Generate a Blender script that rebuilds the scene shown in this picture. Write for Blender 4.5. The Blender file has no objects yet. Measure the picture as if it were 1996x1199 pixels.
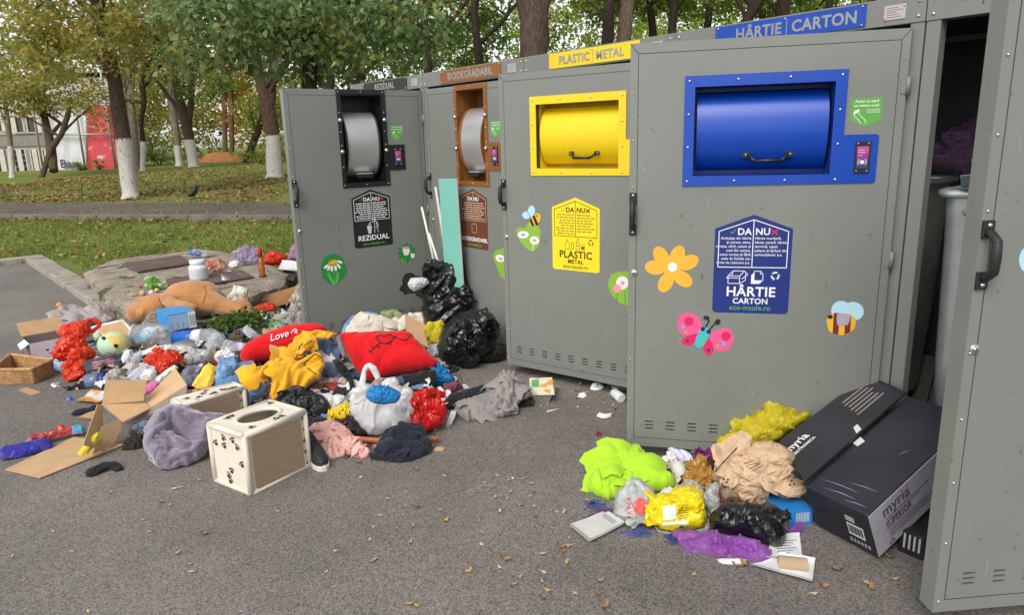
import bpy, bmesh, math, random
import numpy as np
from mathutils import Vector as V, Matrix, noise as MN
from mathutils.geometry import delaunay_2d_cdt as CDT
from mathutils.bvhtree import BVHTree
rad = math.radians
scene = bpy.context.scene
COL = scene.collection

# ------------------------------------------------------------------ camera, sky, sun, exposure
FOC, YAW, PITCH, ROLL = 1388.9, rad(141.18), rad(13.409), rad(-1.617)
CAM = V((5.003, -3.19, 1.583))
_w = V((math.cos(YAW)*math.cos(PITCH), math.sin(YAW)*math.cos(PITCH), -math.sin(PITCH)))
_r0 = _w.cross(V((0, 0, 1))).normalized(); _u0 = _r0.cross(_w)
_r = _r0*math.cos(ROLL) + _u0*math.sin(ROLL); _u = _u0*math.cos(ROLL) - _r0*math.sin(ROLL)
cd = bpy.data.cameras.new('camera'); cam = bpy.data.objects.new('camera', cd); COL.objects.link(cam)
cd.sensor_width = 36; cd.lens = FOC/1996*36; cd.clip_end = 1000; cd.clip_start = .05
cam.matrix_world = Matrix(((_r.x, _u.x, -_w.x, CAM.x), (_r.y, _u.y, -_w.y, CAM.y), (_r.z, _u.z, -_w.z, CAM.z), (0, 0, 0, 1)))
scene.camera = cam
world = bpy.data.worlds.new('World'); scene.world = world; world.use_nodes = True
wn = world.node_tree
SUN_EL, SUN_AZ = rad(46), rad(-64)            # azimuth of the direction TO the sun, from +X
sky = wn.nodes.new('ShaderNodeTexSky'); sky.sky_type = 'NISHITA'; sky.sun_disc = False
sky.sun_elevation = SUN_EL; sky.sun_rotation = rad(90) - SUN_AZ; sky.dust_density = 1; sky.air_density = 1; sky.ozone_density = 1
hs = wn.nodes.new('ShaderNodeHueSaturation'); hs.inputs['Saturation'].default_value = .22
bg = wn.nodes['Background']; bg.inputs['Strength'].default_value = .135
wn.links.new(sky.outputs[0], hs.inputs['Color']); wn.links.new(hs.outputs[0], bg.inputs['Color'])
sl = bpy.data.lights.new('sun', 'SUN'); sl.energy = 1.8; sl.angle = rad(35); sl.color = (1, .96, .9)
sun = bpy.data.objects.new('sun', sl); COL.objects.link(sun)
sd = V((math.cos(SUN_EL)*math.cos(SUN_AZ), math.cos(SUN_EL)*math.sin(SUN_AZ), math.sin(SUN_EL)))
sun.rotation_euler = sd.to_track_quat('Z', 'Y').to_euler(); sun.location = (0, 0, 30)
scene.view_settings.view_transform = 'Standard'; scene.view_settings.look = 'None'
scene.view_settings.exposure = 0.6; scene.view_settings.gamma = 1
scene.cycles.max_bounces = 8; scene.cycles.transparent_max_bounces = 12

# ------------------------------------------------------------------ measuring helpers (photo pixel -> place in the world)
def ray(x, y): return _w + _r*((x-998)/FOC) - _u*((y-600)/FOC)
def at(x, y, z=0.0):
    d = ray(x, y); return CAM + d*((z-CAM.z)/d.z)
def deep(x, y, t): return CAM + ray(x, y)*t
def proj(p):
    d = V(p)-CAM; z = d.dot(_w); return (998+FOC*d.dot(_r)/z, 600-FOC*d.dot(_u)/z)
def up(b, py):
    "point straight above ground point b that shows at photo row py"
    lo, hi = -1.0, 6.0
    for _ in range(40):
        m = (lo+hi)/2
        if proj((b.x, b.y, m))[1] > py: lo = m
        else: hi = m
    return V((b.x, b.y, lo))
PA, PD = V((-6.65, 1.51)), V((.821, .571)).normalized()
PN = V((-PD.y, PD.x))
def sdist(x, y): return (x-PA.x)*PN.x + (y-PA.y)*PN.y
def terr(x, y):
    s = sdist(x, y)
    def sm(a, b, t):
        t = min(1, max(0, (t-a)/(b-a))); return t*t*(3-2*t)
    z = .32*sm(-2.4, -.12, s) + (.08 if s > -.06 else 0) + .06*sm(2.4, 4, s) + .2*sm(3, 16, s) + .3*sm(16, 60, s)
    if s > 2.4 or s < -.1: z += .025*MN.noise(V((x*.6, y*.6, 1)))*sm(-2.4, -1, s)
    return z
def lawn(px, py):
    z = .3
    for _ in range(25):
        p = at(px, py, z); z = .5*z + .5*terr(p.x, p.y)
    return V((p.x, p.y, terr(p.x, p.y)))

# ------------------------------------------------------------------ materials
def lin(c):
    return tuple(((v/255)/12.92 if v/255 <= .04045 else ((v/255+.055)/1.055)**2.4) for v in c) + (1,)
MC = {}
def nt(m):
    m.use_nodes = True; t = m.node_tree; return t, t.nodes['Principled BSDF'], t.nodes['Material Output']
def M(name, c, rough=.6, metal=0, var=.12, vs=6, bump=0, bs=30, btype='FBM', transl=0, clear=0, spec=.5, sheen=0, dist=.004, c2=None, c2s=4, c2t=.55):
    if name in MC: return MC[name]
    m = bpy.data.materials.new(name); t, b, out = nt(m); N, L = t.nodes.new, t.links.new
    tc = N('ShaderNodeTexCoord'); nz = N('ShaderNodeTexNoise'); nz.inputs['Scale'].default_value = vs; nz.inputs['Detail'].default_value = 5
    L(tc.outputs['Object'], nz.inputs['Vector'])
    rp = N('ShaderNodeValToRGB'); c0 = lin(c)
    e = rp.color_ramp.elements; e[0].position = .3; e[1].position = .7
    e[0].color = tuple(v*(1-var) for v in c0[:3]) + (1,); e[1].color = tuple(min(1, v*(1+var)) for v in c0[:3]) + (1,)
    L(nz.outputs[0], rp.inputs[0]); colsock = rp.outputs[0]
    if c2:
        n2 = N('ShaderNodeTexNoise'); n2.inputs['Scale'].default_value = c2s; n2.inputs['Detail'].default_value = 4
        L(tc.outputs['Object'], n2.inputs['Vector'])
        r2 = N('ShaderNodeValToRGB'); r2.color_ramp.elements[0].position = c2t-.03; r2.color_ramp.elements[1].position = c2t+.03
        L(n2.outputs[0], r2.inputs[0]); mx = N('ShaderNodeMix'); mx.data_type = 'RGBA'
        L(r2.outputs[0], mx.inputs[0]); L(colsock, mx.inputs[6]); mx.inputs[7].default_value = lin(c2); colsock = mx.outputs[2]
    L(colsock, b.inputs['Base Color'])
    b.inputs['Roughness'].default_value = rough; b.inputs['Metallic'].default_value = metal
    b.inputs['Specular IOR Level'].default_value = spec
    if sheen: b.inputs['Sheen Weight'].default_value = sheen
    if bump:
        bn = N('ShaderNodeTexNoise'); bn.inputs['Scale'].default_value = bs; bn.inputs['Detail'].default_value = 6
        if btype == 'RIDGE': bn.noise_type = 'RIDGED_MULTIFRACTAL'; bn.inputs['Detail'].default_value = 4; bn.inputs['Offset'].default_value = .9; bn.inputs['Gain'].default_value = 2; bn.inputs['Distortion'].default_value = .6
        L(tc.outputs['Object'], bn.inputs['Vector'])
        bp = N('ShaderNodeBump'); bp.inputs['Strength'].default_value = bump; bp.inputs['Distance'].default_value = dist
        L(bn.outputs[0], bp.inputs['Height']); L(bp.outputs[0], b.inputs['Normal'])
    s = b.outputs[0]
    if transl:
        tr = N('ShaderNodeBsdfTranslucent'); L(colsock, tr.inputs[0]); mx = N('ShaderNodeMixShader'); mx.inputs[0].default_value = transl
        L(s, mx.inputs[1]); L(tr.outputs[0], mx.inputs[2]); s = mx.outputs[0]
    if clear:
        tp = N('ShaderNodeBsdfTransparent'); mx = N('ShaderNodeMixShader'); mx.inputs[0].default_value = clear
        L(s, mx.inputs[1]); L(tp.outputs[0], mx.inputs[2]); s = mx.outputs[0]
    L(s, out.inputs[0]); MC[name] = m; return m
MODE = {}
def cloth(name, c, **k):
    MODE[name] = 'c'
    d = dict(rough=.92, var=.14, vs=9, bump=.5, bs=90, spec=.2, sheen=.15, dist=.003); d.update(k); return M(name, c, **d)
def plastic(name, c, **k):
    d = dict(rough=.24, var=.1, vs=8, bump=.4, bs=14, btype='RIDGE', transl=.35, dist=.008); d.update(k); return M(name, c, **d)
def paint(name, c, **k):
    d = dict(rough=.45, var=.05, vs=3, bump=.05, bs=200); d.update(k); return M(name, c, **d)
def card(name, c, **k):
    d = dict(rough=.85, var=.08, vs=12, bump=.15, bs=60, spec=.25); d.update(k); return M(name, c, **d)

# ------------------------------------------------------------------ object plumbing
BASE = {}
def tagit(o, label=None, cat=None, group=None, kind=None):
    if label: o['label'] = label
    if cat: o['category'] = cat
    if group: o['group'] = group
    if kind: o['kind'] = kind
    return o
def empty(name, loc, label=None, cat=None, group=None, rz=0):
    o = bpy.data.objects.new(name, None); COL.objects.link(o); o.location = loc; o.rotation_euler = (0, 0, rz)
    o.empty_display_size = .1; BASE[o] = V(loc); return tagit(o, label, cat, group)
class MB:
    def __init__(s): s.v = []; s.f = []; s.m = []; s.s = []
    def add(s, vs, fs, mi=0, sm=False):
        k = len(s.v); s.v += [tuple(p) for p in vs]
        for f in fs: s.f.append([i+k for i in f]); s.m.append(mi); s.s.append(sm)
    def box(s, c, d, mi=0, rot=None):
        x, y, z = d[0]/2, d[1]/2, d[2]/2
        vs = [V((a*x, b*y, e*z)) for e in (-1, 1) for a, b in ((-1, -1), (1, -1), (1, 1), (-1, 1))]
        if rot is not None: vs = [rot @ p for p in vs]
        c = V(c); s.add([p+c for p in vs], [(0, 3, 2, 1), (4, 5, 6, 7), (0, 1, 5, 4), (1, 2, 6, 5), (2, 3, 7, 6), (3, 0, 4, 7)], mi)
    def prism(s, pts, ext, mi=0, side=None):
        n = len(pts); pts = [V(p) for p in pts]; ext = V(ext); k = side if side is not None else mi
        nrm = V((0, 0, 0))
        for i in range(n): nrm += pts[i].cross(pts[(i+1) % n])
        if nrm.dot(ext) < 0: pts = pts[::-1]
        s.add(pts + [p+ext for p in pts], [], mi); b = len(s.v)-2*n
        s.f.append([b+i for i in reversed(range(n))]); s.m.append(mi); s.s.append(False)
        s.f.append([b+n+i for i in range(n)]); s.m.append(mi); s.s.append(False)
        for i in range(n):
            j = (i+1) % n; s.f.append([b+i, b+j, b+n+j, b+n+i]); s.m.append(k); s.s.append(False)
    def quad(s, pts, th=.004, mi=0, side=None):
        a, b, c = V(pts[0]), V(pts[1]), V(pts[2]); n = (b-a).cross(c-a).normalized(); s.prism([V(p)-n*th/2 for p in pts], n*th, mi, side)
    def tube(s, pts, rs, n=10, mi=0, caps=True, jit=0, seed=0):
        pts = [V(p) for p in pts]
        if not hasattr(rs, '__len__'): rs = [rs]*len(pts)
        k = len(s.v); prev = None
        for i, p in enumerate(pts):
            d = (pts[min(i+1, len(pts)-1)]-pts[max(i-1, 0)]).normalized()
            a = (prev if prev is not None else (V((0, 0, 1)) if abs(d.z) < .8 else V((1, 0, 0))))
            x = (a - d*a.dot(d)).normalized(); y = d.cross(x); prev = x
            for j in range(n):
                t = 2*math.pi*j/n; r = rs[i]
                if jit: r *= 1+jit*MN.noise(V((math.cos(t)*2+seed, math.sin(t)*2, i*.45)))
                s.v.append(tuple(p+x*math.cos(t)*r+y*math.sin(t)*r))
        for i in range(len(pts)-1):
            for j in range(n):
                q = (j+1) % n; s.f.append([k+i*n+j, k+i*n+q, k+(i+1)*n+q, k+(i+1)*n+j]); s.m.append(mi); s.s.append(True)
        if caps:
            s.f.append([k+j for j in reversed(range(n))]); s.m.append(mi); s.s.append(False)
            s.f.append([k+(len(pts)-1)*n+j for j in range(n)]); s.m.append(mi); s.s.append(False)
    def lathe(s, o, ax, prof, n=24, mi=0):
        "prof = [(distance along axis, radius)]"
        o = V(o); ax = V(ax).normalized(); s.tube([o+ax*h for h, r in prof], [max(r, .0004) for h, r in prof], n, mi)
    def sph(s, c, r, mi=0, nu=12, nv=8, sq=(1, 1, 1), rot=None):
        c = V(c); vs = []; fs = []
        for i in range(nv+1):
            a = math.pi*i/nv
            for j in range(nu):
                t = 2*math.pi*j/nu; p = V((r*math.sin(a)*math.cos(t)*sq[0], r*math.sin(a)*math.sin(t)*sq[1], r*math.cos(a)*sq[2]))
                vs.append(c+(rot @ p if rot is not None else p))
        for i in range(nv):
            for j in range(nu): fs.append((i*nu+j, (i+1)*nu+j, (i+1)*nu+(j+1) % nu, i*nu+(j+1) % nu))
        s.add(vs, fs, mi, True)
    def text(s, body, size, o, X, Y, th=.0012, mi=0, align='CENTER', bold=.012, sx=1.0):
        "lettering standing on the plane (o, X, Y)"
        o, X, Y = V(o), V(X).normalized(), V(Y).normalized(); Z = X.cross(Y)
        vs, fs = textmesh(body, align, bold)
        s.add([o + X*(p[0]*size*sx) + Y*(p[1]*size) + Z*(th if p[2] > 0 else 0) for p in vs], fs, mi)
    def build(s, name, mats, parent=None, loc=None, local=False, bevel=0, merge=False, bseg=2):
        me = bpy.data.meshes.new(name)
        base = V((0, 0, 0)) if local else (BASE[parent] if parent is not None and loc is None else (V(loc) if loc is not None else V((0, 0, 0))))
        me.from_pydata([tuple(V(p)-base) for p in s.v], [], s.f)
        mats = mats if isinstance(mats, (list, tuple)) else [mats]
        for m in mats: me.materials.append(m)
        me.polygons.foreach_set('material_index', s.m); me.polygons.foreach_set('use_smooth', s.s); me.update()
        o = bpy.data.objects.new(name, me); COL.objects.link(o); BASE[o] = base
        if parent is not None: o.parent = parent
        elif not local: o.location = base
        if bevel:
            bv = o.modifiers.new('bevel', 'BEVEL'); bv.width = bevel; bv.segments = bseg; bv.limit_method = 'ANGLE'; bv.angle_limit = rad(40)
        return o
TXT = {}
def textmesh(body, align, bold):
    k = (body, align, bold)
    if k not in TXT:
        c = bpy.data.curves.new('lettering', 'FONT'); c.body = body; c.align_x = align; c.extrude = .5; c.offset = bold; c.resolution_u = 3; c.space_character = 1.0+bold*2.2
        o = bpy.data.objects.new('lettering', c); COL.objects.link(o); bpy.context.view_layer.update()
        me = bpy.data.meshes.new_from_object(o.evaluated_get(bpy.context.evaluated_depsgraph_get()))
        TXT[k] = ([tuple(v.co) for v in me.vertices], [list(p.vertices) for p in me.polygons])
        bpy.data.objects.remove(o); bpy.data.curves.remove(c); bpy.data.meshes.remove(me)
    return TXT[k]

# ------------------------------------------------------------------ soft things: an outline given its own place, lean, thickness and folds
def spline(pts, step, sharp=False):
    pts = [V(p) for p in pts]; n = len(pts); out = []
    for i in range(n):
        p0, p1, p2, p3 = pts[i-1], pts[i], pts[(i+1) % n], pts[(i+2) % n]
        k = max(1, int((p2-p1).length/step))
        for j in range(k):
            t = j/k
            if sharp: out.append(p1.lerp(p2, t))
            else:
                a = .5*(2*p1+(p2-p0)*t+(2*p0-5*p1+4*p2-p3)*t*t+(3*p1-p0-3*p2+p3)*t**3); out.append(a.lerp(p1.lerp(p2, t), .55))
    return out
def fold_at(u, v, freq, ang, an, seed, crisp, mode='p'):
    freq *= 1.6; a0 = ang + 1.2*MN.noise(V((u*freq*.25+seed, v*freq*.25, 7.7)))
    w1 = MN.noise(V((u*freq*.5+seed, v*freq*.5, seed*1.7))); w2 = MN.noise(V((u*freq*.5+9, v*freq*.5+seed, 3.1))); tot = 0
    oc = ((1, .66, 0, an*.75), (2.1, .3, .45, an)) if mode == 'c' else ((.8, .55, 0, an), (1.7, .34, .8, an*.8), (3.4, .2, .35, .16))
    for k, (f, w, da, sq) in enumerate(oc):
        c, s = math.cos(a0+da), math.sin(a0+da); n = MN.noise(V(((u*c+v*s)*freq*f*sq+w1*.9, (-u*s+v*c)*freq*f+w2*.9, seed+k*5.3)))
        if mode == 'c': tot += w*(2.1*math.sqrt(min(1, abs(n)*1.6))-1.15)
        else: tot += w*(crisp*(1-2.8*abs(n)) + (1-crisp)*1.25*n)
    return tot
def soft_mesh(mb, px, lean=25, T=.06, fold=.02, freq=9, ang=0, an=.45, crisp=.6, seed=0, res=None, z0=0, base=None, prof=None, sharp=False, back=1.0, edge=.5, mi=0, dy=0, mode='p', flaps=None, smooth=False):
    xs = [p[0] for p in px]; ys = [p[1] for p in px]
    bx, by = base if base else (sum(xs)/len(xs), max(ys))
    A = at(bx, by, z0); d0 = (A-CAM); dist = d0.length
    B = V((d0.x, d0.y, 0)).normalized(); A = A + B*dy; U = V((B.y, -B.x, 0)); l = rad(lean)
    W = V((0, 0, 1))*math.cos(l)+B*math.sin(l); N = V((0, 0, 1))*math.sin(l)-B*math.cos(l)
    res = res or max(.0065, dist*.0019)*(1.75 if mode == 'p' and not smooth else 1)
    if prof is None: T *= .6 if mode == 'c' else .7; prof = 'pillow'
    ol = []
    for x, y in px:
        d = ray(x, y); t = (A-CAM).dot(N)/d.dot(N); q = CAM+d*t-A; ol.append((q.dot(U), q.dot(W)))
    ol = spline(ol, res*1.3, sharp)
    ol = [p + V((MN.noise(V((p.x*26, p.y*26, seed)))+.5*MN.noise(V((p.x*70, p.y*70, seed))), MN.noise(V((p.x*26+7, p.y*26, seed+2)))+.5*MN.noise(V((p.x*70, p.y*70, seed+3)))))*fold*.3 for p in ol]
    P = np.array([tuple(p) for p in ol]); Q = np.roll(P, -1, 0)
    mn, mx = P.min(0), P.max(0)
    gx, gy = np.meshgrid(np.arange(mn[0], mx[0], res), np.arange(mn[1], mx[1], res)); G = np.stack([gx.ravel(), gy.ravel()], 1)
    G += np.random.default_rng(seed).uniform(-.25, .25, G.shape)*res
    ins = np.zeros(len(G), bool)
    for a, b in zip(P, Q):
        cnd = (a[1] > G[:, 1]) != (b[1] > G[:, 1]); dy = b[1]-a[1]
        with np.errstate(all='ignore'): xx = a[0]+(G[:, 1]-a[1])*(b[0]-a[0])/(dy if dy else 1e-9)
        ins ^= cnd & (G[:, 0] < xx)
    def dist_edge(X):
        D = np.full(len(X), 1e9)
        for a, b in zip(P, Q):
            e = b-a; L = e@e+1e-12; t = np.clip((X-a)@e/L, 0, 1); D = np.minimum(D, np.hypot(*(X-a-t[:, None]*e).T))
        return D
    G = G[ins]; D = dist_edge(G) if len(G) else np.zeros(0); k = D > res*.55; G, D = G[k], D[k]
    n = len(P); allp = [V(p) for p in P]+[V(p) for p in G]
    r = CDT(allp, [], [list(range(n))], 2, 1e-7)
    vs, fs = r[0], r[2]
    X = np.array([tuple(p) for p in vs]); Dd = dist_edge(X); Dd[Dd < 1e-6] = 0
    R = max(T*1.15, 1e-3); onb = Dd < 1e-5
    q = np.clip(Dd/R, 0, 1); pr = np.sqrt(np.maximum(0, 1-(1-q)**2))
    Rm = max(Dd.max(), 1e-6)
    if prof == 'dome': pr = np.sqrt(np.maximum(0, 1-(1-np.clip(Dd/Rm, 0, 1))**2))
    if prof == 'dish':
        h = np.clip(Dd/Rm, 0, 1); pr = np.clip(np.sin(np.clip(h/.35, 0, 1)*math.pi*.5), 0, 1)-1.3*np.clip((h-.3)/.7, 0, 1)
    top, bot, idx = [], [], []
    fr = []
    for i, p in enumerate(vs):
        fa = min(1, Dd[i]/(R*.8))*(1-edge)+edge*min(1, Dd[i]/(res*2)) if not onb[i] else 0
        fr.append(fold*fa*fold_at(p.x, p.y, freq, ang, an, seed, crisp, mode) if fa else 0)
    m = len(vs); zmin = z0+.003
    for i, p in enumerate(vs):
        q = A+U*p.x+W*p.y+N*(T*pr[i]+fr[i]+.002); q.z = max(q.z, zmin+.002*(1+.5*math.sin(i))) ; top.append(q)
    for i, p in enumerate(vs):
        q = A+U*p.x+W*p.y-N*(T*abs(pr[i])*back+.003-fr[i]*.3); q.z = max(q.z, zmin-.002); bot.append(q)
    F = []
    for f in fs:
        f = list(f); a, b, c = [vs[i] for i in f[:3]]
        if (b-a).cross(c-a) < 0: f = f[::-1]
        F.append(f)
    # merge boundary: bottom uses the same vertex on the rim
    ids = [i if onb[i] else m+i for i in range(m)]
    mb.add(top+bot, F+[[ids[i] for i in f][::-1] for f in F], mi, mode == 'c' or smooth)
    if flaps is None: flaps = 7 if mode == 'p' else 4
    rf = random.Random(seed*7+1); cand = [i for i in range(m) if Dd[i] > (.3*Rm if mode == 'c' else res*1.5)]; ext = min(mx[0]-mn[0], mx[1]-mn[1])
    for k in range(flaps if cand and T*fold > 1e-5 else 0):
        c = vs[rf.choice(cand)]; i0 = min(range(0, m, 3), key=lambda i: (vs[i]-c).length_squared); hw = min(.12, ext*rf.uniform(.14, .3)); hh = min(.1, ext*rf.uniform(.1, .24)); a = rf.uniform(0, 6.3); g = 8; ca, sa = math.cos(a), math.sin(a); tl = rf.gauss(0, .35); tm = rf.gauss(0, .35); pts = []; sd = seed+k*3.1; am = min(hw, hh)*(.55 if mode == 'p' else .3)
        for i in range(g):
            for j in range(g):
                u, v = 2*i/(g-1)-1, 2*j/(g-1)-1; q = V((u*1.4+sd, v*1.4, sd)); x = u*hw*(1+.5*MN.noise(q)); y = v*hh*(1+.5*MN.noise(q+V((5, 0, 0)))); n_ = MN.noise(q*(1.1 if mode == 'p' else .8)+V((0, 9, 0))); z = am*((.6-1.9*abs(n_)) if mode == 'p' else 1.2*(math.sqrt(abs(n_))-.5)) + tl*x + tm*y - .45*(x*x+y*y)/max(hw, hh)
                w = top[i0]+U*(x*ca-y*sa)+W*(x*sa+y*ca)+N*(z+T*.12+.006); w.z = max(w.z, zmin+.002); pts.append(w)
        mb.add(pts, [(i*g+j, (i+1)*g+j, (i+1)*g+j+1, i*g+j+1) for i in range(g-1) for j in range(g-1)], mi, mode == 'c' or smooth)
    return A
def soft(name, label, cat, px, mat, group=None, parent=None, **k):
    "one soft thing; px is one outline or a list of (outline, overrides)"
    k.setdefault('mode', MODE.get(mat.name, 'p'))
    mb = MB(); parts = px if isinstance(px[0][0], (list, tuple)) else [(px, {})]
    loc = None
    for ol, ov in parts:
        kk = dict(k); kk.update(ov); A = soft_mesh(mb, ol, **kk); loc = loc or A
    o = mb.build(name, mat, parent, None if parent is not None else loc)
    if parent is None: tagit(o, label, cat, group)
    return o
def bvh(o):
    b = BASE[o]; me = o.data
    return BVHTree.FromPolygons([v.co+b for v in me.vertices], [list(p.vertices) for p in me.polygons])
def drape_poly(mb, tree, px, mi=0, lift=.003, step=6, sharp=True):
    ol = spline(px, step, sharp); P = np.array([tuple(p) for p in ol]); mn, mx = P.min(0), P.max(0); pts = list(ol)
    Q = np.roll(P, -1, 0)
    for x in np.arange(mn[0]+step/2, mx[0], step):
        for y in np.arange(mn[1]+step/2, mx[1], step):
            c = False
            for a, b in zip(P, Q):
                if (a[1] > y) != (b[1] > y) and x < a[0]+(y-a[1])*(b[0]-a[0])/(b[1]-a[1]): c = not c
            if c: pts.append(V((x, y)))
    r = CDT(pts, [], [list(range(len(ol)))], 2, 1e-6); vs = []; ok = []
    for p in r[0]:
        d = ray(p.x, p.y).normalized(); h, nn, i, ds = tree.ray_cast(CAM, d)
        ok.append(h is not None); vs.append((h - d*lift) if h is not None else CAM)
    mb.add(vs, [list(f) for f in r[2] if all(ok[i] for i in f)], mi, True)
def drape_line(mb, tree, px, wpx=2.5, mi=0, lift=.004):
    for a, b in zip(px, px[1:]):
        a, b = V(a), V(b); n = max(1, int((b-a).length/5)); d = (b-a).normalized(); s = V((-d.y, d.x))*wpx/2
        for i in range(n): p, q = a.lerp(b, i/n)-d*.3, a.lerp(b, (i+1)/n)+d*.3; drape_poly(mb, tree, [p-s, q-s, q+s, p+s], mi, lift, 50)
def drape_text(mb, tree, body, o, X, size, mi=0, lift=.004, bold=.01, slant=.25):
    "lettering sewn or printed on a soft surface; X = photo direction of the baseline"
    vs, fs = textmesh(body, 'CENTER', bold); X = V(X).normalized(); Y = V((X.y, -X.x)); vv = []; ok = []
    for p in vs:
        q = V(o)+X*((p[0]+slant*p[1])*size)+Y*(p[1]*size); d = ray(q.x, q.y).normalized(); h, nn, i, ds = tree.ray_cast(CAM, d)
        ok.append(h is not None); vv.append(h-d*(lift if p[2] > 0 else lift*.4) if h is not None else CAM)
    mb.add(vv, [f for f in fs if all(ok[i] for i in f)], mi, False)
def ell(cx, cy, rx, ry, rot=0, n=20):
    c, s = math.cos(rot), math.sin(rot)
    return [(cx+rx*math.cos(t)*c-ry*math.sin(t)*s, cy+rx*math.cos(t)*s+ry*math.sin(t)*c) for t in [2*math.pi*i/n for i in range(n)]]

# ================================================================== THE SETTING
def ground_mat():
    m = bpy.data.materials.new('lawn_soil'); t, b, out = nt(m); N, L = t.nodes.new, t.links.new
    tc = N('ShaderNodeTexCoord'); a = N('ShaderNodeTexNoise'); a.inputs['Scale'].default_value = 1.1; a.inputs['Detail'].default_value = 6; a.inputs['Roughness'].default_value = .7
    f = N('ShaderNodeTexNoise'); f.inputs['Scale'].default_value = 28; f.inputs['Detail'].default_value = 6; f.inputs['Roughness'].default_value = .8
    L(tc.outputs['Object'], a.inputs[0]); L(tc.outputs['Object'], f.inputs[0])
    md = N('ShaderNodeMath'); md.operation = 'MULTIPLY_ADD'; md.inputs[1].default_value = .55; L(f.outputs[0], md.inputs[0])
    m2 = N('ShaderNodeMath'); m2.operation = 'MULTIPLY'; m2.inputs[1].default_value = .5; L(a.outputs[0], m2.inputs[0]); L(m2.outputs[0], md.inputs[2])
    r = N('ShaderNodeValToRGB'); e = r.color_ramp.elements
    e[0].position = .36; e[0].color = lin((74, 88, 42)); e[1].position = .72; e[1].color = lin((160, 134, 94))
    k = e.new(.5); k.color = lin((108, 124, 58)); k = e.new(.6); k.color = lin((130, 128, 72))
    L(md.outputs[0], r.inputs[0]); L(r.outputs[0], b.inputs['Base Color']); b.inputs['Roughness'].default_value = 1; b.inputs['Specular IOR Level'].default_value = .1
    bp = N('ShaderNodeBump'); bp.inputs['Strength'].default_value = .8; bp.inputs['Distance'].default_value = .03; L(f.outputs[0], bp.inputs['Height']); L(bp.outputs[0], b.inputs['Normal'])
    return m
def asphalt_mat(name, lo, hi, sc=150):
    m = bpy.data.materials.new(name); t, b, out = nt(m); N, L = t.nodes.new, t.links.new
    tc = N('ShaderNodeTexCoord')
    vo = N('ShaderNodeTexVoronoi'); vo.inputs['Scale'].default_value = sc; L(tc.outputs['Object'], vo.inputs['Vector'])
    sep = N('ShaderNodeSeparateColor'); L(vo.outputs['Color'], sep.inputs[0])
    v2 = N('ShaderNodeTexVoronoi'); v2.inputs['Scale'].default_value = sc*.42; L(tc.outputs['Object'], v2.inputs['Vector'])
    s2 = N('ShaderNodeSeparateColor'); L(v2.outputs['Color'], s2.inputs[0])
    fine = N('ShaderNodeTexNoise'); fine.inputs['Scale'].default_value = sc*.55; fine.inputs['Detail'].default_value = 8; fine.inputs['Roughness'].default_value = .85; L(tc.outputs['Object'], fine.inputs[0])
    big = N('ShaderNodeTexNoise'); big.inputs['Scale'].default_value = .9; big.inputs['Detail'].default_value = 7; big.inputs['Roughness'].default_value = .65; L(tc.outputs['Object'], big.inputs[0])
    mx = N('ShaderNodeMath'); mx.operation = 'MULTIPLY_ADD'; mx.inputs[1].default_value = .34; L(sep.outputs[0], mx.inputs[0])
    my = N('ShaderNodeMath'); my.operation = 'MULTIPLY_ADD'; my.inputs[1].default_value = .66; L(fine.outputs[0], my.inputs[0]); my.inputs[2].default_value = -.02; L(my.outputs[0], mx.inputs[2])
    r = N('ShaderNodeValToRGB'); e = r.color_ramp.elements; e[0].position = .28; e[0].color = lin(lo); e[1].position = .72; e[1].color = lin(hi)
    L(mx.outputs[0], r.inputs[0])
    # a few pale and rusty stones
    st = N('ShaderNodeMath'); st.operation = 'GREATER_THAN'; st.inputs[1].default_value = .955; L(s2.outputs[1], st.inputs[0])
    cr = N('ShaderNodeValToRGB'); cr.color_ramp.elements[0].color = lin((150, 140, 126)); cr.color_ramp.elements[1].color = lin((138, 118, 100)); L(s2.outputs[2], cr.inputs[0])
    dsm = N('ShaderNodeMath'); dsm.operation = 'LESS_THAN'; dsm.inputs[1].default_value = .42; L(v2.outputs['Distance'], dsm.inputs[0])
    mm = N('ShaderNodeMath'); mm.operation = 'MULTIPLY'; L(st.outputs[0], mm.inputs[0]); L(dsm.outputs[0], mm.inputs[1])
    c1 = N('ShaderNodeMix'); c1.data_type = 'RGBA'; L(mm.outputs[0], c1.inputs[0]); L(r.outputs[0], c1.inputs[6]); L(cr.outputs[0], c1.inputs[7])
    # worn, dusty and damp patches
    br = N('ShaderNodeValToRGB'); br.color_ramp.elements[0].position = .36; br.color_ramp.elements[0].color = (.76, .745, .73, 1); br.color_ramp.elements[1].position = .68; br.color_ramp.elements[1].color = (1.14, 1.12, 1.08, 1)
    L(big.outputs[0], br.inputs[0]); c2 = N('ShaderNodeMix'); c2.data_type = 'RGBA'; c2.blend_type = 'MULTIPLY'; c2.inputs[0].default_value = 1
    L(c1.outputs[2], c2.inputs[6]); L(br.outputs[0], c2.inputs[7]); L(c2.outputs[2], b.inputs['Base Color'])
    b.inputs['Roughness'].default_value = .8; b.inputs['Specular IOR Level'].default_value = .35
    bp = N('ShaderNodeBump'); bp.inputs['Strength'].default_value = .9; bp.inputs['Distance'].default_value = .006; L(mx.outputs[0], bp.inputs['Height']); L(bp.outputs[0], b.inputs['Normal'])
    return m
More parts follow.
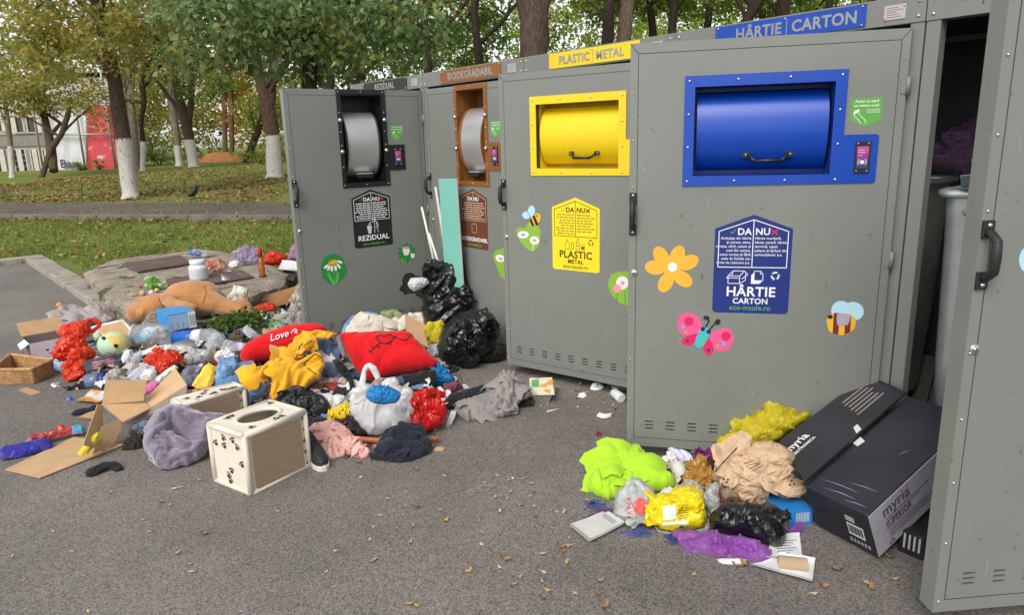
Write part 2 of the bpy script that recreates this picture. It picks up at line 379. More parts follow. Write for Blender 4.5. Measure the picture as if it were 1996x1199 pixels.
# one ground sheet out to the horizon, following the rise of the park
tt = np.concatenate([np.linspace(-260, -40, 14), np.arange(-36, 36, .8), np.linspace(40, 260, 14)])
ss = np.concatenate([np.linspace(-120, -6, 14), np.arange(-5, -.2, .3), [-.13, -.1, -.06, -.055, 0], np.arange(.5, 18, .6), np.arange(19, 60, 2.5), np.linspace(65, 300, 12)])
vs = []; fs = []
for s in ss:
    for t in tt:
        x = PA.x+PD.x*t+PN.x*s; y = PA.y+PD.y*t+PN.y*s; vs.append((x, y, terr(x, y)))
nT = len(tt)
for i in range(len(ss)-1):
    for j in range(nT-1): fs.append((i*nT+j, i*nT+j+1, (i+1)*nT+j+1, (i+1)*nT+j))
mb = MB(); mb.add(vs, fs, 0, True); tagit(mb.build('lawn_ground', ground_mat()), kind='structure')
# asphalt yard
mb = MB(); poly = [(-7.4, -60), (60, -60), (60, 1.5), (-1.35, 1.5), (-1.45, -.2), (-1.5, -1.9), (-7.4, -2.08)]
mb.add([(x, y, .005) for x, y in poly], [list(range(len(poly)))]); ASPH = asphalt_mat('yard_asphalt', (80, 75, 72), (156, 150, 145), 200)
tagit(mb.build('asphalt_yard', ASPH), kind='structure')
# old path
def strip(s0, s1, h, t0=-60, t1=60, n=200):
    vs = []; fs = []
    for i in range(n+1):
        t = t0+(t1-t0)*i/n
        for s in (s0, s1): vs.append((PA.x+PD.x*t+PN.x*s, PA.y+PD.y*t+PN.y*s, h))
    return vs, [(2*i, 2*i+2, 2*i+3, 2*i+1) for i in range(n)]
mb = MB(); mb.add(*strip(0, 2.42, .412)); tagit(mb.build('park_path', asphalt_mat('path_asphalt', (62, 54, 47), (124, 113, 103), 60)), kind='structure')
CONC = M('kerb_concrete', (150, 142, 130), .9, var=.16, vs=3, bump=.5, bs=40, c2=(118, 108, 96), c2s=5, c2t=.6)
mb = MB()
for i in range(120):
    t = -60+i*1.0; p = V((PA.x, PA.y, 0)).to_2d()+PD*(t+.5)-PN*.06
    mb.box((p.x, p.y, .33), (.985, .11, .2), 0, Matrix.Rotation(math.atan2(PD.y, PD.x), 3, 'Z'))
tagit(mb.build('path_kerb', M('kerb_worn', (112, 104, 94), .95, var=.2, vs=3, bump=.5, bs=40), bevel=.008), kind='structure')
mb = MB()
a, b = V((-7.45, -2.12)), V((-2.75, -1.93)); d = (b-a).normalized(); L_ = (b-a).length; n = int(L_/.52)
for i in range(n):
    p = a+d*(L_*(i+.5)/n); mb.box((p.x, p.y, .03+.006*math.sin(i*2.1)), (L_/n-.012, .24, .1), 0, Matrix.Rotation(math.atan2(d.y, d.x)+.01*math.sin(i*3), 3, 'Z'))
for i in range(16):
    mb.box((-7.55, -2.3-i*.62, .03+.005*math.sin(i)), (.2, .6, .1), 0)
tagit(mb.build('yard_kerb', CONC, bevel=.012), kind='structure')

# ---- blades of grass and the fallen leaves among them (nobody could count these)
def leaf_cloud(name, pos, nrm, dirs, size, wid, mat, tint, parent=None, loc=(0, 0, 0)):
    n = len(pos); loc = np.array(loc, float)
    side = np.cross(nrm, dirs); side /= np.linalg.norm(side, axis=1)[:, None]+1e-9
    L = size[:, None]; Wd = (size*wid)[:, None]
    v = np.empty((n, 4, 3)); v[:, 0] = pos; v[:, 2] = pos+dirs*L
    v[:, 1] = pos+dirs*L*.42+side*Wd+nrm*L*.12; v[:, 3] = pos+dirs*L*.42-side*Wd+nrm*L*.12
    v -= loc
    f = np.arange(n*4).reshape(n, 4); tri = np.stack([f[:, [0, 1, 2]], f[:, [0, 2, 3]]], 1).reshape(-1)
    me = bpy.data.meshes.new(name); me.vertices.add(n*4); me.vertices.foreach_set('co', v.reshape(-1))
    me.loops.add(n*6); me.loops.foreach_set('vertex_index', tri.astype(np.int32)); me.polygons.add(n*2)
    me.polygons.foreach_set('loop_start', np.arange(0, n*6, 3, dtype=np.int32)); me.polygons.foreach_set('loop_total', np.full(n*2, 3, dtype=np.int32))
    me.update(calc_edges=True); at_ = me.attributes.new('tint', 'FLOAT', 'FACE'); at_.data.foreach_set('value', np.repeat(tint, 2).astype(np.float32))
    me.materials.append(mat); me.validate()
    o = bpy.data.objects.new(name, me); COL.objects.link(o); BASE[o] = V(loc)
    if parent is not None: o.parent = parent
    else: o.location = loc
    return o
def leafmat(name, stops, transl=.35, rough=.55):
    m = bpy.data.materials.new(name); t, b, out = nt(m); N, L = t.nodes.new, t.links.new
    a = N('ShaderNodeAttribute'); a.attribute_name = 'tint'; r = N('ShaderNodeValToRGB'); r.color_ramp.interpolation = 'LINEAR'
    e = r.color_ramp.elements; e[0].position, e[0].color = stops[0][0], lin(stops[0][1]); e[1].position, e[1].color = stops[-1][0], lin(stops[-1][1])
    for p, c in stops[1:-1]: k = e.new(p); k.color = lin(c)
    L(a.outputs['Fac'], r.inputs[0]); L(r.outputs[0], b.inputs['Base Color']); b.inputs['Roughness'].default_value = rough; b.inputs['Specular IOR Level'].default_value = .35
    tr = N('ShaderNodeBsdfTranslucent'); L(r.outputs[0], tr.inputs[0]); mx = N('ShaderNodeMixShader'); mx.inputs[0].default_value = transl
    L(b.outputs[0], mx.inputs[1]); L(tr.outputs[0], mx.inputs[2]); L(mx.outputs[0], out.inputs[0]); return m
rng = np.random.default_rng(5)
def unit(a): return a/(np.linalg.norm(a, axis=1)[:, None]+1e-9)
def scatter_st(n, s0, s1, t0, t1, dens=None):
    out = []
    while len(out) < n:
        s = rng.uniform(s0, s1); t = rng.uniform(t0, t1); x = PA.x+PD.x*t+PN.x*s; y = PA.y+PD.y*t+PN.y*s
        if x > -7.3 and (y < -1.75 or (x > -1.25 and y < 1.55)): continue
        if dens and rng.random() > dens(x, y, s): continue
        out.append((x, y, terr(x, y)))
    return np.array(out)
GRASS = leafmat('grass_blades', [(0, (88, 114, 48)), (.4, (132, 156, 70)), (.75, (166, 174, 94)), (1, (200, 184, 124))], .3, .7)
def grass(n, s0, s1, t0, t1, hgt, w, dens=None):
    p = scatter_st(n, s0, s1, t0, t1, dens); d = unit(np.stack([rng.normal(0, .45, n), rng.normal(0, .45, n), np.ones(n)], 1)); nr = unit(rng.normal(0, 1, (n, 3))*[1, 1, .2])
    nr = unit(nr-d*np.sum(nr*d, 1)[:, None])
    ti = np.clip(rng.beta(2, 2.6, n)+.25*np.array([MN.noise(V((q[0]*.9, q[1]*.9, 0))) for q in p]), 0, 1)
    return p, nr, d, rng.uniform(.5, 1.3, n)*hgt, np.full(n, w), ti
gr = [grass(70000, -2.6, -.12, -9, 13, .06, .07, lambda x, y, s: .35+.65*(MN.noise(V((x*1.3, y*1.3, 4))) > -.25)), grass(12000, -5.2, -2.4, -6, 12, .07, .07),
      grass(26000, 2.5, 22, -14, 26, .09, .1, lambda x, y, s: .12+.9*(MN.noise(V((x*.35, y*.35, 8)))+.12*(s-6) > 0)), grass(600, -.3, .1, -9, 7, .1, .07)]
o = leaf_cloud('grass', *[np.concatenate(c) for c in zip(*gr)][:5], GRASS, np.concatenate([g[5] for g in gr])); tagit(o, 'short patchy green grass covering the park lawn', 'grass', kind='stuff')
LITTER = leafmat('dry_leaves', [(0, (84, 58, 40)), (.35, (122, 86, 58)), (.7, (152, 116, 80)), (1, (196, 168, 120))], .15, .8)
def litter(n, s0, s1, t0, t1, size, dens=None, h=.02):
    p = scatter_st(n, s0, s1, t0, t1, dens); p[:, 2] += h*rng.uniform(.4, 1.6, n)+.01; nr = unit(rng.normal(0, .38, (n, 3))+[0, 0, 1]); d = unit(np.cross(nr, rng.normal(0, 1, (n, 3))))
    return p, nr, d, rng.uniform(.6, 1.3, n)*size, np.full(n, .34), rng.beta(2, 2, n)
li = [litter(33000, 2.5, 13, -16, 26, .085, lambda x, y, s: (1-.05*s)*(.25+.75*(MN.noise(V((x*.5+3, y*.5, 2))) > -.18))), litter(1900, -2.5, -.2, -9, 13, .08, None, .045),
      litter(420, 0, 2.4, -9, 13, .06, None, .012), litter(700, -.5, -.2, -9, 13, .08, None, .04), litter(7000, 13, 34, -16, 30, .11)]
o = leaf_cloud('leaf_litter', *[np.concatenate(c) for c in zip(*li)][:5], LITTER, np.concatenate([g[5] for g in li])); tagit(o, 'brown fallen leaves strewn over the park lawn and path', 'leaf litter', kind='stuff')

# ---- trees
def bark_mat(name, c, white=None):
    m = bpy.data.materials.new(name); t, b, out = nt(m); N, L = t.nodes.new, t.links.new
    tc = N('ShaderNodeTexCoord'); mp = N('ShaderNodeMapping'); mp.inputs['Scale'].default_value = (14, 14, 3); L(tc.outputs['Object'], mp.inputs[0])
    nz = N('ShaderNodeTexNoise'); nz.inputs['Scale'].default_value = 1.6; nz.inputs['Detail'].default_value = 8; nz.inputs['Roughness'].default_value = .7; L(mp.outputs[0], nz.inputs[0])
    r = N('ShaderNodeValToRGB'); e = r.color_ramp.elements; e[0].position = .35; e[1].position = .68; e[0].color = tuple(.45*v for v in lin(c)[:3])+(1,); e[1].color = tuple(1.35*v for v in lin(c)[:3])+(1,)
    L(nz.outputs[0], r.inputs[0]); cs = r.outputs[0]
    if white:
        sp = N('ShaderNodeSeparateXYZ'); L(tc.outputs['Object'], sp.inputs[0]); ma = N('ShaderNodeMath'); ma.operation = 'MULTIPLY_ADD'; ma.inputs[1].default_value = .4; L(nz.outputs[0], ma.inputs[0]); L(sp.outputs[2], ma.inputs[2])
        lt = N('ShaderNodeMath'); lt.operation = 'LESS_THAN'; lt.inputs[1].default_value = white+.2; L(ma.outputs[0], lt.inputs[0])
        r2 = N('ShaderNodeValToRGB'); e = r2.color_ramp.elements; e[0].position = .34; e[0].color = lin((104, 92, 80)); e[1].position = .46; e[1].color = lin((198, 193, 186)); k9 = e.new(.7); k9.color = lin((172, 164, 154)); L(nz.outputs[0], r2.inputs[0])
        mx = N('ShaderNodeMix'); mx.data_type = 'RGBA'; L(lt.outputs[0], mx.inputs[0]); L(cs, mx.inputs[6]); L(r2.outputs[0], mx.inputs[7]); cs = mx.outputs[2]
    L(cs, b.inputs['Base Color']); b.inputs['Roughness'].default_value = .95; b.inputs['Specular IOR Level'].default_value = .15
    bp = N('ShaderNodeBump'); bp.inputs['Strength'].default_value = .9; bp.inputs['Distance'].default_value = .03; L(nz.outputs[0], bp.inputs['Height']); L(bp.outputs[0], b.inputs['Normal']); return m
G_DARK = leafmat('foliage_dark', [(0, (50, 70, 32)), (.35, (86, 114, 50)), (.7, (122, 146, 64)), (.9, (164, 166, 76)), (1, (204, 166, 72))], .5)
G_MID = leafmat('foliage_mid', [(0, (60, 84, 34)), (.35, (98, 126, 54)), (.62, (134, 150, 66)), (.82, (178, 164, 76)), (1, (206, 146, 68))], .5)
G_OLIVE = leafmat('foliage_olive', [(0, (92, 102, 48)), (.4, (148, 150, 78)), (.65, (182, 170, 92)), (.85, (208, 172, 84)), (1, (212, 134, 64))], .55)
G_GOLD = leafmat('foliage_gold', [(0, (150, 146, 62)), (.35, (206, 180, 84)), (.7, (228, 186, 92)), (1, (226, 156, 84))], .55)
G_LIME = leafmat('foliage_lime', [(0, (96, 118, 40)), (.5, (152, 170, 64)), (1, (206, 206, 100))], .55)
G_LINDEN = leafmat('foliage_linden', [(0, (54, 72, 38)), (.35, (94, 116, 66)), (.72, (136, 154, 98)), (.84, (160, 168, 94)), (.9, (206, 176, 78)), (1, (206, 146, 60))], .35, .42)
def crown(name, mat, balls, leaf, per, parent, loc, seed, wid=.36, clr=.42, droop=.35):
    "balls = (centre, radii, number of leaf clusters)"
    r = np.random.default_rng(seed); P = []; T = []
    ctr = []
    for c, R, n in balls:
        d = unit(r.normal(0, 1, (n, 3)))*(r.uniform(.1, 1, (n, 1))**.42); cc = np.array(c)+d*np.array(R); ctr.append(cc)
        base = r.beta(2, 2.4, n)
        for q, b0 in zip(cc, base):
            k = int(per*r.uniform(.5, 1.4)); P.append(q+r.normal(0, clr*.5, (k, 3))*[1, 1, .6]); T.append(np.clip(b0*.62+r.beta(1.6, 2.2, k)*.5, 0, 1))
    P = np.concatenate(P); T = np.concatenate(T); n = len(P)
    nr = unit(r.normal(0, .6, (n, 3))+[0, 0, .8]); d = unit(np.cross(nr, r.normal(0, 1, (n, 3)))+[0, 0, -droop]); nr = unit(nr-d*np.sum(nr*d, 1)[:, None])
    o = leaf_cloud(name, P, nr, d, r.uniform(.65, 1.25, n)*leaf, np.full(n, wid), mat, T, parent, loc)
    return o, np.concatenate(ctr)
def tree(name, label, base, stems, mat, leafm, balls, leaf=.13, per=34, white=None, seed=1, limbs=10, group=None, depth=None, droop=.35, clr=.42):
    "stems: lists of (px, py, radius px); the first starts at base; balls: (px, py, rx px, ry px, depth shift m, clusters)"
    b = lawn(*base) if depth is None else deep(base[0], base[1], depth)
    if depth is not None: b = V((b.x, b.y, terr(b.x, b.y)))
    t0 = (b-CAM).dot(_w); root = empty(name, b, label, 'tree', group); mb = MB(); tips = []
    for si, st in enumerate(stems):
        pts = [deep(x, y, t0+(.25*si*j if si else 0)) for j, (x, y, r) in enumerate(st)]; rs = [r*t0/FOC for x, y, r in st]
        if si == 0:
            pts[0] = V((b.x, b.y, b.z-.05)); pts.insert(1, pts[0].lerp(pts[1], .12)); rs.insert(1, rs[0]*.84); rs[0] *= 1.12
        fine = []; fr = []
        for i in range(len(pts)-1):
            k = 6
            for j in range(k): fine.append(pts[i].lerp(pts[i+1], j/k)); fr.append(rs[i]+(rs[i+1]-rs[i])*j/k)
        fine.append(pts[-1]); fr.append(rs[-1]); mb.tube(fine, fr, 14, 0, True, .14, seed+si); tips.append((fine, fr))
    bl = [(tuple(deep(x, y, t0+dz)), (rx*t0/FOC, max(1.2, rx*t0/FOC*.8), ry*t0/FOC), n) for x, y, rx, ry, dz, n in balls]
    tr_mat = bark_mat(name+'_bark', mat, white)
    cr = None
    if bl:
        cr, ctr = crown('crown', leafm, bl, leaf, per, root, b, seed, clr=clr, droop=droop); r = random.Random(seed)
        for i in range(limbs):
            q = V(ctr[r.randrange(len(ctr))]); f, rr = tips[r.randrange(len(tips))]; k = r.randrange(int(len(f)*.55), len(f)); p = f[k]; ln = (q-p).length
            mid = p.lerp(q, .5)+V((r.uniform(-.1, .1), r.uniform(-.1, .1), .12))*ln; r0 = min(rr[k]*.5, .02+.012*ln)
            cv = [p.lerp(mid, t).lerp(mid.lerp(q, t), t) for t in [j/7 for j in range(8)]]; mb.tube(cv, [r0*(1-.85*j/7) for j in range(8)], 6, 0, False, .1, seed+i)
    mb.build('trunk', tr_mat, root); return root
BK, BKR, BKG = (84, 70, 58), (92, 74, 60), (138, 124, 108)
tree('park_tree', 'leaning dark tree with whitewashed foot at the path edge, crown of yellowing leaves', (255, 387), [[(253, 387, 17), (240, 268, 14), (226, 170, 13), (208, 85, 12), (190, 10, 11), (172, -90, 9), (160, -200, 6)], [(232, 200, 6), (200, 120, 5), (130, 60, 4), (60, 20, 3)]],
     BK, G_OLIVE, [(150, 20, 190, 110, -1, 90), (60, 90, 120, 60, -1.5, 34), (300, 40, 120, 100, 0, 50), (200, -180, 260, 120, 0, 90)], .13, 34, 1.36, 11, 16)
tree('park_tree', 'stout forked tree with a whitewashed foot just beyond the left metal door edge', (536, 347), [[(536, 347, 18), (532, 268, 14), (522, 215, 14), (508, 160, 10), (490, 90, 8), (470, 20, 6)], [(524, 215, 11), (531, 150, 9), (536, 80, 8), (548, 0, 6)]],
     BKR, G_DARK, [(510, -40, 190, 110, 0, 120), (620, 60, 90, 70, 1, 40)], .13, 34, 1.3, 12, 14)
tree('park_tree', 'forked tree with a whitewashed foot standing in mid lawn, V shaped stems', (378, 326), [[(378, 326, 11), (370, 275, 10), (360, 232, 9), (347, 180, 7), (338, 120, 5), (330, 60, 4)], [(366, 245, 7), (374, 190, 6), (372, 130, 5), (380, 60, 3)], [(356, 225, 4), (300, 150, 3), (270, 110, 2)]],
     BK, G_DARK, [(330, 90, 110, 70, 0, 60), (400, 40, 110, 90, 0, 70), (360, -80, 170, 90, 0, 60), (395, 170, 60, 40, -2, 22)], .17, 34, 1.25, 13, 12)
tree('park_tree', 'thin crooked dark tree with a pale painted foot behind the leaning tree', (278, 333), [[(278, 333, 6), (279, 280, 5), (275, 240, 4), (281, 200, 5), (276, 160, 5), (290, 110, 4), (310, 60, 3)], [(279, 170, 4), (310, 130, 3), (340, 110, 2)], [(277, 200, 3), (250, 195, 3), (235, 215, 2)]],
     (58, 48, 40), G_MID, [(290, 100, 90, 70, 0, 50), (250, 60, 70, 60, 0, 30)], .15, 32, 1.2, 14, 10)
tree('park_tree', 'slim grey barked tree beside the thin crooked dark one', (268, 332), [[(270, 332, 7), (262, 270, 7), (255, 200, 6), (252, 120, 5), (250, 40, 4)]], BKG, G_MID, [(250, 40, 80, 80, 1, 40)], .16, 32, None, 15, 6)
tree('park_tree', 'grey trunk tree directly left of the V shaped one', (350, 324), [[(350, 324, 8), (345, 270, 7), (338, 215, 7), (334, 150, 5), (330, 60, 4)]], BKG, G_MID, [(310, 30, 90, 90, 2, 44)], .16, 32, 1.0, 16, 6)
for i, x in enumerate((438, 451)):
    tree('park_tree', ('left' if i == 0 else 'right')+' one of the two slim brown trunks beside the heap of leaves', (x, 300), [[(x, 300, 5.5), (x, 240, 5), (x-1, 180, 4.5), (x-4, 90, 4), (x-6, -10, 3)]], (120, 88, 66), G_GOLD if i else G_LIME, [(x+10, 140, 60, 60, 1, 40), (x, 30, 90, 60, 1, 40)], .2, 34, None, 17+i, 6, None, 46)
tree('park_tree', 'dark stem leaning right beside the stout forked tree', (478, 308), [[(478, 308, 8), (495, 275, 7), (510, 235, 6), (520, 180, 5)]], (74, 58, 44), G_LIME, [(500, 215, 40, 40, 2, 26), (545, 200, 50, 70, 3, 40)], .17, 34, None, 19, 5, None, 38)
tree('park_tree', 'small olive tree with splayed stems in front of the scaffolded building', (78, 334), [[(78, 334, 6), (100, 290, 6), (120, 262, 5), (131, 228, 5), (140, 190, 4)], [(105, 334, 8), (100, 290, 8), (92, 250, 7), (84, 215, 5), (70, 170, 4)], [(100, 262, 4), (118, 240, 3), (60, 200, 3)]],
     (92, 78, 62), G_OLIVE, [(90, 175, 110, 45, 0, 80), (190, 200, 60, 50, 0, 34), (20, 190, 70, 50, 0, 40), (100, 120, 100, 40, 0, 40)], .13, 36, None, 20, 10, None, 27)
tree('park_tree', 'pale thin tree at the left edge before the scaffolded building', (22, 334), [[(24, 334, 6), (20, 280, 5), (10, 200, 4), (4, 120, 3)]], BKG, G_OLIVE, [(10, 120, 90, 60, 0, 40)], .14, 34, 1.2, 21, 6, None, 28)
# behind the containers
tree('park_tree', 'thick dark forked trunk rising behind the brown and yellow signs', (1040, 330), [[(1040, 330, 26), (1040, 110, 26), (1042, 40, 28), (1020, -30, 20), (1000, -120, 14)], [(1044, 45, 20), (1062, -20, 18), (1090, -120, 12)]], (86, 72, 62), G_DARK, [(980, -120, 260, 90, 1, 110), (1130, -60, 120, 90, 3, 40)], .13, 34, None, 22, 10, None, 14)
for i, (x, r, d, lean, c) in enumerate([(1182, 12, 19, 8, (64, 54, 46)), (1212, 15, 20, 14, (118, 100, 86)), (1277, 8, 22, -12, (56, 48, 40)), (1306, 9, 21, 10, (60, 50, 42)), (1372, 8, 25, 16, (60, 50, 42)), (1425, 12, 18, 60, (52, 44, 36)), (1484, 7, 24, 4, (56, 48, 40)), (1522, 16, 20, 6, (62, 52, 42))]):
    lab = ['dark trunk left of the pair behind the yellow sign', 'lighter brown trunk right of the pair behind the yellow sign', 'slim dark trunk leaning left behind the seam of yellow and blue containers', 'slim dark trunk just right of the seam of yellow and blue containers',
           'thin dark trunk left of the blue sign', 'dark trunk leaning far to the right over the blue sign', 'thinnest upright trunk behind the middle of the blue sign', 'thick dark trunk behind the right half of the blue sign'][i]
    tree('park_tree', lab, (x, 300), [[(x, 300, r*1.1), (x+lean*.2, 90, r), (x+lean*.6, 30, r*.9), (x+lean*1.6, -60, r*.7), (x+lean*2.4, -160, r*.5)]], c, [G_MID, G_DARK, G_LIME][i % 3], [(x, -10-12*(i % 2), 105, 55, 2+i % 3, 46), (x+20, -120, 150, 70, 1, 34)], .15, 34, None, 30+i, 8, None, d)
for i, (x, d) in enumerate([(700, 26), (830, 24), (930, 30), (1620, 24), (1760, 22), (640, 33)]):
    lab = ['bushy tree behind the black sign', 'green tree above the brown sign, behind the linden leaves', 'farther tree left of the thick forked trunk', 'lime green tree behind the end of the blue sign', 'tree behind the green container', 'far tree glimpsed over the left metal door'][i]
    tree('park_tree', lab, (x, 300), [[(x, 300, 9), (x+4, 120, 8), (x-6, 20, 7), (x+10, -80, 5)], [(x, 90, 5), (x+50, 40, 4), (x+90, -10, 3)], [(x-2, 70, 4), (x-45, 20, 3), (x-70, -20, 2)]], (58, 48, 40), [G_MID, G_DARK, G_DARK, G_LIME, G_MID, G_LIME][i], [(x, 60, 95, 60, 2, 54), (x+30, -50, 150, 70, 1, 50), (x-30, 110, 80, 40, 3, 26)], .16, 34, None, 50+i, 10, None, d)
# near linden whose branches hang over the left door
b = deep(600, 420, 9.6); 
root = tree('linden_tree', 'linden with large dark drooping leaves overhanging the left metal door', (604, 300), [[(604, 300, 18), (602, 160, 15), (606, 90, 14), (596, 20, 13), (580, -80, 11)], [(604, 60, 7), (540, 20, 6), (460, 20, 4), (390, 60, 2.5), (355, 110, 1.5)], [(600, 30, 8), (680, 0, 6), (760, 30, 4), (820, 90, 2)], [(600, 90, 4), (550, 80, 3), (500, 110, 2)]],
     (60, 50, 42), G_LINDEN, [(430, 55, 95, 60, -.6, 40), (520, 20, 110, 60, -.8, 52), (640, 30, 130, 60, -.3, 60), (760, 45, 95, 60, 0, 40), (560, 120, 80, 40, -.3, 26), (700, 110, 90, 40, 0, 26), (380, 110, 35, 25, -.4, 8), (600, -110, 260, 80, 0, 60)], .115, 17, None, 70, 16, None, 9.6, .75, .3)
# far planting closing the view
def far(name, label, cat, mat, spots, leaf, per, seed, kind='stuff'):
    bl = []
    for px, py, d, rx, rz, n in spots:
        p = deep(px, py, d); bl.append((tuple(p), (rx, rx, rz), n))
    o, _c = crown(name, mat, bl, leaf, per, None, (0, 0, 0), seed, clr=.9, droop=.3); return tagit(o, label, cat, kind=kind)
rr = random.Random(3)
far('woodland', 'far mixed woodland closing the park behind the trees', 'woodland', G_MID, [(x+rr.uniform(-20, 20), y, 58+rr.uniform(-8, 10), 4.2, 3, 26) for x in range(-80, 2050, 95) for y in (20, 110, 200, 268) if not (390 < x < 510 and y > 60)], .34, 30, 81)
far('woodland', 'pale olive woodland edge far across the lawn', 'woodland', G_OLIVE, [(x+rr.uniform(-12, 12), y+rr.uniform(-14, 10), 50+rr.uniform(-5, 5), 3.2, 2.4, 22) for x in range(185, 620, 40) for y in (130, 190, 245) if not 395 < x < 505], .26, 30, 82)
far('woodland', 'lime green sunlit woodland behind the containers', 'woodland', G_LIME, [(x+rr.uniform(-30, 30), y+rr.uniform(-20, 20), 46+rr.uniform(-6, 6), 3.6, 2.8, 22) for x in range(560, 1950, 90) for y in (10, 80)], .26, 30, 84)
far('golden_woodland', 'bright golden trees glowing far behind the two slim trunks', 'woodland', G_GOLD, [(432, 150, 62, 3, 3, 34), (455, 205, 60, 2.4, 2.4, 26), (490, 170, 60, 2, 3, 18), (410, 225, 64, 2, 2, 14), (470, 250, 58, 2, 1.6, 14)], .3, 30, 83)
def shrub(label, px, py, d, rx, rz, mat, seed, n=16):
    c = deep(px, py, d); b = V((c.x, c.y, terr(c.x, c.y))); root = empty('shrub', b, label, 'shrub'); o, ctr = crown('foliage', mat, [(tuple(b+V((0, 0, rz*.75))), (rx, rx, rz), n)], .14 if rx > .5 else .08, 30, root, b, seed, clr=min(.42, rx*.5))
    mb = MB(); r = random.Random(seed)
    for i in range(6): q = V(ctr[r.randrange(len(ctr))]); mb.tube([b-V((0, 0, .05)), b.lerp(q, .5)+V((r.uniform(-.1, .1), 0, .1)), q], [.03, .02, .008], 5)
    mb.build('stem', bark_mat('shrub_bark', (80, 64, 50)), root)
for i, a in enumerate([('low dark green shrub between the grey trunks', 310, 310, 40, 1.6, .8, G_DARK), ('green shrub to the right of the V shaped tree', 405, 300, 42, 1.3, .9, G_DARK), ('lime bush at the foot of the dark leaning stem', 500, 300, 36, 1.1, .9, G_LIME),
    ('yellowish bush right behind the whitewashed stout tree', 560, 300, 34, 1.2, 1.3, G_LIME), ('dim shrub right of the red banner', 240, 325, 38, 1.0, .9, G_MID), ('shrub behind the thin crooked tree', 300, 300, 46, 1.6, 1.4, G_MID), ('small weed clump at the foot of the banner wall', 158, 334, 33, .28, .22, G_MID), ('small leafy clump at the foot of the red cloth', 196, 334, 33, .2, .3, G_OLIVE)]): shrub(*a, 90+i)
# heap of leaves
c = deep(432, 312, 42); c.z = terr(c.x, c.y)
mb = MB(); U = V((PD.x, PD.y, 0)); N3 = V((PN.x, PN.y, 0)); vs = []; fs = []
for i in range(21):
    for j in range(13):
        u, v = i/10-1, j/6-1; h = max(0, 1-(u*u+v*v))**.6; p = c+U*u*1.6+N3*v*1.1; vs.append((p.x, p.y, p.z-.05+.62*h+.05*MN.noise(V((u*4, v*4, 1)))))
for i in range(20):
    for j in range(12): fs.append((i*13+j, i*13+j+1, (i+1)*13+j+1, (i+1)*13+j))
mb.add(vs, fs, 0, True); tagit(mb.build('leaf_heap', M('heap_leaves', (176, 118, 76), 1, var=.5, vs=14, bump=1, bs=25, dist=.05), None, c), 'low orange brown heap of raked leaves far back on the lawn', 'leaf heap')

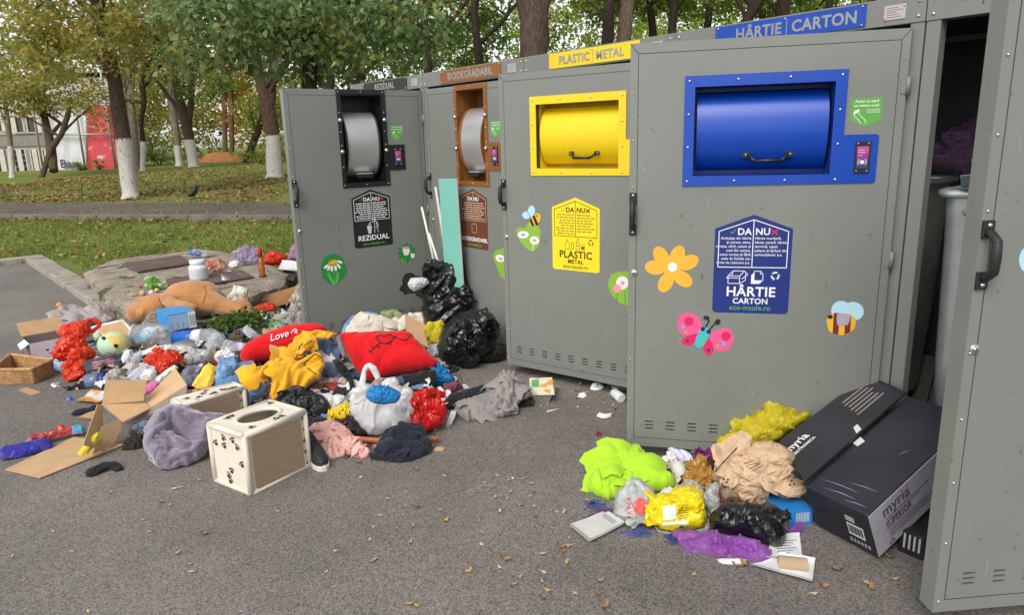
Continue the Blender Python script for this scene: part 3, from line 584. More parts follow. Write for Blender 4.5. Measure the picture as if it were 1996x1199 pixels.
# ---- building in renovation, far left
def building():
    D0 = 35.0; b = deep(60, 337, D0); Rt = V((_r.x, _r.y, 0)).normalized(); Fw = V((-Rt.y, Rt.x, 0)); sc = D0/FOC
    def P(px, py, o=0): d = ray(px, py); return CAM+d*((b-Fw*o-CAM).dot(Fw)/d.dot(Fw))
    b = P(60, 337); root = empty('renovated_building', b, 'grey building under renovation with printed scaffold cloth behind the small olive tree', 'building')
    def pl(mb, x0, y0, x1, y1, o0, th, mi=0):
        a, c = P(x0, y1), P(x1, y0); u0, u1 = (a-b).dot(Rt), (c-b).dot(Rt); z0, z1 = a.z, c.z; m = b+Rt*(u0+u1)/2-Fw*(o0+th/2)
        mb.box((m.x, m.y, (z0+z1)/2), (u1-u0, th, z1-z0), mi, Matrix.Rotation(math.atan2(Rt.y, Rt.x), 3, 'Z'))
    mb = MB(); pl(mb, -90, 150, 222, 350, -1.6, 1.6); mb.build('wall', M('render_grey', (186, 178, 168), .9, vs=.8, var=.2), root)
    mb = MB(); pl(mb, -90, 258, 92, 264, .05, .12, 0); pl(mb, -90, 264, 90, 289, .06, .05, 1); mb.build('parapet', [M('trim_pale', (196, 192, 184), .8), M('parapet_grey', (132, 126, 120), .9)], root)
    GL = M('dark_glass', (44, 46, 44), .15, var=.3, vs=.6); FR = M('window_pale', (190, 186, 176), .6)
    for x0, y0, x1, y1, nx, ny in [(30, 228, 50, 258, 1, 1), (52, 228, 78, 258, 1, 1), (26, 291, 58, 336, 2, 4), (60, 291, 96, 336, 3, 4), (-40, 291, 8, 336, 2, 4), (-40, 226, 8, 256, 2, 1)]:
        mb = MB()
        for k in range(nx+1): x = x0+(x1-x0)*k/nx; pl(mb, x-.8, y0, x+.8, y1, .04, .06)
        for k in range(ny+1): y = y0+(y1-y0)*k/ny; pl(mb, x0, y-.8, x1, y+.8, .04, .05)
        w = mb.build('window', FR, root); mb = MB(); pl(mb, x0, y0, x1, y1, .01, .02); mb.build('pane', GL, w)
    for x0, x1, mt, cols in [(104, 168, 'cloth_white', (206, 205, 208)), (170, 228, 'cloth_red', (206, 78, 84))]:
        mb = MB(); n = 30; vs = []
        top = 205
        for j in range(n+1):
            for i in range(n+1):
                x = x0+(x1-x0)*i/n; y = top+(338-top)*j/n; q = P(x, y, .9+.1*MN.noise(V((x*.05, y*.02, 2)))+.03*MN.noise(V((x*.3, y*.1, 5)))); vs.append(q)
        vs += [q+Fw*.02 for q in vs]; k = (n+1)**2
        mb.add(vs, [(j*(n+1)+i, (j+1)*(n+1)+i, (j+1)*(n+1)+i+1, j*(n+1)+i+1) for j in range(n) for i in range(n)] + [(k+j*(n+1)+i, k+j*(n+1)+i+1, k+(j+1)*(n+1)+i+1, k+(j+1)*(n+1)+i) for j in range(n) for i in range(n)], 0, True)
        if x0 == 104: pl(mb, 128, 329, 156, 338, 1.02, .01, 1); o_ = P(136, 327, 1.04); mb.text('Bau', 19*sc*1.15, o_, Rt, (0, 0, 1), .01, 2, bold=.03)
        mb.build('scaffold_cloth', [M(mt, cols, .8, vs=1.2, var=.12, c2=(210, 190, 190) if x0 > 150 else None, c2s=2.5, c2t=.66), M('cloth_pink', (214, 104, 104), .8), M('print_grey', (84, 84, 88), .8)], root, merge=True)
    mb = MB()
    for x in (86, 99, 168, 227): q = P(x, 340, 1.1); mb.tube([q, q+V((0, 0, 5))], .05, 8)
    for y in (200, 262): mb.tube([P(84, y, 1.1), P(231, y, 1.1)], .04, 8)
    mb.build('scaffold_frame', M('galvanised', (170, 170, 168), .5, .6), root)
    mb = MB(); pl(mb, -95, 142, 224, 150, -1.8, 2); mb.build('roof', M('roof_dark', (90, 84, 80), .9), root)
building()

# ---- concrete chamber with rusty covers
def slab():
    z = .21; pts = [at(160, 528, z), at(212, 506, z), at(345, 489, z), at(440, 487, z), at(500, 505, z), at(566, 528, z), at(549, 553, z), at(470, 575, z), at(380, 594, z), at(300, 606, z), at(244, 603, z), at(196, 565, z)]
    c = sum(pts, V((0, 0, 0)))/len(pts); c.z = 0; ol = spline([(p.x-c.x, p.y-c.y) for p in pts], .05, True); P = []
    for i, p in enumerate(ol): n_ = MN.noise(V((p.x*3, p.y*3, 1)))*.05+MN.noise(V((p.x*11, p.y*11, 4)))*.025; P.append(p*(1+n_/max(.3, p.length)))
    res = .05; Q = [(a, b) for a, b in zip(P, P[1:]+P[:1])]; inn = []
    for x in np.arange(-3, 3, res):
        for y in np.arange(-3, 3, res):
            k = False
            for a, b in Q:
                if (a.y > y) != (b.y > y) and x < a.x+(y-a.y)*(b.x-a.x)/(b.y-a.y): k = not k
            if k: inn.append(V((x+.01*math.sin(y*90), y)))
    r = CDT(P+inn, [], [list(range(len(P)))], 2, 1e-6); n = len(P); mb = MB()
    def de(p): return min((p-a).length for a in P)
    top = [(c.x+p.x, c.y+p.y, z+.02*MN.noise(V((p.x*2, p.y*2, 3)))+.012*MN.noise(V((p.x*9, p.y*9, 3)))-.035*max(0, 1-de(p)/.09)) for p in r[0]]
    mb.add(top, [list(f) for f in r[2]], 0, True)
    rows = 6; wall = []
    for k in range(rows+1):
        for i, p in enumerate(P):
            f = k/rows; bulge = .05*MN.noise(V((p.x*4, p.y*4, f*2)))+.04*MN.noise(V((p.x*12, p.y*12, f*6)))-.02*f*f; q = p*(1+(bulge if k else 0)/max(.4, p.length)); zz = top[i][2]*(1-f)-.04*f if k else top[i][2]; wall.append((c.x+q.x, c.y+q.y, zz))
    mb.add(wall, [(k*n+i, (k+1)*n+i, (k+1)*n+(i+1) % n, k*n+(i+1) % n) for k in range(rows) for i in range(n)], 0, True)
    s = mb.build('concrete_slab', M('old_concrete', (150, 138, 122), .95, var=.32, vs=7, bump=1, bs=38, dist=.03, c2=(84, 84, 58), c2s=3.2, c2t=.62), None, c)
    tagit(s, 'rough broken concrete chamber slab at the lawn corner with two rusty covers', 'concrete slab')
    R1 = M('rusty_plate', (104, 84, 76), .75, .2, var=.2, vs=5, bump=.6, bs=160, dist=.004)
    for q in ([(238, 515), (352, 499), (372, 514), (268, 531)], [(322, 546), (470, 528), (495, 541), (335, 566)]):
        mb = MB(); mb.quad([at(x, y, z+.018) for x, y in q], .022); mb.build('cover_plate', R1, s, bevel=.004)
slab()
# ---- crow
def crow():
    b = lawn(378, 388); t0 = (b-CAM).dot(_w); s = t0/FOC; R_ = V((_r.x, _r.y, 0)).normalized(); Z = V((0, 0, 1))
    root = empty('crow', b, 'dark crow standing on the leafy lawn behind the path, facing right', 'bird'); mb = MB()
    def Q(x, y, o=0): return b+R_*(x-377)*s+Z*(387-y)*s+V((R_.y, -R_.x, 0))*o
    body = [(365, 382, .6), (368, 381, 2.2), (372, 379, 4.4), (376, 376, 6.2), (380, 371.5, 6.2), (382.5, 367, 4.2), (384, 364, 3.9), (385.5, 362.6, 3.4), (387.6, 363, 1.6)]
    mb.tube([Q(x, y) for x, y, r in body], [r*s for x, y, r in body], 14, 0); o1 = mb.build('body', M('crow_black', (30, 29, 31), .5, vs=30), root)
    mb = MB(); mb.tube([Q(387, 362.9), Q(389.6, 363.6), Q(391.8, 364.8)], [1.4*s, 1*s, .2*s], 8); mb.build('beak', M('beak_black', (22, 22, 24), .35), root)
    for k in (-1, 1):
        mb = MB(); mb.tube([Q(377+k, 376, .03*k), Q(377.5+k, 381, .03*k), Q(377+k, 387, .03*k), Q(379.5+k, 387, .03*k)], [1*s, .6*s, .5*s, .4*s], 6); mb.build('leg', M('beak_black', (22, 22, 24)), root)
    for k in (-1, 1):
        mb = MB(); mb.tube([Q(381, 372, .04*k), Q(376, 375, .06*k), Q(370, 378.5, .05*k), Q(364, 381, .03*k)], [1.6*s, 2.8*s, 2.2*s, .4*s], 8); mb.build('wing', M('crow_grey', (58, 56, 58), .6), root)
crow()

# ================================================================== THE RECYCLING CONTAINERS
UW = 1.237; DT = .04; FY = -.022
GREY = M('door_grey', (122, 125, 119), .36, var=.07, vs=1.6, bump=.1, bs=2.2, dist=.012, c2=(98, 99, 92), c2s=34, c2t=.71)
GREY2 = M('housing_grey', (120, 121, 117), .5, var=.05, vs=2, bump=.12, bs=420, dist=.0015)
SEAM = M('seam_dark', (52, 53, 50), .8); INNER_SHADE = M('inside_shade', (58, 58, 57), .75, var=.3)  # second colour has the shade of the container interior painted in
STEEL = M('brushed_steel', (206, 204, 201), .42, .75, var=.1, vs=3, bump=.06, bs=300); BOLT = M('bolt_steel', (208, 206, 202), .28, .9, var=.05)
RUB = M('handle_black', (34, 34, 34), .42, var=.1); WHITE = M('print_white', (232, 232, 230), .5, var=.02); BLK = M('print_black', (30, 30, 30), .5, var=.02)
def col(n, c): return M('print_'+n, c, .45, var=.04)
class Face:
    "flat decals in a door's own coordinates; d lifts each layer"
    def __init__(s, M4, y): s.M = M4; s.y = y; s.I = M4.inverted()
    def uv(s, px, py):
        o = s.I @ CAM; d = (s.I.to_3x3() @ ray(px, py)); t = (s.y-o.y)/d.y; q = o+d*t; return (q.x, q.z)
    def poly(s, mb, pts, k=1, mi=0):
        y0 = s.y-.0004; y1 = s.y-.0006-.0007*k
        n = len(pts); A = sum(pts[i][0]*pts[(i+1) % n][1]-pts[(i+1) % n][0]*pts[i][1] for i in range(n))
        if A < 0: pts = pts[::-1]
        mb.add([(p[0], y0, p[1]) for p in pts]+[(p[0], y1, p[1]) for p in pts], [list(range(n, 2*n))]+[(i, (i+1) % n, n+(i+1) % n, n+i) for i in range(n)], mi)
    def pp(s, mb, pxs, k=1, mi=0, smooth=0):
        pts = [s.uv(*p) for p in pxs]
        if smooth: pts = [tuple(p) for p in spline(pts, smooth)]
        s.poly(mb, pts, k, mi)
    def ell(s, mb, cx, cz, rx, rz, rot=0, k=1, mi=0, n=18): s.poly(mb, ell(cx, cz, rx, rz, rot, n), k, mi)
    def pell(s, mb, px, py, rx, ry, rot=0, k=1, mi=0, n=18): s.pp(mb, ell(px, py, rx, ry, rot, n), k, mi)
    def line(s, mb, pts, w, k=1, mi=0):
        for a, b in zip(pts, pts[1:]):
            a, b = V(a), V(b); d = (b-a).normalized(); q = V((-d.y, d.x))*w/2; e = d*w*.4; s.poly(mb, [tuple(a-e-q), tuple(b+e-q), tuple(b+e+q), tuple(a-e+q)], k, mi)
    def pline(s, mb, pxs, w, k=1, mi=0): s.line(mb, [s.uv(*p) for p in pxs], w, k, mi)
    def rect(s, mb, x0, z0, x1, z1, k=1, mi=0): s.poly(mb, [(x0, z0), (x1, z0), (x1, z1), (x0, z1)], k, mi)
    def text(s, mb, t, size, x, z, k=2, mi=0, align='CENTER', bold=.02, sx=1): mb.text(t, size, (x, s.y-.0006-.0007*(k-1), z), (1, 0, 0), (0, 0, 1), .0008, mi, align, bold, sx)
def holed(mb, outer, holes, y0, y1, mi=0):
    "sheet in the xz plane with openings, from y0 (front) to y1"
    pts = [V(p) for p in outer]; loops = [list(range(len(outer)))]
    for h in holes: loops.append(list(range(len(pts), len(pts)+len(h)))); pts += [V(p) for p in h]
    r = CDT(pts, [], loops, 2, 1e-7); vs = r[0]; n = len(vs)
    front = [(p.x, y0, p.y) for p in vs]; back = [(p.x, y1, p.y) for p in vs]; F = []
    for f in r[2]:
        f = list(f); a, b, c = [vs[i] for i in f[:3]]
        if (b-a).cross(c-a) < 0: f = f[::-1]
        F.append(f)
    mb.add(front+back, F+[[i+n for i in f][::-1] for f in F], mi)
    for li, loop in enumerate([outer]+holes):
        k = len(loop); A = sum(loop[i][0]*loop[(i+1) % k][1]-loop[(i+1) % k][0]*loop[i][1] for i in range(k)); lp = loop if (A > 0) == (li == 0) else loop[::-1]
        mb.add([(p[0], y0, p[1]) for p in lp]+[(p[0], y1, p[1]) for p in lp], [((i+1) % k, i, k+i, k+(i+1) % k) for i in range(k)], mi)
def rrect(x0, z0, x1, z1, r=0, n=4):
    if not r: return [(x0, z0), (x1, z0), (x1, z1), (x0, z1)]
    o = []
    for cx, cz, a in ((x1-r, z0+r, -90), (x1-r, z1-r, 0), (x0+r, z1-r, 90), (x0+r, z0+r, 180)):
        for i in range(n+1): t = rad(a+90*i/n); o.append((cx+r*math.cos(t), cz+r*math.sin(t)))
    return o
def bolt(mb, x, z, y, r=.006, mi=1):
    mb.lathe((x, y+.001, z), (0, -1, 0), [(0, r), (.003, r*.95), (.006, r*.5), (.0065, 0)], 10, mi)
def door_handle(door, x, z0, z1, y):
    mb = MB(); yo = y-.045
    for z, sgn in ((z0, 1), (z1, -1)):
        mb.box((x, y-.005, z), (.034, .01, .05)); mb.tube([(x, y-.006, z+.008*sgn), (x, y-.022, z+.012*sgn), (x, yo, z+.03*sgn), (x, yo, z+.045*sgn)], [.012, .012, .013, .0135], 10)
    mb.tube([(x, yo, z0+.03), (x, yo-.001, (z0+z1)/2), (x, yo, z1-.03)], [.013, .0145, .013], 12)
    for z in (z0-.012, z1+.012): bolt(mb, x, z, y-.01, .007)
    mb.build('handle', [RUB, BOLT], door, local=True, bevel=.002)
def container_unit(i, theta, kind, colr, pcol, sign, label, name):
    root = empty('recycling_container', (i*UW, 0, 0), label, 'container', 'row of recycling containers')
    X0, X1 = 0, UW; H_ = 2.097; dp = 1.25
    # housing: posts, sides, roof, back, floor, all with thickness; open at the front
    mb = MB(); e = .003
    mb.box((.03, .03, 1.0), (.054, .06, 1.985)); mb.box((UW-.03, .03, 1.0), (.054, .06, 1.985))
    
    if i == -1: mb.box((.006, dp/2+.06, 1.035), (.006, dp-.12, 2.05))
    if i == 3: mb.box((UW-.006, dp/2+.06, 1.035), (.006, dp-.12, 2.05))
   
    mb.box((UW/2, dp-.01, 1.035), (UW-.02, .01, 2.05)); mb.box((UW/2, dp/2+.06, 2.075), (UW-.004, dp-.02, .03)); mb.box((UW/2, dp/2+.06, .035), (UW-.03, dp-.14, .02)); mb.box((UW/2, .02, .04), (UW-.116, .03, .055))
    mb.build('body', GREY2, root, local=True, bevel=.003)
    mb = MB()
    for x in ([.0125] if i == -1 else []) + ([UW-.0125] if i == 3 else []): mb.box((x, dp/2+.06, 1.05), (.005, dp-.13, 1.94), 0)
    mb.box((UW/2, dp-.02, 1.05), (UW-.04, .006, 1.94), 0); mb.box((UW/2, dp/2+.06, 2.052), (UW-.04, dp-.14, .006), 0); mb.build('shade_lining', INNER_SHADE, root, local=True)  # added sheets inside the housing, coloured dark to paint in its shade
    mb = MB(); mb.box((UW/2, .03, 2.0425), (UW-.004, .07, .107))
    for x in (.028, UW-.028):
        for z in (2.013, 2.07): bolt(mb, x, z, -.005, .007)
    fa = Face(Matrix.Translation((i*UW, 0, 0)), -.005); fas = mb.build('fascia', [GREY2, BOLT], root, local=True, bevel=.002)
    if kind != 'glass':
        mb = MB(); mb.box(((.255+1.0)/2, -.0075, 2.0435), (.745, .004, .091)); f2 = Face(fa.M, -.0096)
        for x in (.27, .63, .985): bolt(mb, x, 2.08, -.009, .005, 2); 
        for x in (.27, .985): bolt(mb, x, 2.006, -.009, .005, 2)
        if '|' in sign:
            a, b = sign.split('|'); f2.text(mb, a, .069, .615, 2.019, 1, 1, 'RIGHT', .03); f2.text(mb, b, .069, .665, 2.019, 1, 1, 'LEFT', .03); f2.rect(mb, .638, 2.008, .642, 2.078, 1, 1)
        else: f2.text(mb, sign, .069, .632, 2.019, 1, 1, 'CENTER', .03)
        mb.build('name_plate', [pcol, M('cut_letter', (146, 146, 142), .6), BOLT], fas, local=True)
        mb = MB(); mb.box((1.117, -.007, 2.039), (.085, .003, .056)); f3 = Face(fa.M, -.0086)
        for k in range(5): f3.rect(mb, 1.085, 2.02+.009*k, 1.085+.064*(.6+.4*math.sin(k*2+i) ** 2), 2.0225+.009*k, 1, 1)
        for a, b in ((1.08, 2.017), (1.153, 2.061)): bolt(mb, a, b, -.0085, .004, 2)
        mb.build('rating_plate', [M('plate_pale', (186, 176, 172), .5, .2), M('plate_print', (150, 136, 132), .6), BOLT], fas, local=True)
    else:
        mb = MB(); mb.box((.255+.37, -.0075, 2.0435), (.745, .004, .091)); bolt(mb, .27, 2.006, -.009, .005, 1); bolt(mb, .27, 2.08, -.009, .005, 1)
        mb.build('name_plate', [pcol, BOLT], fas, local=True)
        mb = MB(); pl_ = [(.145, 2.075), (.118, 2.05), (.175, 2.052), (.2, 2.085), (.205, 2.05), (.196, 2.022)]; mb.tube([(x, -.006, z) for x, z in pl_], .0013, 5); mb.build('scribble', BLK, fas, local=True)
    # door
    th = rad(theta); hx, hy = UW-.051, -.004
    door_M = Matrix.Translation((i*UW+hx, hy, 0)) @ Matrix.Rotation(th, 4, 'Z')
    L_, Rr, B_, T_ = -1.117, -.002, .08, 1.968
    wide = kind == 'wide'
    if kind == 'narrow': ho = (-.69, 1.28, -.362, 1.932); fr = [(-.722, 1.243), (-.325, 1.243), (-.325, 1.36), (-.182, 1.36), (-.182, 1.556), (-.325, 1.556), (-.325, 1.969), (-.722, 1.969)]
    else: ho = (-.838, 1.395, -.272, 1.775); fr = [(-.882, 1.35), (-.1, 1.357), (-.09, 1.366), (-.09, 1.55), (-.1, 1.557), (-.226, 1.557), (-.226, 1.822), (-.882, 1.822)]
    slots = []
    for k in range(9):
        for j in range(3): x = -1.03+.1015*k; slots.append(rrect(x, .172+.018*j, x+.042, .180+.018*j, .0035, 2))
    mb = MB(); holed(mb, rrect(L_, B_, Rr, T_), [rrect(*ho)]+slots, FY, FY+DT-.006)
    fc = Face(door_M, FY)
    for x in (L_+.015,):
        for z in np.arange(.12, 1.96, .205):
            if abs(z-1.22) > .12: bolt(mb, x, z, FY, .0045)
    # the folded border seam
    for a, b in ((( -1.082, .125), (-1.082, 1.925)), ((-1.082, 1.925), (-.036, 1.925)), ((-.036, 1.925), (-.036, .125)), ((-.036, .125), (-1.082, .125)), ((L_+.002, T_-.002), (-1.082, 1.925)), ((Rr, T_), (-.036, 1.925))): fc.line(mb, [a, b], .0028, 0, 2)
    rs = random.Random(i+40)
    for k in range(26):
        x, z, L0, a = rs.uniform(-1.05, -.08), rs.uniform(.15, 1.9), rs.uniform(.008, .07), rs.choice((rs.gauss(1.57, .25), rs.uniform(0, 3.1)))
        if not (ho[0]-.06 < x < ho[2]+.06 and z > ho[1]-.12): fc.line(mb, [(x, z), (x+L0*.5*math.cos(a), z+L0*.5*math.sin(a)), (x+L0*math.cos(a+.2), z+L0*math.sin(a+.2))], rs.uniform(.0008, .0018), -.3, 3 if k % 3 else 4)
    door = mb.build('door', [GREY, BOLT, SEAM, M('scratch_pale', (158, 160, 154), .5), M('scratch_dark', (84, 84, 78), .7)], root, local=True); door.location = (hx, hy, 0); door.rotation_euler = (0, 0, th)
    mb = MB()
    for x0, x1 in ((L_+.001, L_+.012), (Rr-.012, Rr-.001)): mb.box(((x0+x1)/2, FY+.05, (B_+T_)/2), (x1-x0, .03, T_-B_-.004))
    mb.box(((L_+Rr)/2, FY+.05, T_-.008), (Rr-L_-.03, .03, .012)); mb.box(((L_+Rr)/2, FY+.05, B_+.008), (Rr-L_-.03, .03, .012)); mb.build('door_flange', GREY, door, local=True)
    for z in (1.745, 1.025, .3):
        mb = MB(); mb.tube([(Rr+.004, FY-.004, z-.036), (Rr+.004, FY-.004, z+.036)], .0085, 10); mb.box((Rr-.012, FY-.002, z), (.024, .003, .06)); mb.build('hinge', GREY2, door, local=True)
    door_handle(door, -1.098, 1.155, 1.3, FY)
    mb = MB(); mb.lathe((-1.09, FY+.002, .952), (0, -1, 0), [(0, .015), (.006, .015), (.008, .012), (.0085, .007), (.004, .006), (.004, 0)], 18); mb.build('lock', BOLT, door, local=True)
    if kind != 'glass': chute(door, fc, kind, ho, fr, colr)
    return root, door, fc
def chute(door, fc, kind, ho, fr, colr):
    x0, z0, x1, z1 = ho; mb = MB(); holed(mb, fr, [rrect(*ho)], FY-.006, FY-.0005, 0); dpt = .2 if kind == 'narrow' else .16; t = .004
    for a, b in (((x0-t, x0), 0), ((x1, x1+t), 0)): mb.box(((a[0]+a[1])/2, FY-.005+dpt/2, (z0+z1)/2), (t, dpt, z1-z0+2*t), 0)
    for z in (z0-t/2, z1+t/2): mb.box(((x0+x1)/2, FY-.005+dpt/2, z), (x1-x0, dpt, t), 0)
    mb.box(((x0+x1)/2, FY-.005+dpt+t/2, (z0+z1)/2), (x1-x0+2*t, t, z1-z0+2*t), 0)
    if kind == 'narrow': bp = [(x, z) for x in (x0-.018, x1+.018) for z in (1.262, 1.40, 1.56, 1.66, 1.80, 1.95)]+[((x0+x1)/2, 1.262), ((x0+x1)/2, 1.951)]
    else: bp = [(x, z) for x in (x0-.024, x1+.024) for z in (1.372, 1.52, 1.66, 1.80)]+[(x, z) for x in (-.66, -.45) for z in (1.372, 1.80)]
    for x, z in bp: bolt(mb, x, z, FY-.006, .0065 if kind == 'wide' else .005)
    if kind == 'narrow':
        for x in (x0-.018, x1+.018):
            for z in (1.515, 1.745): mb.lathe((x, FY-.006, z), (0, -1, 0), [(0, .016), (.01, .016), (.017, .011), (.019, 0)], 14, 1)
    mb.build('chute_frame', [colr, BOLT], door, local=True)
    # the drum
    mb = MB(); n = 22; pts = []
    if kind == 'narrow': ya, rz, cz, ry, xa, xb, a0, a1 = FY+.135, .245, 1.565, .14, x0+.032, x1-.04, -86, 80
    else: ya, rz, cz, ry, xa, xb, a0, a1 = FY+.125, .172, 1.586, .108, x0+.012, x1-.012, -86, 86
    for k in range(n+1): a = rad(a0+(a1-a0)*k/n); pts.append((ya-ry*math.cos(a), cz+rz*math.sin(a)))
    vs = [(x, y, z) for x in (xa, xb) for y, z in pts]; m = n+1
    mb.add(vs, [(i, m+i, m+i+1, i+1) for i in range(n)], 0, True); mb.add([(xa, y, z) for y, z in pts], [list(range(m))], 1); mb.add([(xb, y, z) for y, z in pts], [list(range(m))[::-1]], 1)
    drum = mb.build('drum', [STEEL if kind == 'narrow' else colr, colr], door, local=True)
    if kind == 'narrow':
        for xa2, xb2 in ((x0+.02, x0+.031), (x1-.039, x1-.028)):
            mb = MB(); q = [(y-.012, z) for y, z in pts]; k = [(xa2, y, z) for y, z in q]; mb.prism(k+[(xa2, pts[-1][0]+.02, pts[-1][1]), (xa2, pts[0][0]+.02, pts[0][1])], (xb2-xa2, 0, 0)); mb.build('drum_cheek', colr, door, local=True)
        mb = MB(); zc = 1.335; xc = (x0+x1)/2
        mb.box((xc, FY+.03, zc+.008), (.12, .05, .01), 1); mb.box((xc, FY+.004, zc-.008), (.12, .006, .03), 0); mb.box((xc-.057, FY+.022, zc-.012), (.006, .04, .026), 0); mb.box((xc+.057, FY+.022, zc-.012), (.006, .04, .026), 0); mb.build('drum_handle', [RUB, STEEL], door, local=True, bevel=.002)
    else:
        mb = MB(); zc = 1.482; y = FY+.037; xc = (-.613-.43)/2 if True else 0
        for sx in (-1, 1):
            mb.box((xc+sx*.088, y-.001, zc), (.032, .008, .024)); mb.tube([(xc+sx*.08, y-.004, zc), (xc+sx*.066, y-.024, zc-.018), (xc+sx*.052, y-.034, zc-.026)], .0075, 8); bolt(mb, xc+sx*.092, zc, y-.005, .005)
        mb.tube([(xc-.056, y-.034, zc-.026), (xc+.056, y-.034, zc-.026)], .008, 10); mb.build('drum_handle', [RUB, BOLT], door, local=True)
    # card reader
    xr0, xr1 = (-.279, -.213) if kind == 'narrow' else (-.179, -.118); f = Face(fc.M, FY-.006); mb = MB(); zb, zt = 1.398, 1.528
    mb.box(((xr0+xr1)/2, FY-.0085, (zb+zt)/2), (xr1-xr0, .005, zt-zb), 0); f2 = Face(fc.M, FY-.011)
    for k in range(10): f2.rect(mb, xr0+.008, zb+.02+.009*k, xr1-.008, zb+.02+.009*(k+1)-.0002, 1, 2 if k < 4 else (3 if k < 7 else 4))
    for x in (xr0+.01, xr1-.01):
        for z in (zb+.009, zt-.008): bolt(mb, x, z, FY-.011, .004, 1)
    xc = (xr0+xr1)/2; f2.ell(mb, xc, zb+.045, .008, .008, 0, 2, 5)
    for k in (1, 2):
        for s_ in (-1, 1): f2.line(mb, [(xc+s_*(.008+.005*k)*math.cos(a), zb+.045+(.008+.005*k)*math.sin(a)) for a in (-.7, -.3, .1, .5, .8)], .0014, 2, 5)
    for k, w in enumerate((.6, .9, .75)): f2.rect(mb, xr0+.013, zb+.072+.011*k, xr0+.013+.03*w, zb+.0735+.011*k, 2, 5)
    mb.build('card_reader', [RUB, BOLT, col('indigo', (70, 52, 120)), col('plum', (136, 58, 134)), col('magenta', (186, 74, 140)), WHITE], door, local=True)
def notice(door, fc, x0, x1, body, line, txt, big, small, da, nu, icons, site, x_red, chk, bsize, ssz=.028):
    zb, zs, zp = .772, 1.16, 1.222; xc = (x0+x1)/2; mb = MB(); f = fc; r = .018
    bot = [p for p in rrect(x0, zb, x1, zs, r)]; out = [p for p in bot if p[1] < zs-.1]; out = sorted([p for p in out if p[0] > xc], key=lambda p: p[1]) + [(x1, zs), (xc, zp), (x0, zs)] + sorted([p for p in out if p[0] <= xc], key=lambda p: -p[1])
    f.poly(mb, out, 0, 0); m = .018; zf = .985
    ln = [(x0+m, zf), (x1-m, zf), (x1-m, zs-.012), (xc, zp-.022), (x0+m, zs-.012), (x0+m, zf)]; f.line(mb, ln, .0035, 1, 1); f.line(mb, [(xc, zf), (xc, zp-.022)], .0035, 1, 1)
    f.text(mb, 'DA', .042, xc-.008, 1.133, 2, 2, 'RIGHT', .018); f.text(mb, 'NU', .042, xc+.008, 1.133, 2, 2, 'LEFT', .018)
    f.line(mb, [(xc-.098, 1.147), (xc-.092, 1.138), (xc-.076, 1.156)], .003, 1, 3); 
    for s_ in (-1, 1): f.line(mb, [(xc+.078, 1.145-.009*s_), (xc+.1, 1.145+.009*s_)], .0065, 1, 4)
    for k, t in enumerate(da):
        if isinstance(t, str): f.text(mb, t, .0165, xc-.008, 1.112-.0185*k, 2, 5, 'RIGHT', .004)
        else:
            x = xc-.01
            for w in t: f.rect(mb, x-w, 1.113-.0165*k, x, 1.120-.0165*k, 1, 5); x -= w+.006
    for k, t in enumerate(nu):
        if isinstance(t, str): f.text(mb, t, .0165, xc+.008, 1.112-.0185*k, 2, 5, 'LEFT', .004)
        else:
            x = xc+.01
            for w in t: f.rect(mb, x, 1.113-.0165*k, x+w, 1.120-.0165*k, 1, 5); x += w+.006
    icons(f, mb, xc)
    f.text(mb, big, bsize, xc, .852 if small else .828, 2, 2, 'CENTER', .018)
    if small: f.text(mb, small, .036, xc, .817, 2, 2, 'CENTER', .016)
    f.text(mb, site, .034, xc, .787 if small else .79, 2, 3, 'CENTER', .005)
    mb.build('notice_sticker', [body, line, txt, col('leaf', (92, 168, 82)) if body.name != 'print_yellow' else col('olive', (96, 112, 30)), x_red, chk], door, local=True)
def recycle(f, mb, cx, cz, r, mi):
    for k in range(3):
        a = rad(90+120*k); p = [(cx+r*math.cos(a+t)*q, cz+r*math.sin(a+t)*q) for t, q in ((-.62, 1), (-.05, 1.0), (.45, .95), (.35, .62), (-.05, .6), (-.5, .66))]; f.poly(mb, p, 1, mi)
        b = a+.55; c_ = (cx+r*.8*math.cos(b), cz+r*.8*math.sin(b)); f.poly(mb, [(c_[0]+r*.36*math.cos(b), c_[1]+r*.36*math.sin(b)), (c_[0]+r*.38*math.cos(b+1.75), c_[1]+r*.38*math.sin(b+1.75)), (c_[0]-r*.32*math.cos(b), c_[1]-r*.32*math.sin(b))], 1, mi)
def badge(door, fc, x0, x1):
    mb = MB(); f = fc; xc = (x0+x1)/2; f.poly(mb, [(x0, 1.703), (x0, 1.615), (xc, 1.586), (x1, 1.615), (x1, 1.703)], 0, 0)
    f.text(mb, 'Acces cu card', .0155, xc, 1.686, 1, 1, 'CENTER', .012); f.text(mb, 'sau telefon mobil', .0135, xc, 1.669, 1, 1, 'CENTER', .012)
    for k in range(3): f.rect(mb, xc+.002, 1.656-.006*k, x1-.008, 1.6575-.006*k, 1, 1)
    h = [(x0+.016, 1.655), (x0+.028, 1.65), (x0+.04, 1.632), (x0+.056, 1.618), (x0+.062, 1.604)]; f.line(mb, h, .0022, 1, 1); f.line(mb, [(x0+.012, 1.645), (x0+.018, 1.63), (x0+.032, 1.618), (x0+.044, 1.6)], .0022, 1, 1)
    f.poly(mb, [(x0+.012, 1.648), (x0+.03, 1.66), (x0+.036, 1.652), (x0+.018, 1.64)], 1, 1)
    mb.build('access_sticker', [col('badge', (92, 160, 70)), WHITE], door, local=True)
BLUE = M('blue_paint', (10, 66, 166), .34, var=.05, vs=2, bump=.06, bs=300); YEL = M('yellow_paint', (232, 200, 22), .4, var=.04, vs=2, bump=.06, bs=300)
BRN = M('brown_paint', (134, 84, 36), .45, var=.06, vs=2); BLKP = M('black_paint', (30, 30, 31), .42, var=.1)
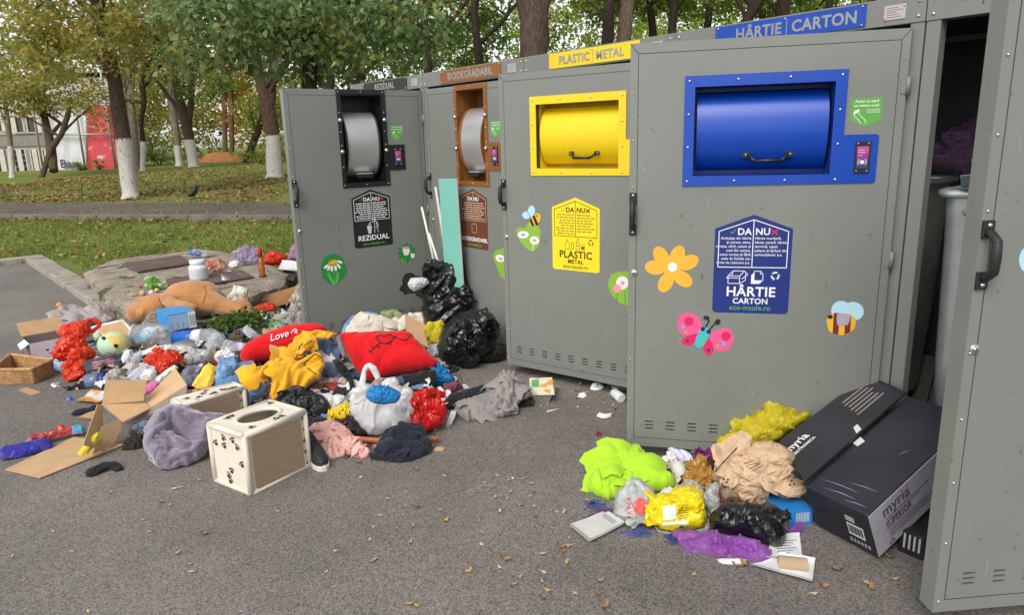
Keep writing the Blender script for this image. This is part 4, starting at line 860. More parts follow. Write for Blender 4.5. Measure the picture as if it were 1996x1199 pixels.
GRNP = M('green_paint', (22, 130, 78), .4, var=.05)
u0, d0, f0 = container_unit(-1, 87, 'narrow', BLKP, BLKP, 'REZIDUAL', 'grey residual waste container with black chute, door swung wide open, at the far end', 'a')
u1, d1, f1 = container_unit(0, .6, 'narrow', BRN, BRN, 'BIODEGRADABIL', 'grey container with brown chute and closed door behind the black bags', 'b')
u2, d2, f2 = container_unit(1, 14.5, 'wide', YEL, YEL, 'PLASTIC|METAL', 'grey container with yellow chute and door slightly ajar', 'c')
u3, d3, f3 = container_unit(2, 37.5, 'wide', BLUE, BLUE, 'HÂRTIE|CARTON', 'grey container with blue chute and half open door', 'd')
u4, d4, f4 = container_unit(3, 56, 'glass', GRNP, GRNP, '', 'grey container with open door at the right edge, galvanised bin inside', 'e')
mb = MB(); U2 = V((1, .25, 0)).normalized()
A, B = at(1772, 790, .06), at(1838, 545, .75); B = at(1838, 545, .62)
for o_ in (0, .085): a, b = A+U2*o_, B+U2*o_; mb.prism([a, a+U2*.08, b+U2*.08, b], V((-.25, 1, .1)).normalized()*.03)
tagit(mb.build('metal_strip', M('strip_grey', (120, 122, 112), .5, .2), None, A, bevel=.003), 'bent grey metal strip leaning diagonally inside the open right container', 'metal strip')
def bars(seed, rows, side=.14):
    r = random.Random(seed); o = []
    for k in range(rows):
        L, row = 0, []
        while True:
            w = r.uniform(.014, .036)
            if L+w > side*r.uniform(.85, 1): break
            row.append(w); L += w+.006
        o.append(row)
    return o
NW = WHITE; YB = col('yellow', (236, 214, 30)); NB = col('navy', (24, 42, 118)); RED = col('red', (204, 44, 62))
def ic_paper(f, mb, xc):
    L = lambda p, w=.0028: f.line(mb, [(xc+a, b) for a, b in p], w, 1, 1)
    L([(-.1, .91), (-.1, .945), (-.05, .945), (-.05, .91), (-.1, .91)]); L([(-.05, .91), (-.025, .925), (-.025, .955)]); L([(-.1, .945), (-.08, .968), (-.03, .968), (-.05, .945)]); L([(-.03, .968), (-.015, .952), (-.04, .932)]); L([(-.1, .945), (-.107, .935), (-.055, .935)]); L([(-.08, .968), (-.083, .948)])
    f.poly(mb, [(xc+.0, .91), (xc+.035, .91), (xc+.05, .925), (xc+.012, .925), (xc+.012, .962), (xc+.0, .95)], 1, 1); L([(.012, .925), (.05, .925), (.05, .955), (.04, .968), (.012, .968), (.012, .925)]); L([(.038, .968), (.038, .955), (.05, .955)], .002)
    recycle(f, mb, xc+.102, .948, .019, 1)
notice(d3, f3, -.732, -.402, NB, WHITE, WHITE, 'HÂRTIE', 'CARTON', ['Ambalaje din hârtie', 'și carton, ziare,', 'reviste, cărți, caiete și', 'cutii din carton,', 'toate curate și fără', 'pete de lichide sau', 'urme de mâncare ș.a.'],
       ['Hârtie murdară,', 'hârtie cerată, hârtie', 'termică, tapet,', 'pahare și farfurii din', 'carton/plastic ș.a.'], ic_paper, 'eco-insule.ro', RED, WHITE, .062)
DKY = col('dark', (52, 44, 26)); OLV = col('olive_print', (150, 136, 40))
def ic_plastic(f, mb, xc):
    L = lambda p, w=.0025: f.line(mb, [(xc+a, b) for a, b in p], w, 1, 1)
    L([(-.075, .905), (-.075, .935), (-.066, .95), (-.066, .963), (-.055, .963), (-.055, .95), (-.045, .938), (-.045, .905), (-.075, .905)]); L([(-.03, .905), (-.03, .938), (-.022, .95), (-.014, .938), (-.014, .905), (-.03, .905)])
    L([(.005, .905), (.005, .945), (.013, .962), (.013, .975), (.02, .975), (.02, .962), (.028, .945), (.028, .905), (.005, .905)]); L([(.005, .93), (.028, .93)]); L([(.043, .905), (.043, .935), (.063, .935), (.063, .905), (.043, .905)]); f.rect(mb, xc+.043, .912, xc+.063, .926, 1, 1)
    recycle(f, mb, xc+.108, .953, .019, 1)
notice(d2, f2, -.732, -.396, YB, DKY, DKY, 'PLASTIC', 'METAL', bars(1, 8), bars(2, 7), ic_plastic, 'eco-insule.ro', DKY, OLV, .062)
def ic_apple(f, mb, xc):
    p = [(0, .955), (.02, .962), (.034, .948), (.03, .928), (.034, .905), (.02, .89), (0, .895), (-.02, .89), (-.03, .905), (-.022, .928), (-.032, .945), (-.02, .96), (0, .955), (.004, .972)]; f.line(mb, [(xc+a, b) for a, b in p], .0028, 1, 1)
TAN = col('tan_line', (208, 178, 150)); BRS = col('brown_sticker', (104, 58, 38))
notice(d1, f1, -.705, -.368, BRS, TAN, WHITE, 'BIODEGRADABIL', '', bars(3, 8), bars(4, 8), ic_apple, 'eco-insule.ro', BRS, TAN, .042)
def ic_bin(f, mb, xc):
    o = -.005; f.poly(mb, [(xc-.05, .935), (xc-.012, .935), (xc-.018, .88), (xc-.042, .88)], 1, 1)
    for k in range(3): f.line(mb, [(xc-.044+.012*k, .93), (xc-.04+.009*k, .885)], .0016, 2, 0)
    f.line(mb, [(xc-.05, .94), (xc-.012, .94)], .003, 1, 1); f.ell(mb, xc+.018, .985, .0085, .0085, 0, 1, 1)
    L = lambda p, w=.0032: f.line(mb, [(xc+a, b) for a, b in p], w, 1, 1); L([(.012, .972), (-.03, .962)]); L([(.012, .972), (.034, .968), (.046, .94), (.046, .925)]); L([(.016, .97), (.014, .925), (.012, .882)]); L([(.034, .966), (.034, .925), (.044, .885)]); L([(.02, .925), (.034, .925)]); L([(-.036, .95), (-.02, .956), (-.018, .95), (-.036, .945)])
notice(d0, f0, -.665, -.335, BLK, WHITE, WHITE, 'REZIDUAL', '', bars(5, 8), bars(6, 8), ic_bin, 'eco-insule.ro', RED, WHITE, .056)
badge(d0, f0, -.29, -.185); badge(d1, f1, -.295, -.183); badge(d3, f3, -.207, -.087)
# the printed stickers, measured on each door
def sticker(door, name, label, mats, draw):
    mb = MB(); draw(mb); o = mb.build(name, mats, door, local=True); o['label'] = label
GR1, GR2, GR3 = col('grass', (44, 132, 62)), col('grass_light', (98, 176, 84)), col('lime', (132, 176, 62)); ORG = col('amber', (232, 172, 52)); PNK, PK2 = col('pink', (228, 84, 138)), col('crimson', (208, 30, 90)); SKY, TEAL = col('sky', (172, 214, 226)), col('teal', (60, 176, 204)); MAR = col('maroon', (112, 42, 44)); CRM = col('cream', (236, 226, 222)); RSE = col('rose', (226, 150, 160)); LAV = col('lavender', (176, 162, 190)); GLS = col('lilac_grey', (168, 158, 172))
def dr(mb):
    f = f0; f.pp(mb, [(650, 494), (668, 504), (676, 525), (671, 542), (655, 556), (645, 556), (630, 543), (625, 522), (632, 503)], 0, 0, .01)
    f.pp(mb, [(637, 534), (641, 532), (650, 548), (654, 556), (648, 556)], 1, 1); f.pp(mb, [(657, 530), (661, 532), (660, 546), (655, 555), (653, 552)], 1, 1); f.pline(mb, [(650, 524), (652, 540), (653, 552)], .004, 1, 1)
    for k, (x, y, r) in enumerate([(636, 520, .9), (641, 523, .5), (647, 524, .15), (654, 523, -.2), (660, 519, -.6), (662, 511, -1.2)]): f.pell(mb, x, y, 2.4, 6, r, 1+k*.2, 2, 12)
    f.pell(mb, 649, 512, 9, 4.5, -.25, 3, 3)
sticker(d0, 'daisy_sticker', 'green leaf shaped sticker with a white daisy', [GR1, GR2, WHITE, ORG], dr)
def dr(mb):
    f = f0; st = []
    for k in range(24): a = 2*math.pi*k/24; q = 20 if k % 2 == 0 else 14; st.append((793+q*math.cos(a), 494+q*math.sin(a)*1.12))
    f.pp(mb, st, 0, 0); f.pp(mb, [(785, 482), (791, 486), (797, 481), (799, 490), (795, 498), (788, 498), (785, 490)], 1, 1); f.pp(mb, [(786, 482), (797, 481), (798, 485), (786, 486)], 2, 2); f.pp(mb, [(801, 494), (808, 495), (808, 502), (803, 504), (800, 500)], 1, 1); f.pline(mb, [(792, 498), (790, 514)], .003, 1, 3); f.pline(mb, [(803, 504), (798, 514)], .003, 1, 3); f.pp(mb, [(783, 502), (788, 512), (784, 511)], 1, 3)
sticker(d0, 'tulip_sticker', 'small green sticker with two pale tulips', [GR1, CRM, RSE, GR3], dr)
def dr(mb):
    f = f1; f.pp(mb, [(966, 488), (974, 487), (981, 484), (990, 482), (998, 500), (996, 530), (985, 545), (976, 540), (968, 520), (962, 500)], 0, 0, .01); f.pell(mb, 975, 504, 9, 7, .4, 1, 1); f.pell(mb, 976, 505, 4, 3, .4, 2, 2); f.pline(mb, [(984, 520), (984, 543)], .004, 1, 1)
sticker(d1, 'meadow_sticker', 'green sticker half hidden by the yellow container door', [GR3, CRM, LAV], dr)
def dr(mb):
    f = f2; f.pp(mb, [(1006, 448), (1014, 443), (1022, 446), (1032, 432), (1046, 434), (1054, 450), (1052, 476), (1040, 490), (1030, 488), (1014, 472)], 0, 0, .01); f.pell(mb, 1020, 458, 11, 7, 0, 1, 1); f.pell(mb, 1020, 458, 5, 3, 0, 2, 2); f.pell(mb, 1042, 469, 9, 8, .3, 1, 1); f.pell(mb, 1042, 469, 4, 3, .3, 2, 2); f.pline(mb, [(1040, 476), (1038, 489)], .004, 1, 1)
    f.pell(mb, 1026, 420, 8, 7, .4, 1, 3); f.pell(mb, 1036, 412, 7, 11, .1, 1, 3); f.pp(mb, [(1036, 424), (1046, 416), (1054, 419), (1054, 428), (1046, 440), (1034, 440)], 2, 4, .008); f.pp(mb, [(1038, 422), (1042, 419), (1050, 438), (1045, 440)], 3, 5); f.pp(mb, [(1033, 430), (1036, 426), (1042, 440), (1037, 441)], 3, 5); f.pell(mb, 1047, 421, 1.6, 1.6, 0, 3, 5, 10)
sticker(d2, 'bee_sticker', 'green meadow sticker with a small bee above', [GR3, CRM, LAV, SKY, ORG, BLK], dr)
def dr(mb):
    f = f2; f.pp(mb, [(1185, 552), (1192, 536), (1206, 530), (1228, 530), (1240, 550), (1238, 590), (1224, 596), (1206, 590), (1190, 572)], 0, 0, .01); f.pell(mb, 1213, 552, 12, 13, 0, 1, 1); f.pell(mb, 1214, 552, 4, 4, 0, 2, 2); f.pell(mb, 1203, 563, 8, 8, 0, 1.5, 3); f.pline(mb, [(1204, 571), (1202, 590)], .004, 1, 4); f.pline(mb, [(1218, 566), (1219, 594)], .004, 1, 4)
sticker(d2, 'blossom_sticker', 'round green sticker with pink and white blossoms', [GR3, CRM, RSE, RSE, GR1], dr)
def dr(mb):
    f = f3
    for x, y, r in [(1289, 500, -.55), (1320, 499, .45), (1342, 512, 1.15), (1331, 544, 2.2), (1298, 551, .5), (1277, 522, 1.7)]: f.pell(mb, x, y, 14, 21 if r not in (1.7,) else 20, r, .1*(x % 5), 0)
    f.pell(mb, 1310, 522, 18, 18, 0, .8, 0); f.pell(mb, 1311, 521, 9, 9, 0, 1.5, 1)
sticker(d3, 'flower_sticker', 'amber six petalled flower sticker', [ORG, WHITE], dr)
def dr(mb):
    f = f3
    f.pp(mb, [(1370, 640), (1361, 618), (1342, 609), (1326, 614), (1320, 634), (1326, 650), (1344, 656), (1364, 652)], 0, 0, .008); f.pp(mb, [(1386, 650), (1408, 640), (1424, 644), (1430, 662), (1420, 682), (1402, 686), (1384, 676)], 0, 0, .008)
    f.pp(mb, [(1364, 650), (1340, 655), (1328, 664), (1330, 672), (1346, 674), (1360, 664)], .5, 1, .008); f.pp(mb, [(1376, 660), (1370, 680), (1376, 692), (1386, 693), (1391, 680), (1385, 664)], .5, 1, .008)
    f.pell(mb, 1343, 627, 9, 9, 0, 1, 1); f.pell(mb, 1415, 656, 9.5, 9, 0, 1, 1); f.pell(mb, 1331, 638, 3.6, 3.6, 0, 1, 2); f.pell(mb, 1411, 671, 4, 4, 0, 1, 2); f.pell(mb, 1337, 648, 2.6, 2.6, 0, 1, 5); f.pell(mb, 1399, 675, 3, 3, 0, 1, 5); f.pell(mb, 1340, 665, 3, 3, 0, 1.5, 6); f.pell(mb, 1381, 683, 3, 3, 0, 1.5, 6)
    f.pp(mb, [(1366, 642), (1374, 637), (1383, 643), (1382, 656), (1370, 676), (1360, 679), (1354, 672), (1358, 656)], 2, 2, .008)
    for k in range(4): f.pline(mb, [(1360+3*(3-k)-1, 653+6*k), (1376-2.6*k+2, 657+5.5*k)], .006, 3, 3)
    f.pell(mb, 1370, 642, 4.2, 4.2, 0, 3, 4); f.pell(mb, 1381, 647, 4.2, 4.2, 0, 3, 4); f.pline(mb, [(1375, 638), (1382, 626), (1377, 619), (1373, 622)], .006, 3, 4); f.pline(mb, [(1383, 643), (1394, 630), (1403, 628)], .006, 3, 4); f.pell(mb, 1377, 620, 6, 4, .2, 3.5, 4); f.pell(mb, 1399, 628, 5, 6, .6, 3.5, 4)
sticker(d3, 'butterfly_sticker', 'pink butterfly sticker with a striped blue body', [PNK, PK2, TEAL, GR2, BLK, GR3, NB], dr)
def dr(mb):
    f = f3; f.pell(mb, 1640, 606, 20, 19, .2, 0, 0); f.pell(mb, 1664, 607, 20, 18, .3, .3, 0); f.pp(mb, [(1611, 626), (1616, 614), (1632, 610), (1654, 612), (1668, 622), (1666, 640), (1652, 652), (1634, 654), (1616, 646)], 1, 1, .008)
    f.pp(mb, [(1625, 611), (1636, 610), (1634, 653), (1623, 650)], 2, 2); f.pp(mb, [(1647, 612), (1659, 616), (1657, 648), (1646, 653)], 2, 2); f.pp(mb, [(1632, 611), (1658, 614), (1652, 634), (1632, 634)], 3, 4, .008); f.pell(mb, 1618, 618, 5, 4, 0, 3, 3)
sticker(d3, 'bee_sticker', 'bee sticker with maroon stripes near the hinge', [SKY, ORG, MAR, BLK, GLS], dr)
def dr(mb):
    f = f4; f.pell(mb, 2004, 506, 18, 26, .1, 0, 0)
sticker(d4, 'sticker', 'pale blue corner of a sticker cut by the photo edge', [SKY], dr)

# ---- galvanised bin inside the open right container, and what lies in it
def inner_bin(x0, x1, y0, y1, label):
    root = empty('galvanised_bin', (x0, y0, .05), label, 'bin')
    ST = M('zinc', (188, 194, 194), .32, .65, var=.16, vs=7, bump=.12, bs=60)
    def ring(z, ins, r=.07, n=6): return [(x, y, z) for x, y in rrect(x0+ins, y0+ins, x1-ins, y1-ins, r, n)]
    mb = MB(); lv = [(.16, .05), (.2, .04), (.6, .02), (1.1, .008), (1.3, 0)]; R = [ring(z, i) for z, i in lv]; n = len(R[0]); vs = sum(R, [])
    mb.add(vs, [(k*n+i, k*n+(i+1) % n, (k+1)*n+(i+1) % n, (k+1)*n+i) for k in range(len(R)-1) for i in range(n)]+[list(reversed(range(n)))], 0, True)
    R2 = [ring(1.3, .012), ring(1.1, .03), ring(1.09, .04)]; mb.add(sum(R2, []), [(k*n+(i+1) % n, k*n+i, (k+1)*n+i, (k+1)*n+(i+1) % n) for k in range(2) for i in range(n)]+[list(range(2*n, 3*n))], 1, True)
    mb.build('bin_body', [ST, M('refuse_dark', (50, 46, 46), .9, var=.5, vs=9)], root)
    mb = MB(); rg = ring(1.31, -.012); mb.tube(rg+[rg[0], rg[1]], .018, 8); mb.build('rim', ST, root)
    mb = MB(); mb.tube([(x0+.1, y0-.012, 1.24), (x0+.11, y0-.045, 1.24), (x0+.6, y0-.045, 1.24), (x0+.62, y0-.012, 1.24)], .012, 8); mb.build('handle', ST, root)
    for x in (x0+.15, x1-.15):
        for y in (y0+.15, y1-.15):
            mb = MB(); mb.lathe((x-.02, y, .09+.045), (1, 0, 0), [(0, .07), (.005, .08), (.035, .08), (.04, .07)], 20); mb.box((x, y, .17), (.06, .05, .03), 1); mb.build('wheel', [RUB, ST], root)
    return root
inner_bin(3*UW+.1, 3*UW+1.08, .07, .95, 'galvanised wheeled bin standing inside the open right container')
inner_bin(2*UW+.1, 2*UW+1.06, .12, 1.0, 'second galvanised bin in the dark behind the blue container door')

# ================================================================== THE HEAP ON THE LEFT
def S(*a, **k): return soft(*a, **k)
def poly_on(mb, o, X, Y, pts, holes, th, mi=0):
    "sheet with openings lying on the plane (o, X, Y), thickness th along X x Y"
    P = [V(p) for p in pts]; loops = [list(range(len(P)))]
    for h in holes: loops.append(list(range(len(P), len(P)+len(h)))); P += [V(p) for p in h]
    r = CDT(P, [], loops, 2, 1e-7); vs = r[0]; n = len(vs); Z = X.cross(Y); F = []
    for f in r[2]:
        f = list(f); a, b, c = [vs[i] for i in f[:3]]
        if (b-a).cross(c-a) < 0: f = f[::-1]
        F.append(f)
    w = lambda p, h: o+X*p[0]+Y*p[1]+Z*h
    mb.add([w(p, th) for p in vs]+[w(p, 0) for p in vs], F+[[i+n for i in f][::-1] for f in F], mi)
    for li, lp in enumerate([pts]+holes):
        k = len(lp); A = sum(lp[i][0]*lp[(i+1) % k][1]-lp[(i+1) % k][0]*lp[i][1] for i in range(k)); lp = lp if (A > 0) == (li == 0) else lp[::-1]
        mb.add([w(p, 0) for p in lp]+[w(p, th) for p in lp], [(i, (i+1) % k, k+(i+1) % k, k+i) for i in range(k)], mi, False)
def boxpx(f, r, l, top, z=0, len_l=None):
    "upright box from ground corners (front, right, left) and the photo row of its front top corner -> origin, X, Y, sizes"
    A, R, L = at(*f, z), at(*r, z), at(*l, z); X = (R-A); lx = X.length; X /= lx; Y = V((-X.y, X.x, 0)); ly = len_l or (L-A).dot(Y); h = up(A, top).z-z
    if ly < 0: Y = -Y; ly = -ly
    return A, X, Y, lx, ly, h
def rotxy(X, Y): return Matrix(((X.x, Y.x, 0), (X.y, Y.y, 0), (0, 0, 1)))
TANC = card('corrugated_tan', (178, 144, 108), c2=(160, 126, 92), c2s=3, c2t=.62); TANIN = card('corrugated_inside', (190, 158, 120)); BRNC = card('corrugated_brown', (150, 108, 68))
WHT = card('paper_white', (222, 222, 222), rough=.7); WPL = plastic('thin_white_plastic', (232, 232, 230), bs=26); REDPL = plastic('red_orange_plastic', (232, 74, 44), rough=.22, transl=.4); CLR = M('clear_plastic', (200, 205, 205), .12, var=.05, clear=.62, bump=.5, bs=30, btype='RIDGE', dist=.006)
BLKC = cloth('black_cloth', (34, 34, 36)); BAGB = M('black_film', (17, 17, 18), .3, var=.3, vs=9, bump=.35, bs=7, btype='RIDGE', dist=.012, spec=.6)
NAVY = cloth('navy_cloth', (34, 38, 50))

# under-layer: the trodden mass of small rubbish
cols = [(206, 206, 204), (44, 44, 46), (120, 116, 112), (188, 176, 160), (70, 74, 84), (214, 214, 212), (150, 60, 50), (96, 120, 150), (176, 150, 116), (60, 52, 48), (208, 180, 176), (180, 180, 184)]
LM = bpy.data.materials.new('litter_bits'); t_, b_, o_ = nt(LM); a_ = t_.nodes.new('ShaderNodeAttribute'); a_.attribute_name = 'tint'; r_ = t_.nodes.new('ShaderNodeValToRGB'); r_.color_ramp.interpolation = 'CONSTANT'
e_ = r_.color_ramp.elements; e_[0].color = lin(cols[0]); e_[1].position = 1/len(cols); e_[1].color = lin(cols[1])
for k in range(2, len(cols)): q_ = e_.new(k/len(cols)); q_.color = lin(cols[k])
t_.links.new(a_.outputs['Fac'], r_.inputs[0]); t_.links.new(r_.outputs[0], b_.inputs['Base Color']); b_.inputs['Roughness'].default_value = .6
def inpoly(x, y, P):
    c = False
    for (ax, ay), (bx, by) in zip(P, P[1:]+P[:1]):
        if (ay > y) != (by > y) and x < ax+(y-ay)*(bx-ax)/(by-ay): c = not c
    return c
def pdist(x, y, P):
    m = 1e9
    for a, b in zip(P, P[1:]+P[:1]):
        a, b = V(a), V(b); e = b-a; t = max(0, min(1, (V((x, y))-a).dot(e)/e.length_squared)); m = min(m, (V((x, y))-a-e*t).length)
    return m
HEAP = [(175, 760), (150, 735), (140, 705), (190, 668), (255, 650), (300, 625), (420, 620), (490, 600), (590, 620), (680, 640), (780, 640), (850, 680), (880, 740), (870, 800), (800, 840), (700, 850), (620, 835), (560, 812), (480, 800), (400, 790), (300, 775)]
def heap_h(x, y): return .085*min(1, pdist(x, y, HEAP)/60) if inpoly(x, y, HEAP) else 0
def litter_stuff(name, label, poly, n, seed, size=(.02, .06), hf=heap_h):
    r = random.Random(seed); vs = []; fs = []; tint = []
    g = 6
    while n > 0:
        x, y = r.uniform(min(p[0] for p in poly), max(p[0] for p in poly)), r.uniform(min(p[1] for p in poly), max(p[1] for p in poly))
        if not inpoly(x, y, poly): continue
        n -= 1; h = hf(x, y); c = at(x, y, h); s = r.uniform(*size); k = len(vs); R = Matrix.Rotation(r.uniform(0, 6.3), 3, 'Z') @ Matrix.Rotation(r.gauss(0, .55), 3, 'X') @ Matrix.Rotation(r.gauss(0, .4), 3, 'Y'); sx, sy = r.uniform(.6, 1.4), r.uniform(.5, 1.1); sd = r.uniform(0, 99); col_ = r.random(); cr = r.uniform(.1, .8)
        for i in range(g):
            for j in range(g):
                p = V(((i/(g-1)-.5)*2*sx, (j/(g-1)-.5)*2*sy, 0)); q = p+V((sd, 0, 0)); p += V((.4*MN.noise(q*1.3), .4*MN.noise(q*1.3+V((0, 5, 0))), cr*(1-2.4*abs(MN.noise(q*1.1+V((0, 0, 3))))))); w = c+R @ (p*s); w.z = max(.005, w.z+.4*s); vs.append(tuple(w))
        for i in range(g-1):
            for j in range(g-1): fs.append((k+i*g+j, k+(i+1)*g+j, k+(i+1)*g+j+1, k+i*g+j+1)); tint.append(col_)
    me = bpy.data.meshes.new(name); me.from_pydata(vs, [], fs); at2 = me.attributes.new('tint', 'FLOAT', 'FACE'); at2.data.foreach_set('value', tint); me.materials.append(LM); me.polygons.foreach_set('use_smooth', [True]*len(fs)); me.update()
    o = bpy.data.objects.new(name, me); COL.objects.link(o); BASE[o] = V((0, 0, 0)); tagit(o, label, 'litter', kind='stuff')
mb = MB(); soft_mesh(mb, HEAP, lean=90, flaps=0, T=.085, fold=.03, freq=5, seed=3, prof='dome', res=.03, base=(500, 720)); tagit(mb.build('rubbish_mass', cloth('trodden_rags', (74, 70, 70), c2=(150, 146, 142), c2s=9, c2t=.55, bump=.9)), 'trodden under layer of rags and scraps beneath the big heap', 'rubbish', kind='stuff')
litter_stuff('litter', 'small torn scraps of paper, film and cloth filling the heap', HEAP, 760, 1, (.022, .07))
litter_stuff('litter', 'loose torn scraps lying between slab, teddy and left container door', [(430, 560), (520, 545), (575, 520), (600, 640), (480, 640), (420, 600)], 80, 2, (.02, .05), lambda x, y: .03)

# --- things lying on the slab
def jar(name, label, cat, base, z, prof, mats, axis=(0, 0, 1), mi=None):
    b = at(*base, z); mb = MB()
    for pr_, m in prof: mb.lathe(b, axis, pr_, 28, m)
    return tagit(mb.build(name, mats, None, b), label, cat)
b = at(389, 546, .222); root = empty('supplement_jar', b, 'white lidded plastic jar with a grey label, standing on the slab', 'jar')
PW = M('plastic_white', (222, 222, 224), .35, var=.03); mb = MB(); mb.lathe(b, (0, 0, 1), [(0, .085), (.01, .094), (.13, .094), (.15, .088), (.163, .072), (.172, .07)], 32); mb.build('jar_body', PW, root)
mb = MB(); mb.lathe(b+V((0, 0, .172)), (0, 0, 1), [(0, .076), (.004, .079), (.038, .079), (.042, .074), (.043, 0)], 32); mb.build('lid', PW, root)
mb = MB(); mb.tube([b+V((0, 0, .025)), b+V((0, 0, .125))], .0952, 32, 0, False); mb.build('label_band', M('label_grey', (200, 200, 206), .5, var=.12, vs=30), root)
b = at(512, 541, .208); root = empty('amber_bottle', b, 'tall amber bottle with long red neck standing on the slab corner', 'bottle'); AMB = M('amber_glass', (176, 96, 14), .08, var=.2, clear=.25); mb = MB()
mb.lathe(b, (0, 0, 1), [(0, .03), (.004, .032), (.02, .034), (.05, .028), (.07, .034), (.1, .036), (.125, .03), (.15, .024), (.22, .022)], 20); mb.build('bottle_body', AMB, root)
mb = MB(); mb.lathe(b+V((0, 0, .2205)), (0, 0, 1), [(0, .023), (.09, .022), (.095, .02), (.096, 0)], 20); mb.build('neck', M('red_plastic', (190, 58, 24), .4), root); mb = MB(); mb.lathe(b+V((0, 0, .001)), (0, 0, 1), [(0, .036), (.018, .036), (.022, .033)], 20); mb.build('foot', M('plum_foot', (52, 40, 40), .5), root)
S('plastic_packet', 'blue and white crumpled packet behind the white jar on the slab', 'packet', [(364, 494), (372, 487), (388, 485), (402, 490), (404, 500), (392, 504), (378, 499), (368, 499)], plastic('packet_blue', (104, 140, 192), c2=(214, 214, 220), c2s=8, c2t=.52), T=.03, fold=.02, freq=16, z0=.21, lean=35, seed=4)
S('carrier_bag', 'orange and white knotted bag right of the white jar on the slab', 'bag', [(403, 532), (399, 512), (408, 506), (424, 502), (436, 509), (445, 518), (445, 528), (430, 534), (412, 535)], plastic('bag_salmon', (206, 132, 100), c2=(212, 186, 170), c2s=9, c2t=.5), T=.06, fold=.03, freq=14, z0=.21, lean=25, seed=5)
S('tissue', 'small white crumpled tissue on the slab behind the bottle', 'tissue', [(446, 519), (448, 511), (458, 508), (466, 510), (462, 519), (452, 522)], WHT, T=.02, fold=.015, freq=25, z0=.21, lean=40, seed=6)
S('carrier_bag', 'pale lilac sheer bag at the back of the slab left of the amber bottle', 'bag', [(455, 500), (465, 483), (490, 483), (506, 486), (508, 505), (500, 519), (482, 517), (462, 510)], plastic('bag_lilac', (188, 172, 200), bs=18, transl=.45, clear=.15), T=.07, fold=.045, freq=10, z0=.2, lean=25, seed=7)
S('carrier_bag', 'crumpled red bag right of the amber bottle behind the slab', 'bag', [(514, 513), (516, 496), (528, 490), (545, 491), (558, 499), (560, 508), (550, 518), (530, 519)], REDPL, T=.07, fold=.05, freq=12, z0=.1, lean=20, seed=8)
S('carrier_bag', 'lilac bag squeezed against the edge of the left metal door', 'bag', [(561, 508), (566, 486), (576, 474), (590, 478), (592, 510), (575, 512)], plastic('bag_lilac2', (190, 142, 186), bs=18, transl=.4), T=.07, fold=.05, freq=11, z0=.1, lean=15, seed=9)
def sheet(name, label, cat, px, mat, z=0, th=.004, zs=None, group=None, curl=0):
    "a sheet or board; px corners with one height or one each"
    mb = MB(); zs = zs or [z]*len(px); pts = [at(x, y, q+.006) for (x, y), q in zip(px, zs)]
    if len(pts) == 4:
        n = 10; a, b, c, d = pts; N_ = (b-a).cross(d-a).normalized(); N_ = N_ if N_.z > 0 else -N_; vs = []
        for k in (0, th):
            for i in range(n+1):
                for j in range(n+1):
                    u, v = i/n, j/n; p = a.lerp(b, u).lerp(d.lerp(c, u), v); vs.append(p+N_*(k+curl*(abs(2*u-1)**2+.6*MN.noise(V((u*3, v*3, pts[0].x*9))))))
        m = (n+1)**2; g = lambda i, j: i*(n+1)+j; F = []
        flip = (b-a).cross(d-a).z > 0
        for i in range(n):
            for j in range(n):
                q = [g(i, j), g(i+1, j), g(i+1, j+1), g(i, j+1)]; q = q if flip else q[::-1]; F += [[m+x for x in q], q[::-1]]
        for i in range(n): F += [[g(i, 0), g(i+1, 0), m+g(i+1, 0), m+g(i, 0)], [g(i, n), m+g(i, n), m+g(i+1, n), g(i+1, n)], [g(0, i), m+g(0, i), m+g(0, i+1), g(0, i+1)], [g(n, i), g(n, i+1), m+g(n, i+1), m+g(n, i)]]
        mb.add(vs, F, 0, True)
    else: mb.quad(pts, th) if len(pts) < 3 else mb.prism(pts, V((0, 0, th)))
    return tagit(mb.build(name, mat, None, sum(pts, V((0, 0, 0)))/len(pts)), label, cat, group)
sheet('paper_sheet', 'white paper sheet behind the slab by the left metal door', 'paper', [(540, 527), (550, 510), (584, 513), (586, 532)], WHT, .17, .003, None, None, .015)
sheet('plastic_board', 'thin black board sticking out behind the slab corner', 'board', [(540, 526), (578, 532), (572, 550), (536, 540)], M('board_black', (50, 46, 50), .6), .14, .006)
sheet('paper_sheet', 'white leaflet lying on the slab right of the jar', 'leaflet', [(424, 536), (440, 529), (462, 532), (448, 541)], WHT, .222, .002, None, None, .01)
S('foil_scrap', 'crumpled silver foil scrap on the slab front', 'foil', [(431, 545), (432, 536), (442, 537), (448, 546), (440, 550)], M('foil_silver', (170, 172, 178), .35, .8, bump=.8, bs=40, btype='RIDGE'), T=.012, fold=.012, freq=40, z0=.225, lean=55, seed=11)
mb = MB(); b = at(343, 543, .224); mb.lathe(b, (0, 0, 1), [(0, .04), (.006, .044), (.012, .042), (.013, 0)], 20); tagit(mb.build('jar_lid', M('lid_dark', (46, 54, 50), .5), None, b), 'small dark green lid lying on the slab left of the jar', 'lid')
S('shell_scrap', 'pink scrap on the slab right of the leaflet', 'scrap', [(462, 538), (466, 533), (471, 535), (470, 540)], M('scrap_pink', (196, 140, 130), .7), T=.012, fold=.006, freq=40, z0=.22, lean=50, seed=12)
S('salad_bag', 'bright green lettuce in a thin bag on the slab left of the jar', 'salad bag', [(281, 556), (281, 542), (292, 538), (302, 543), (310, 550), (324, 548), (327, 558), (312, 565), (292, 566)], plastic('lettuce', (120, 176, 76), c2=(214, 226, 190), c2s=14, c2t=.55, bs=14), T=.05, fold=.035, freq=18, z0=.21, lean=25, seed=13)
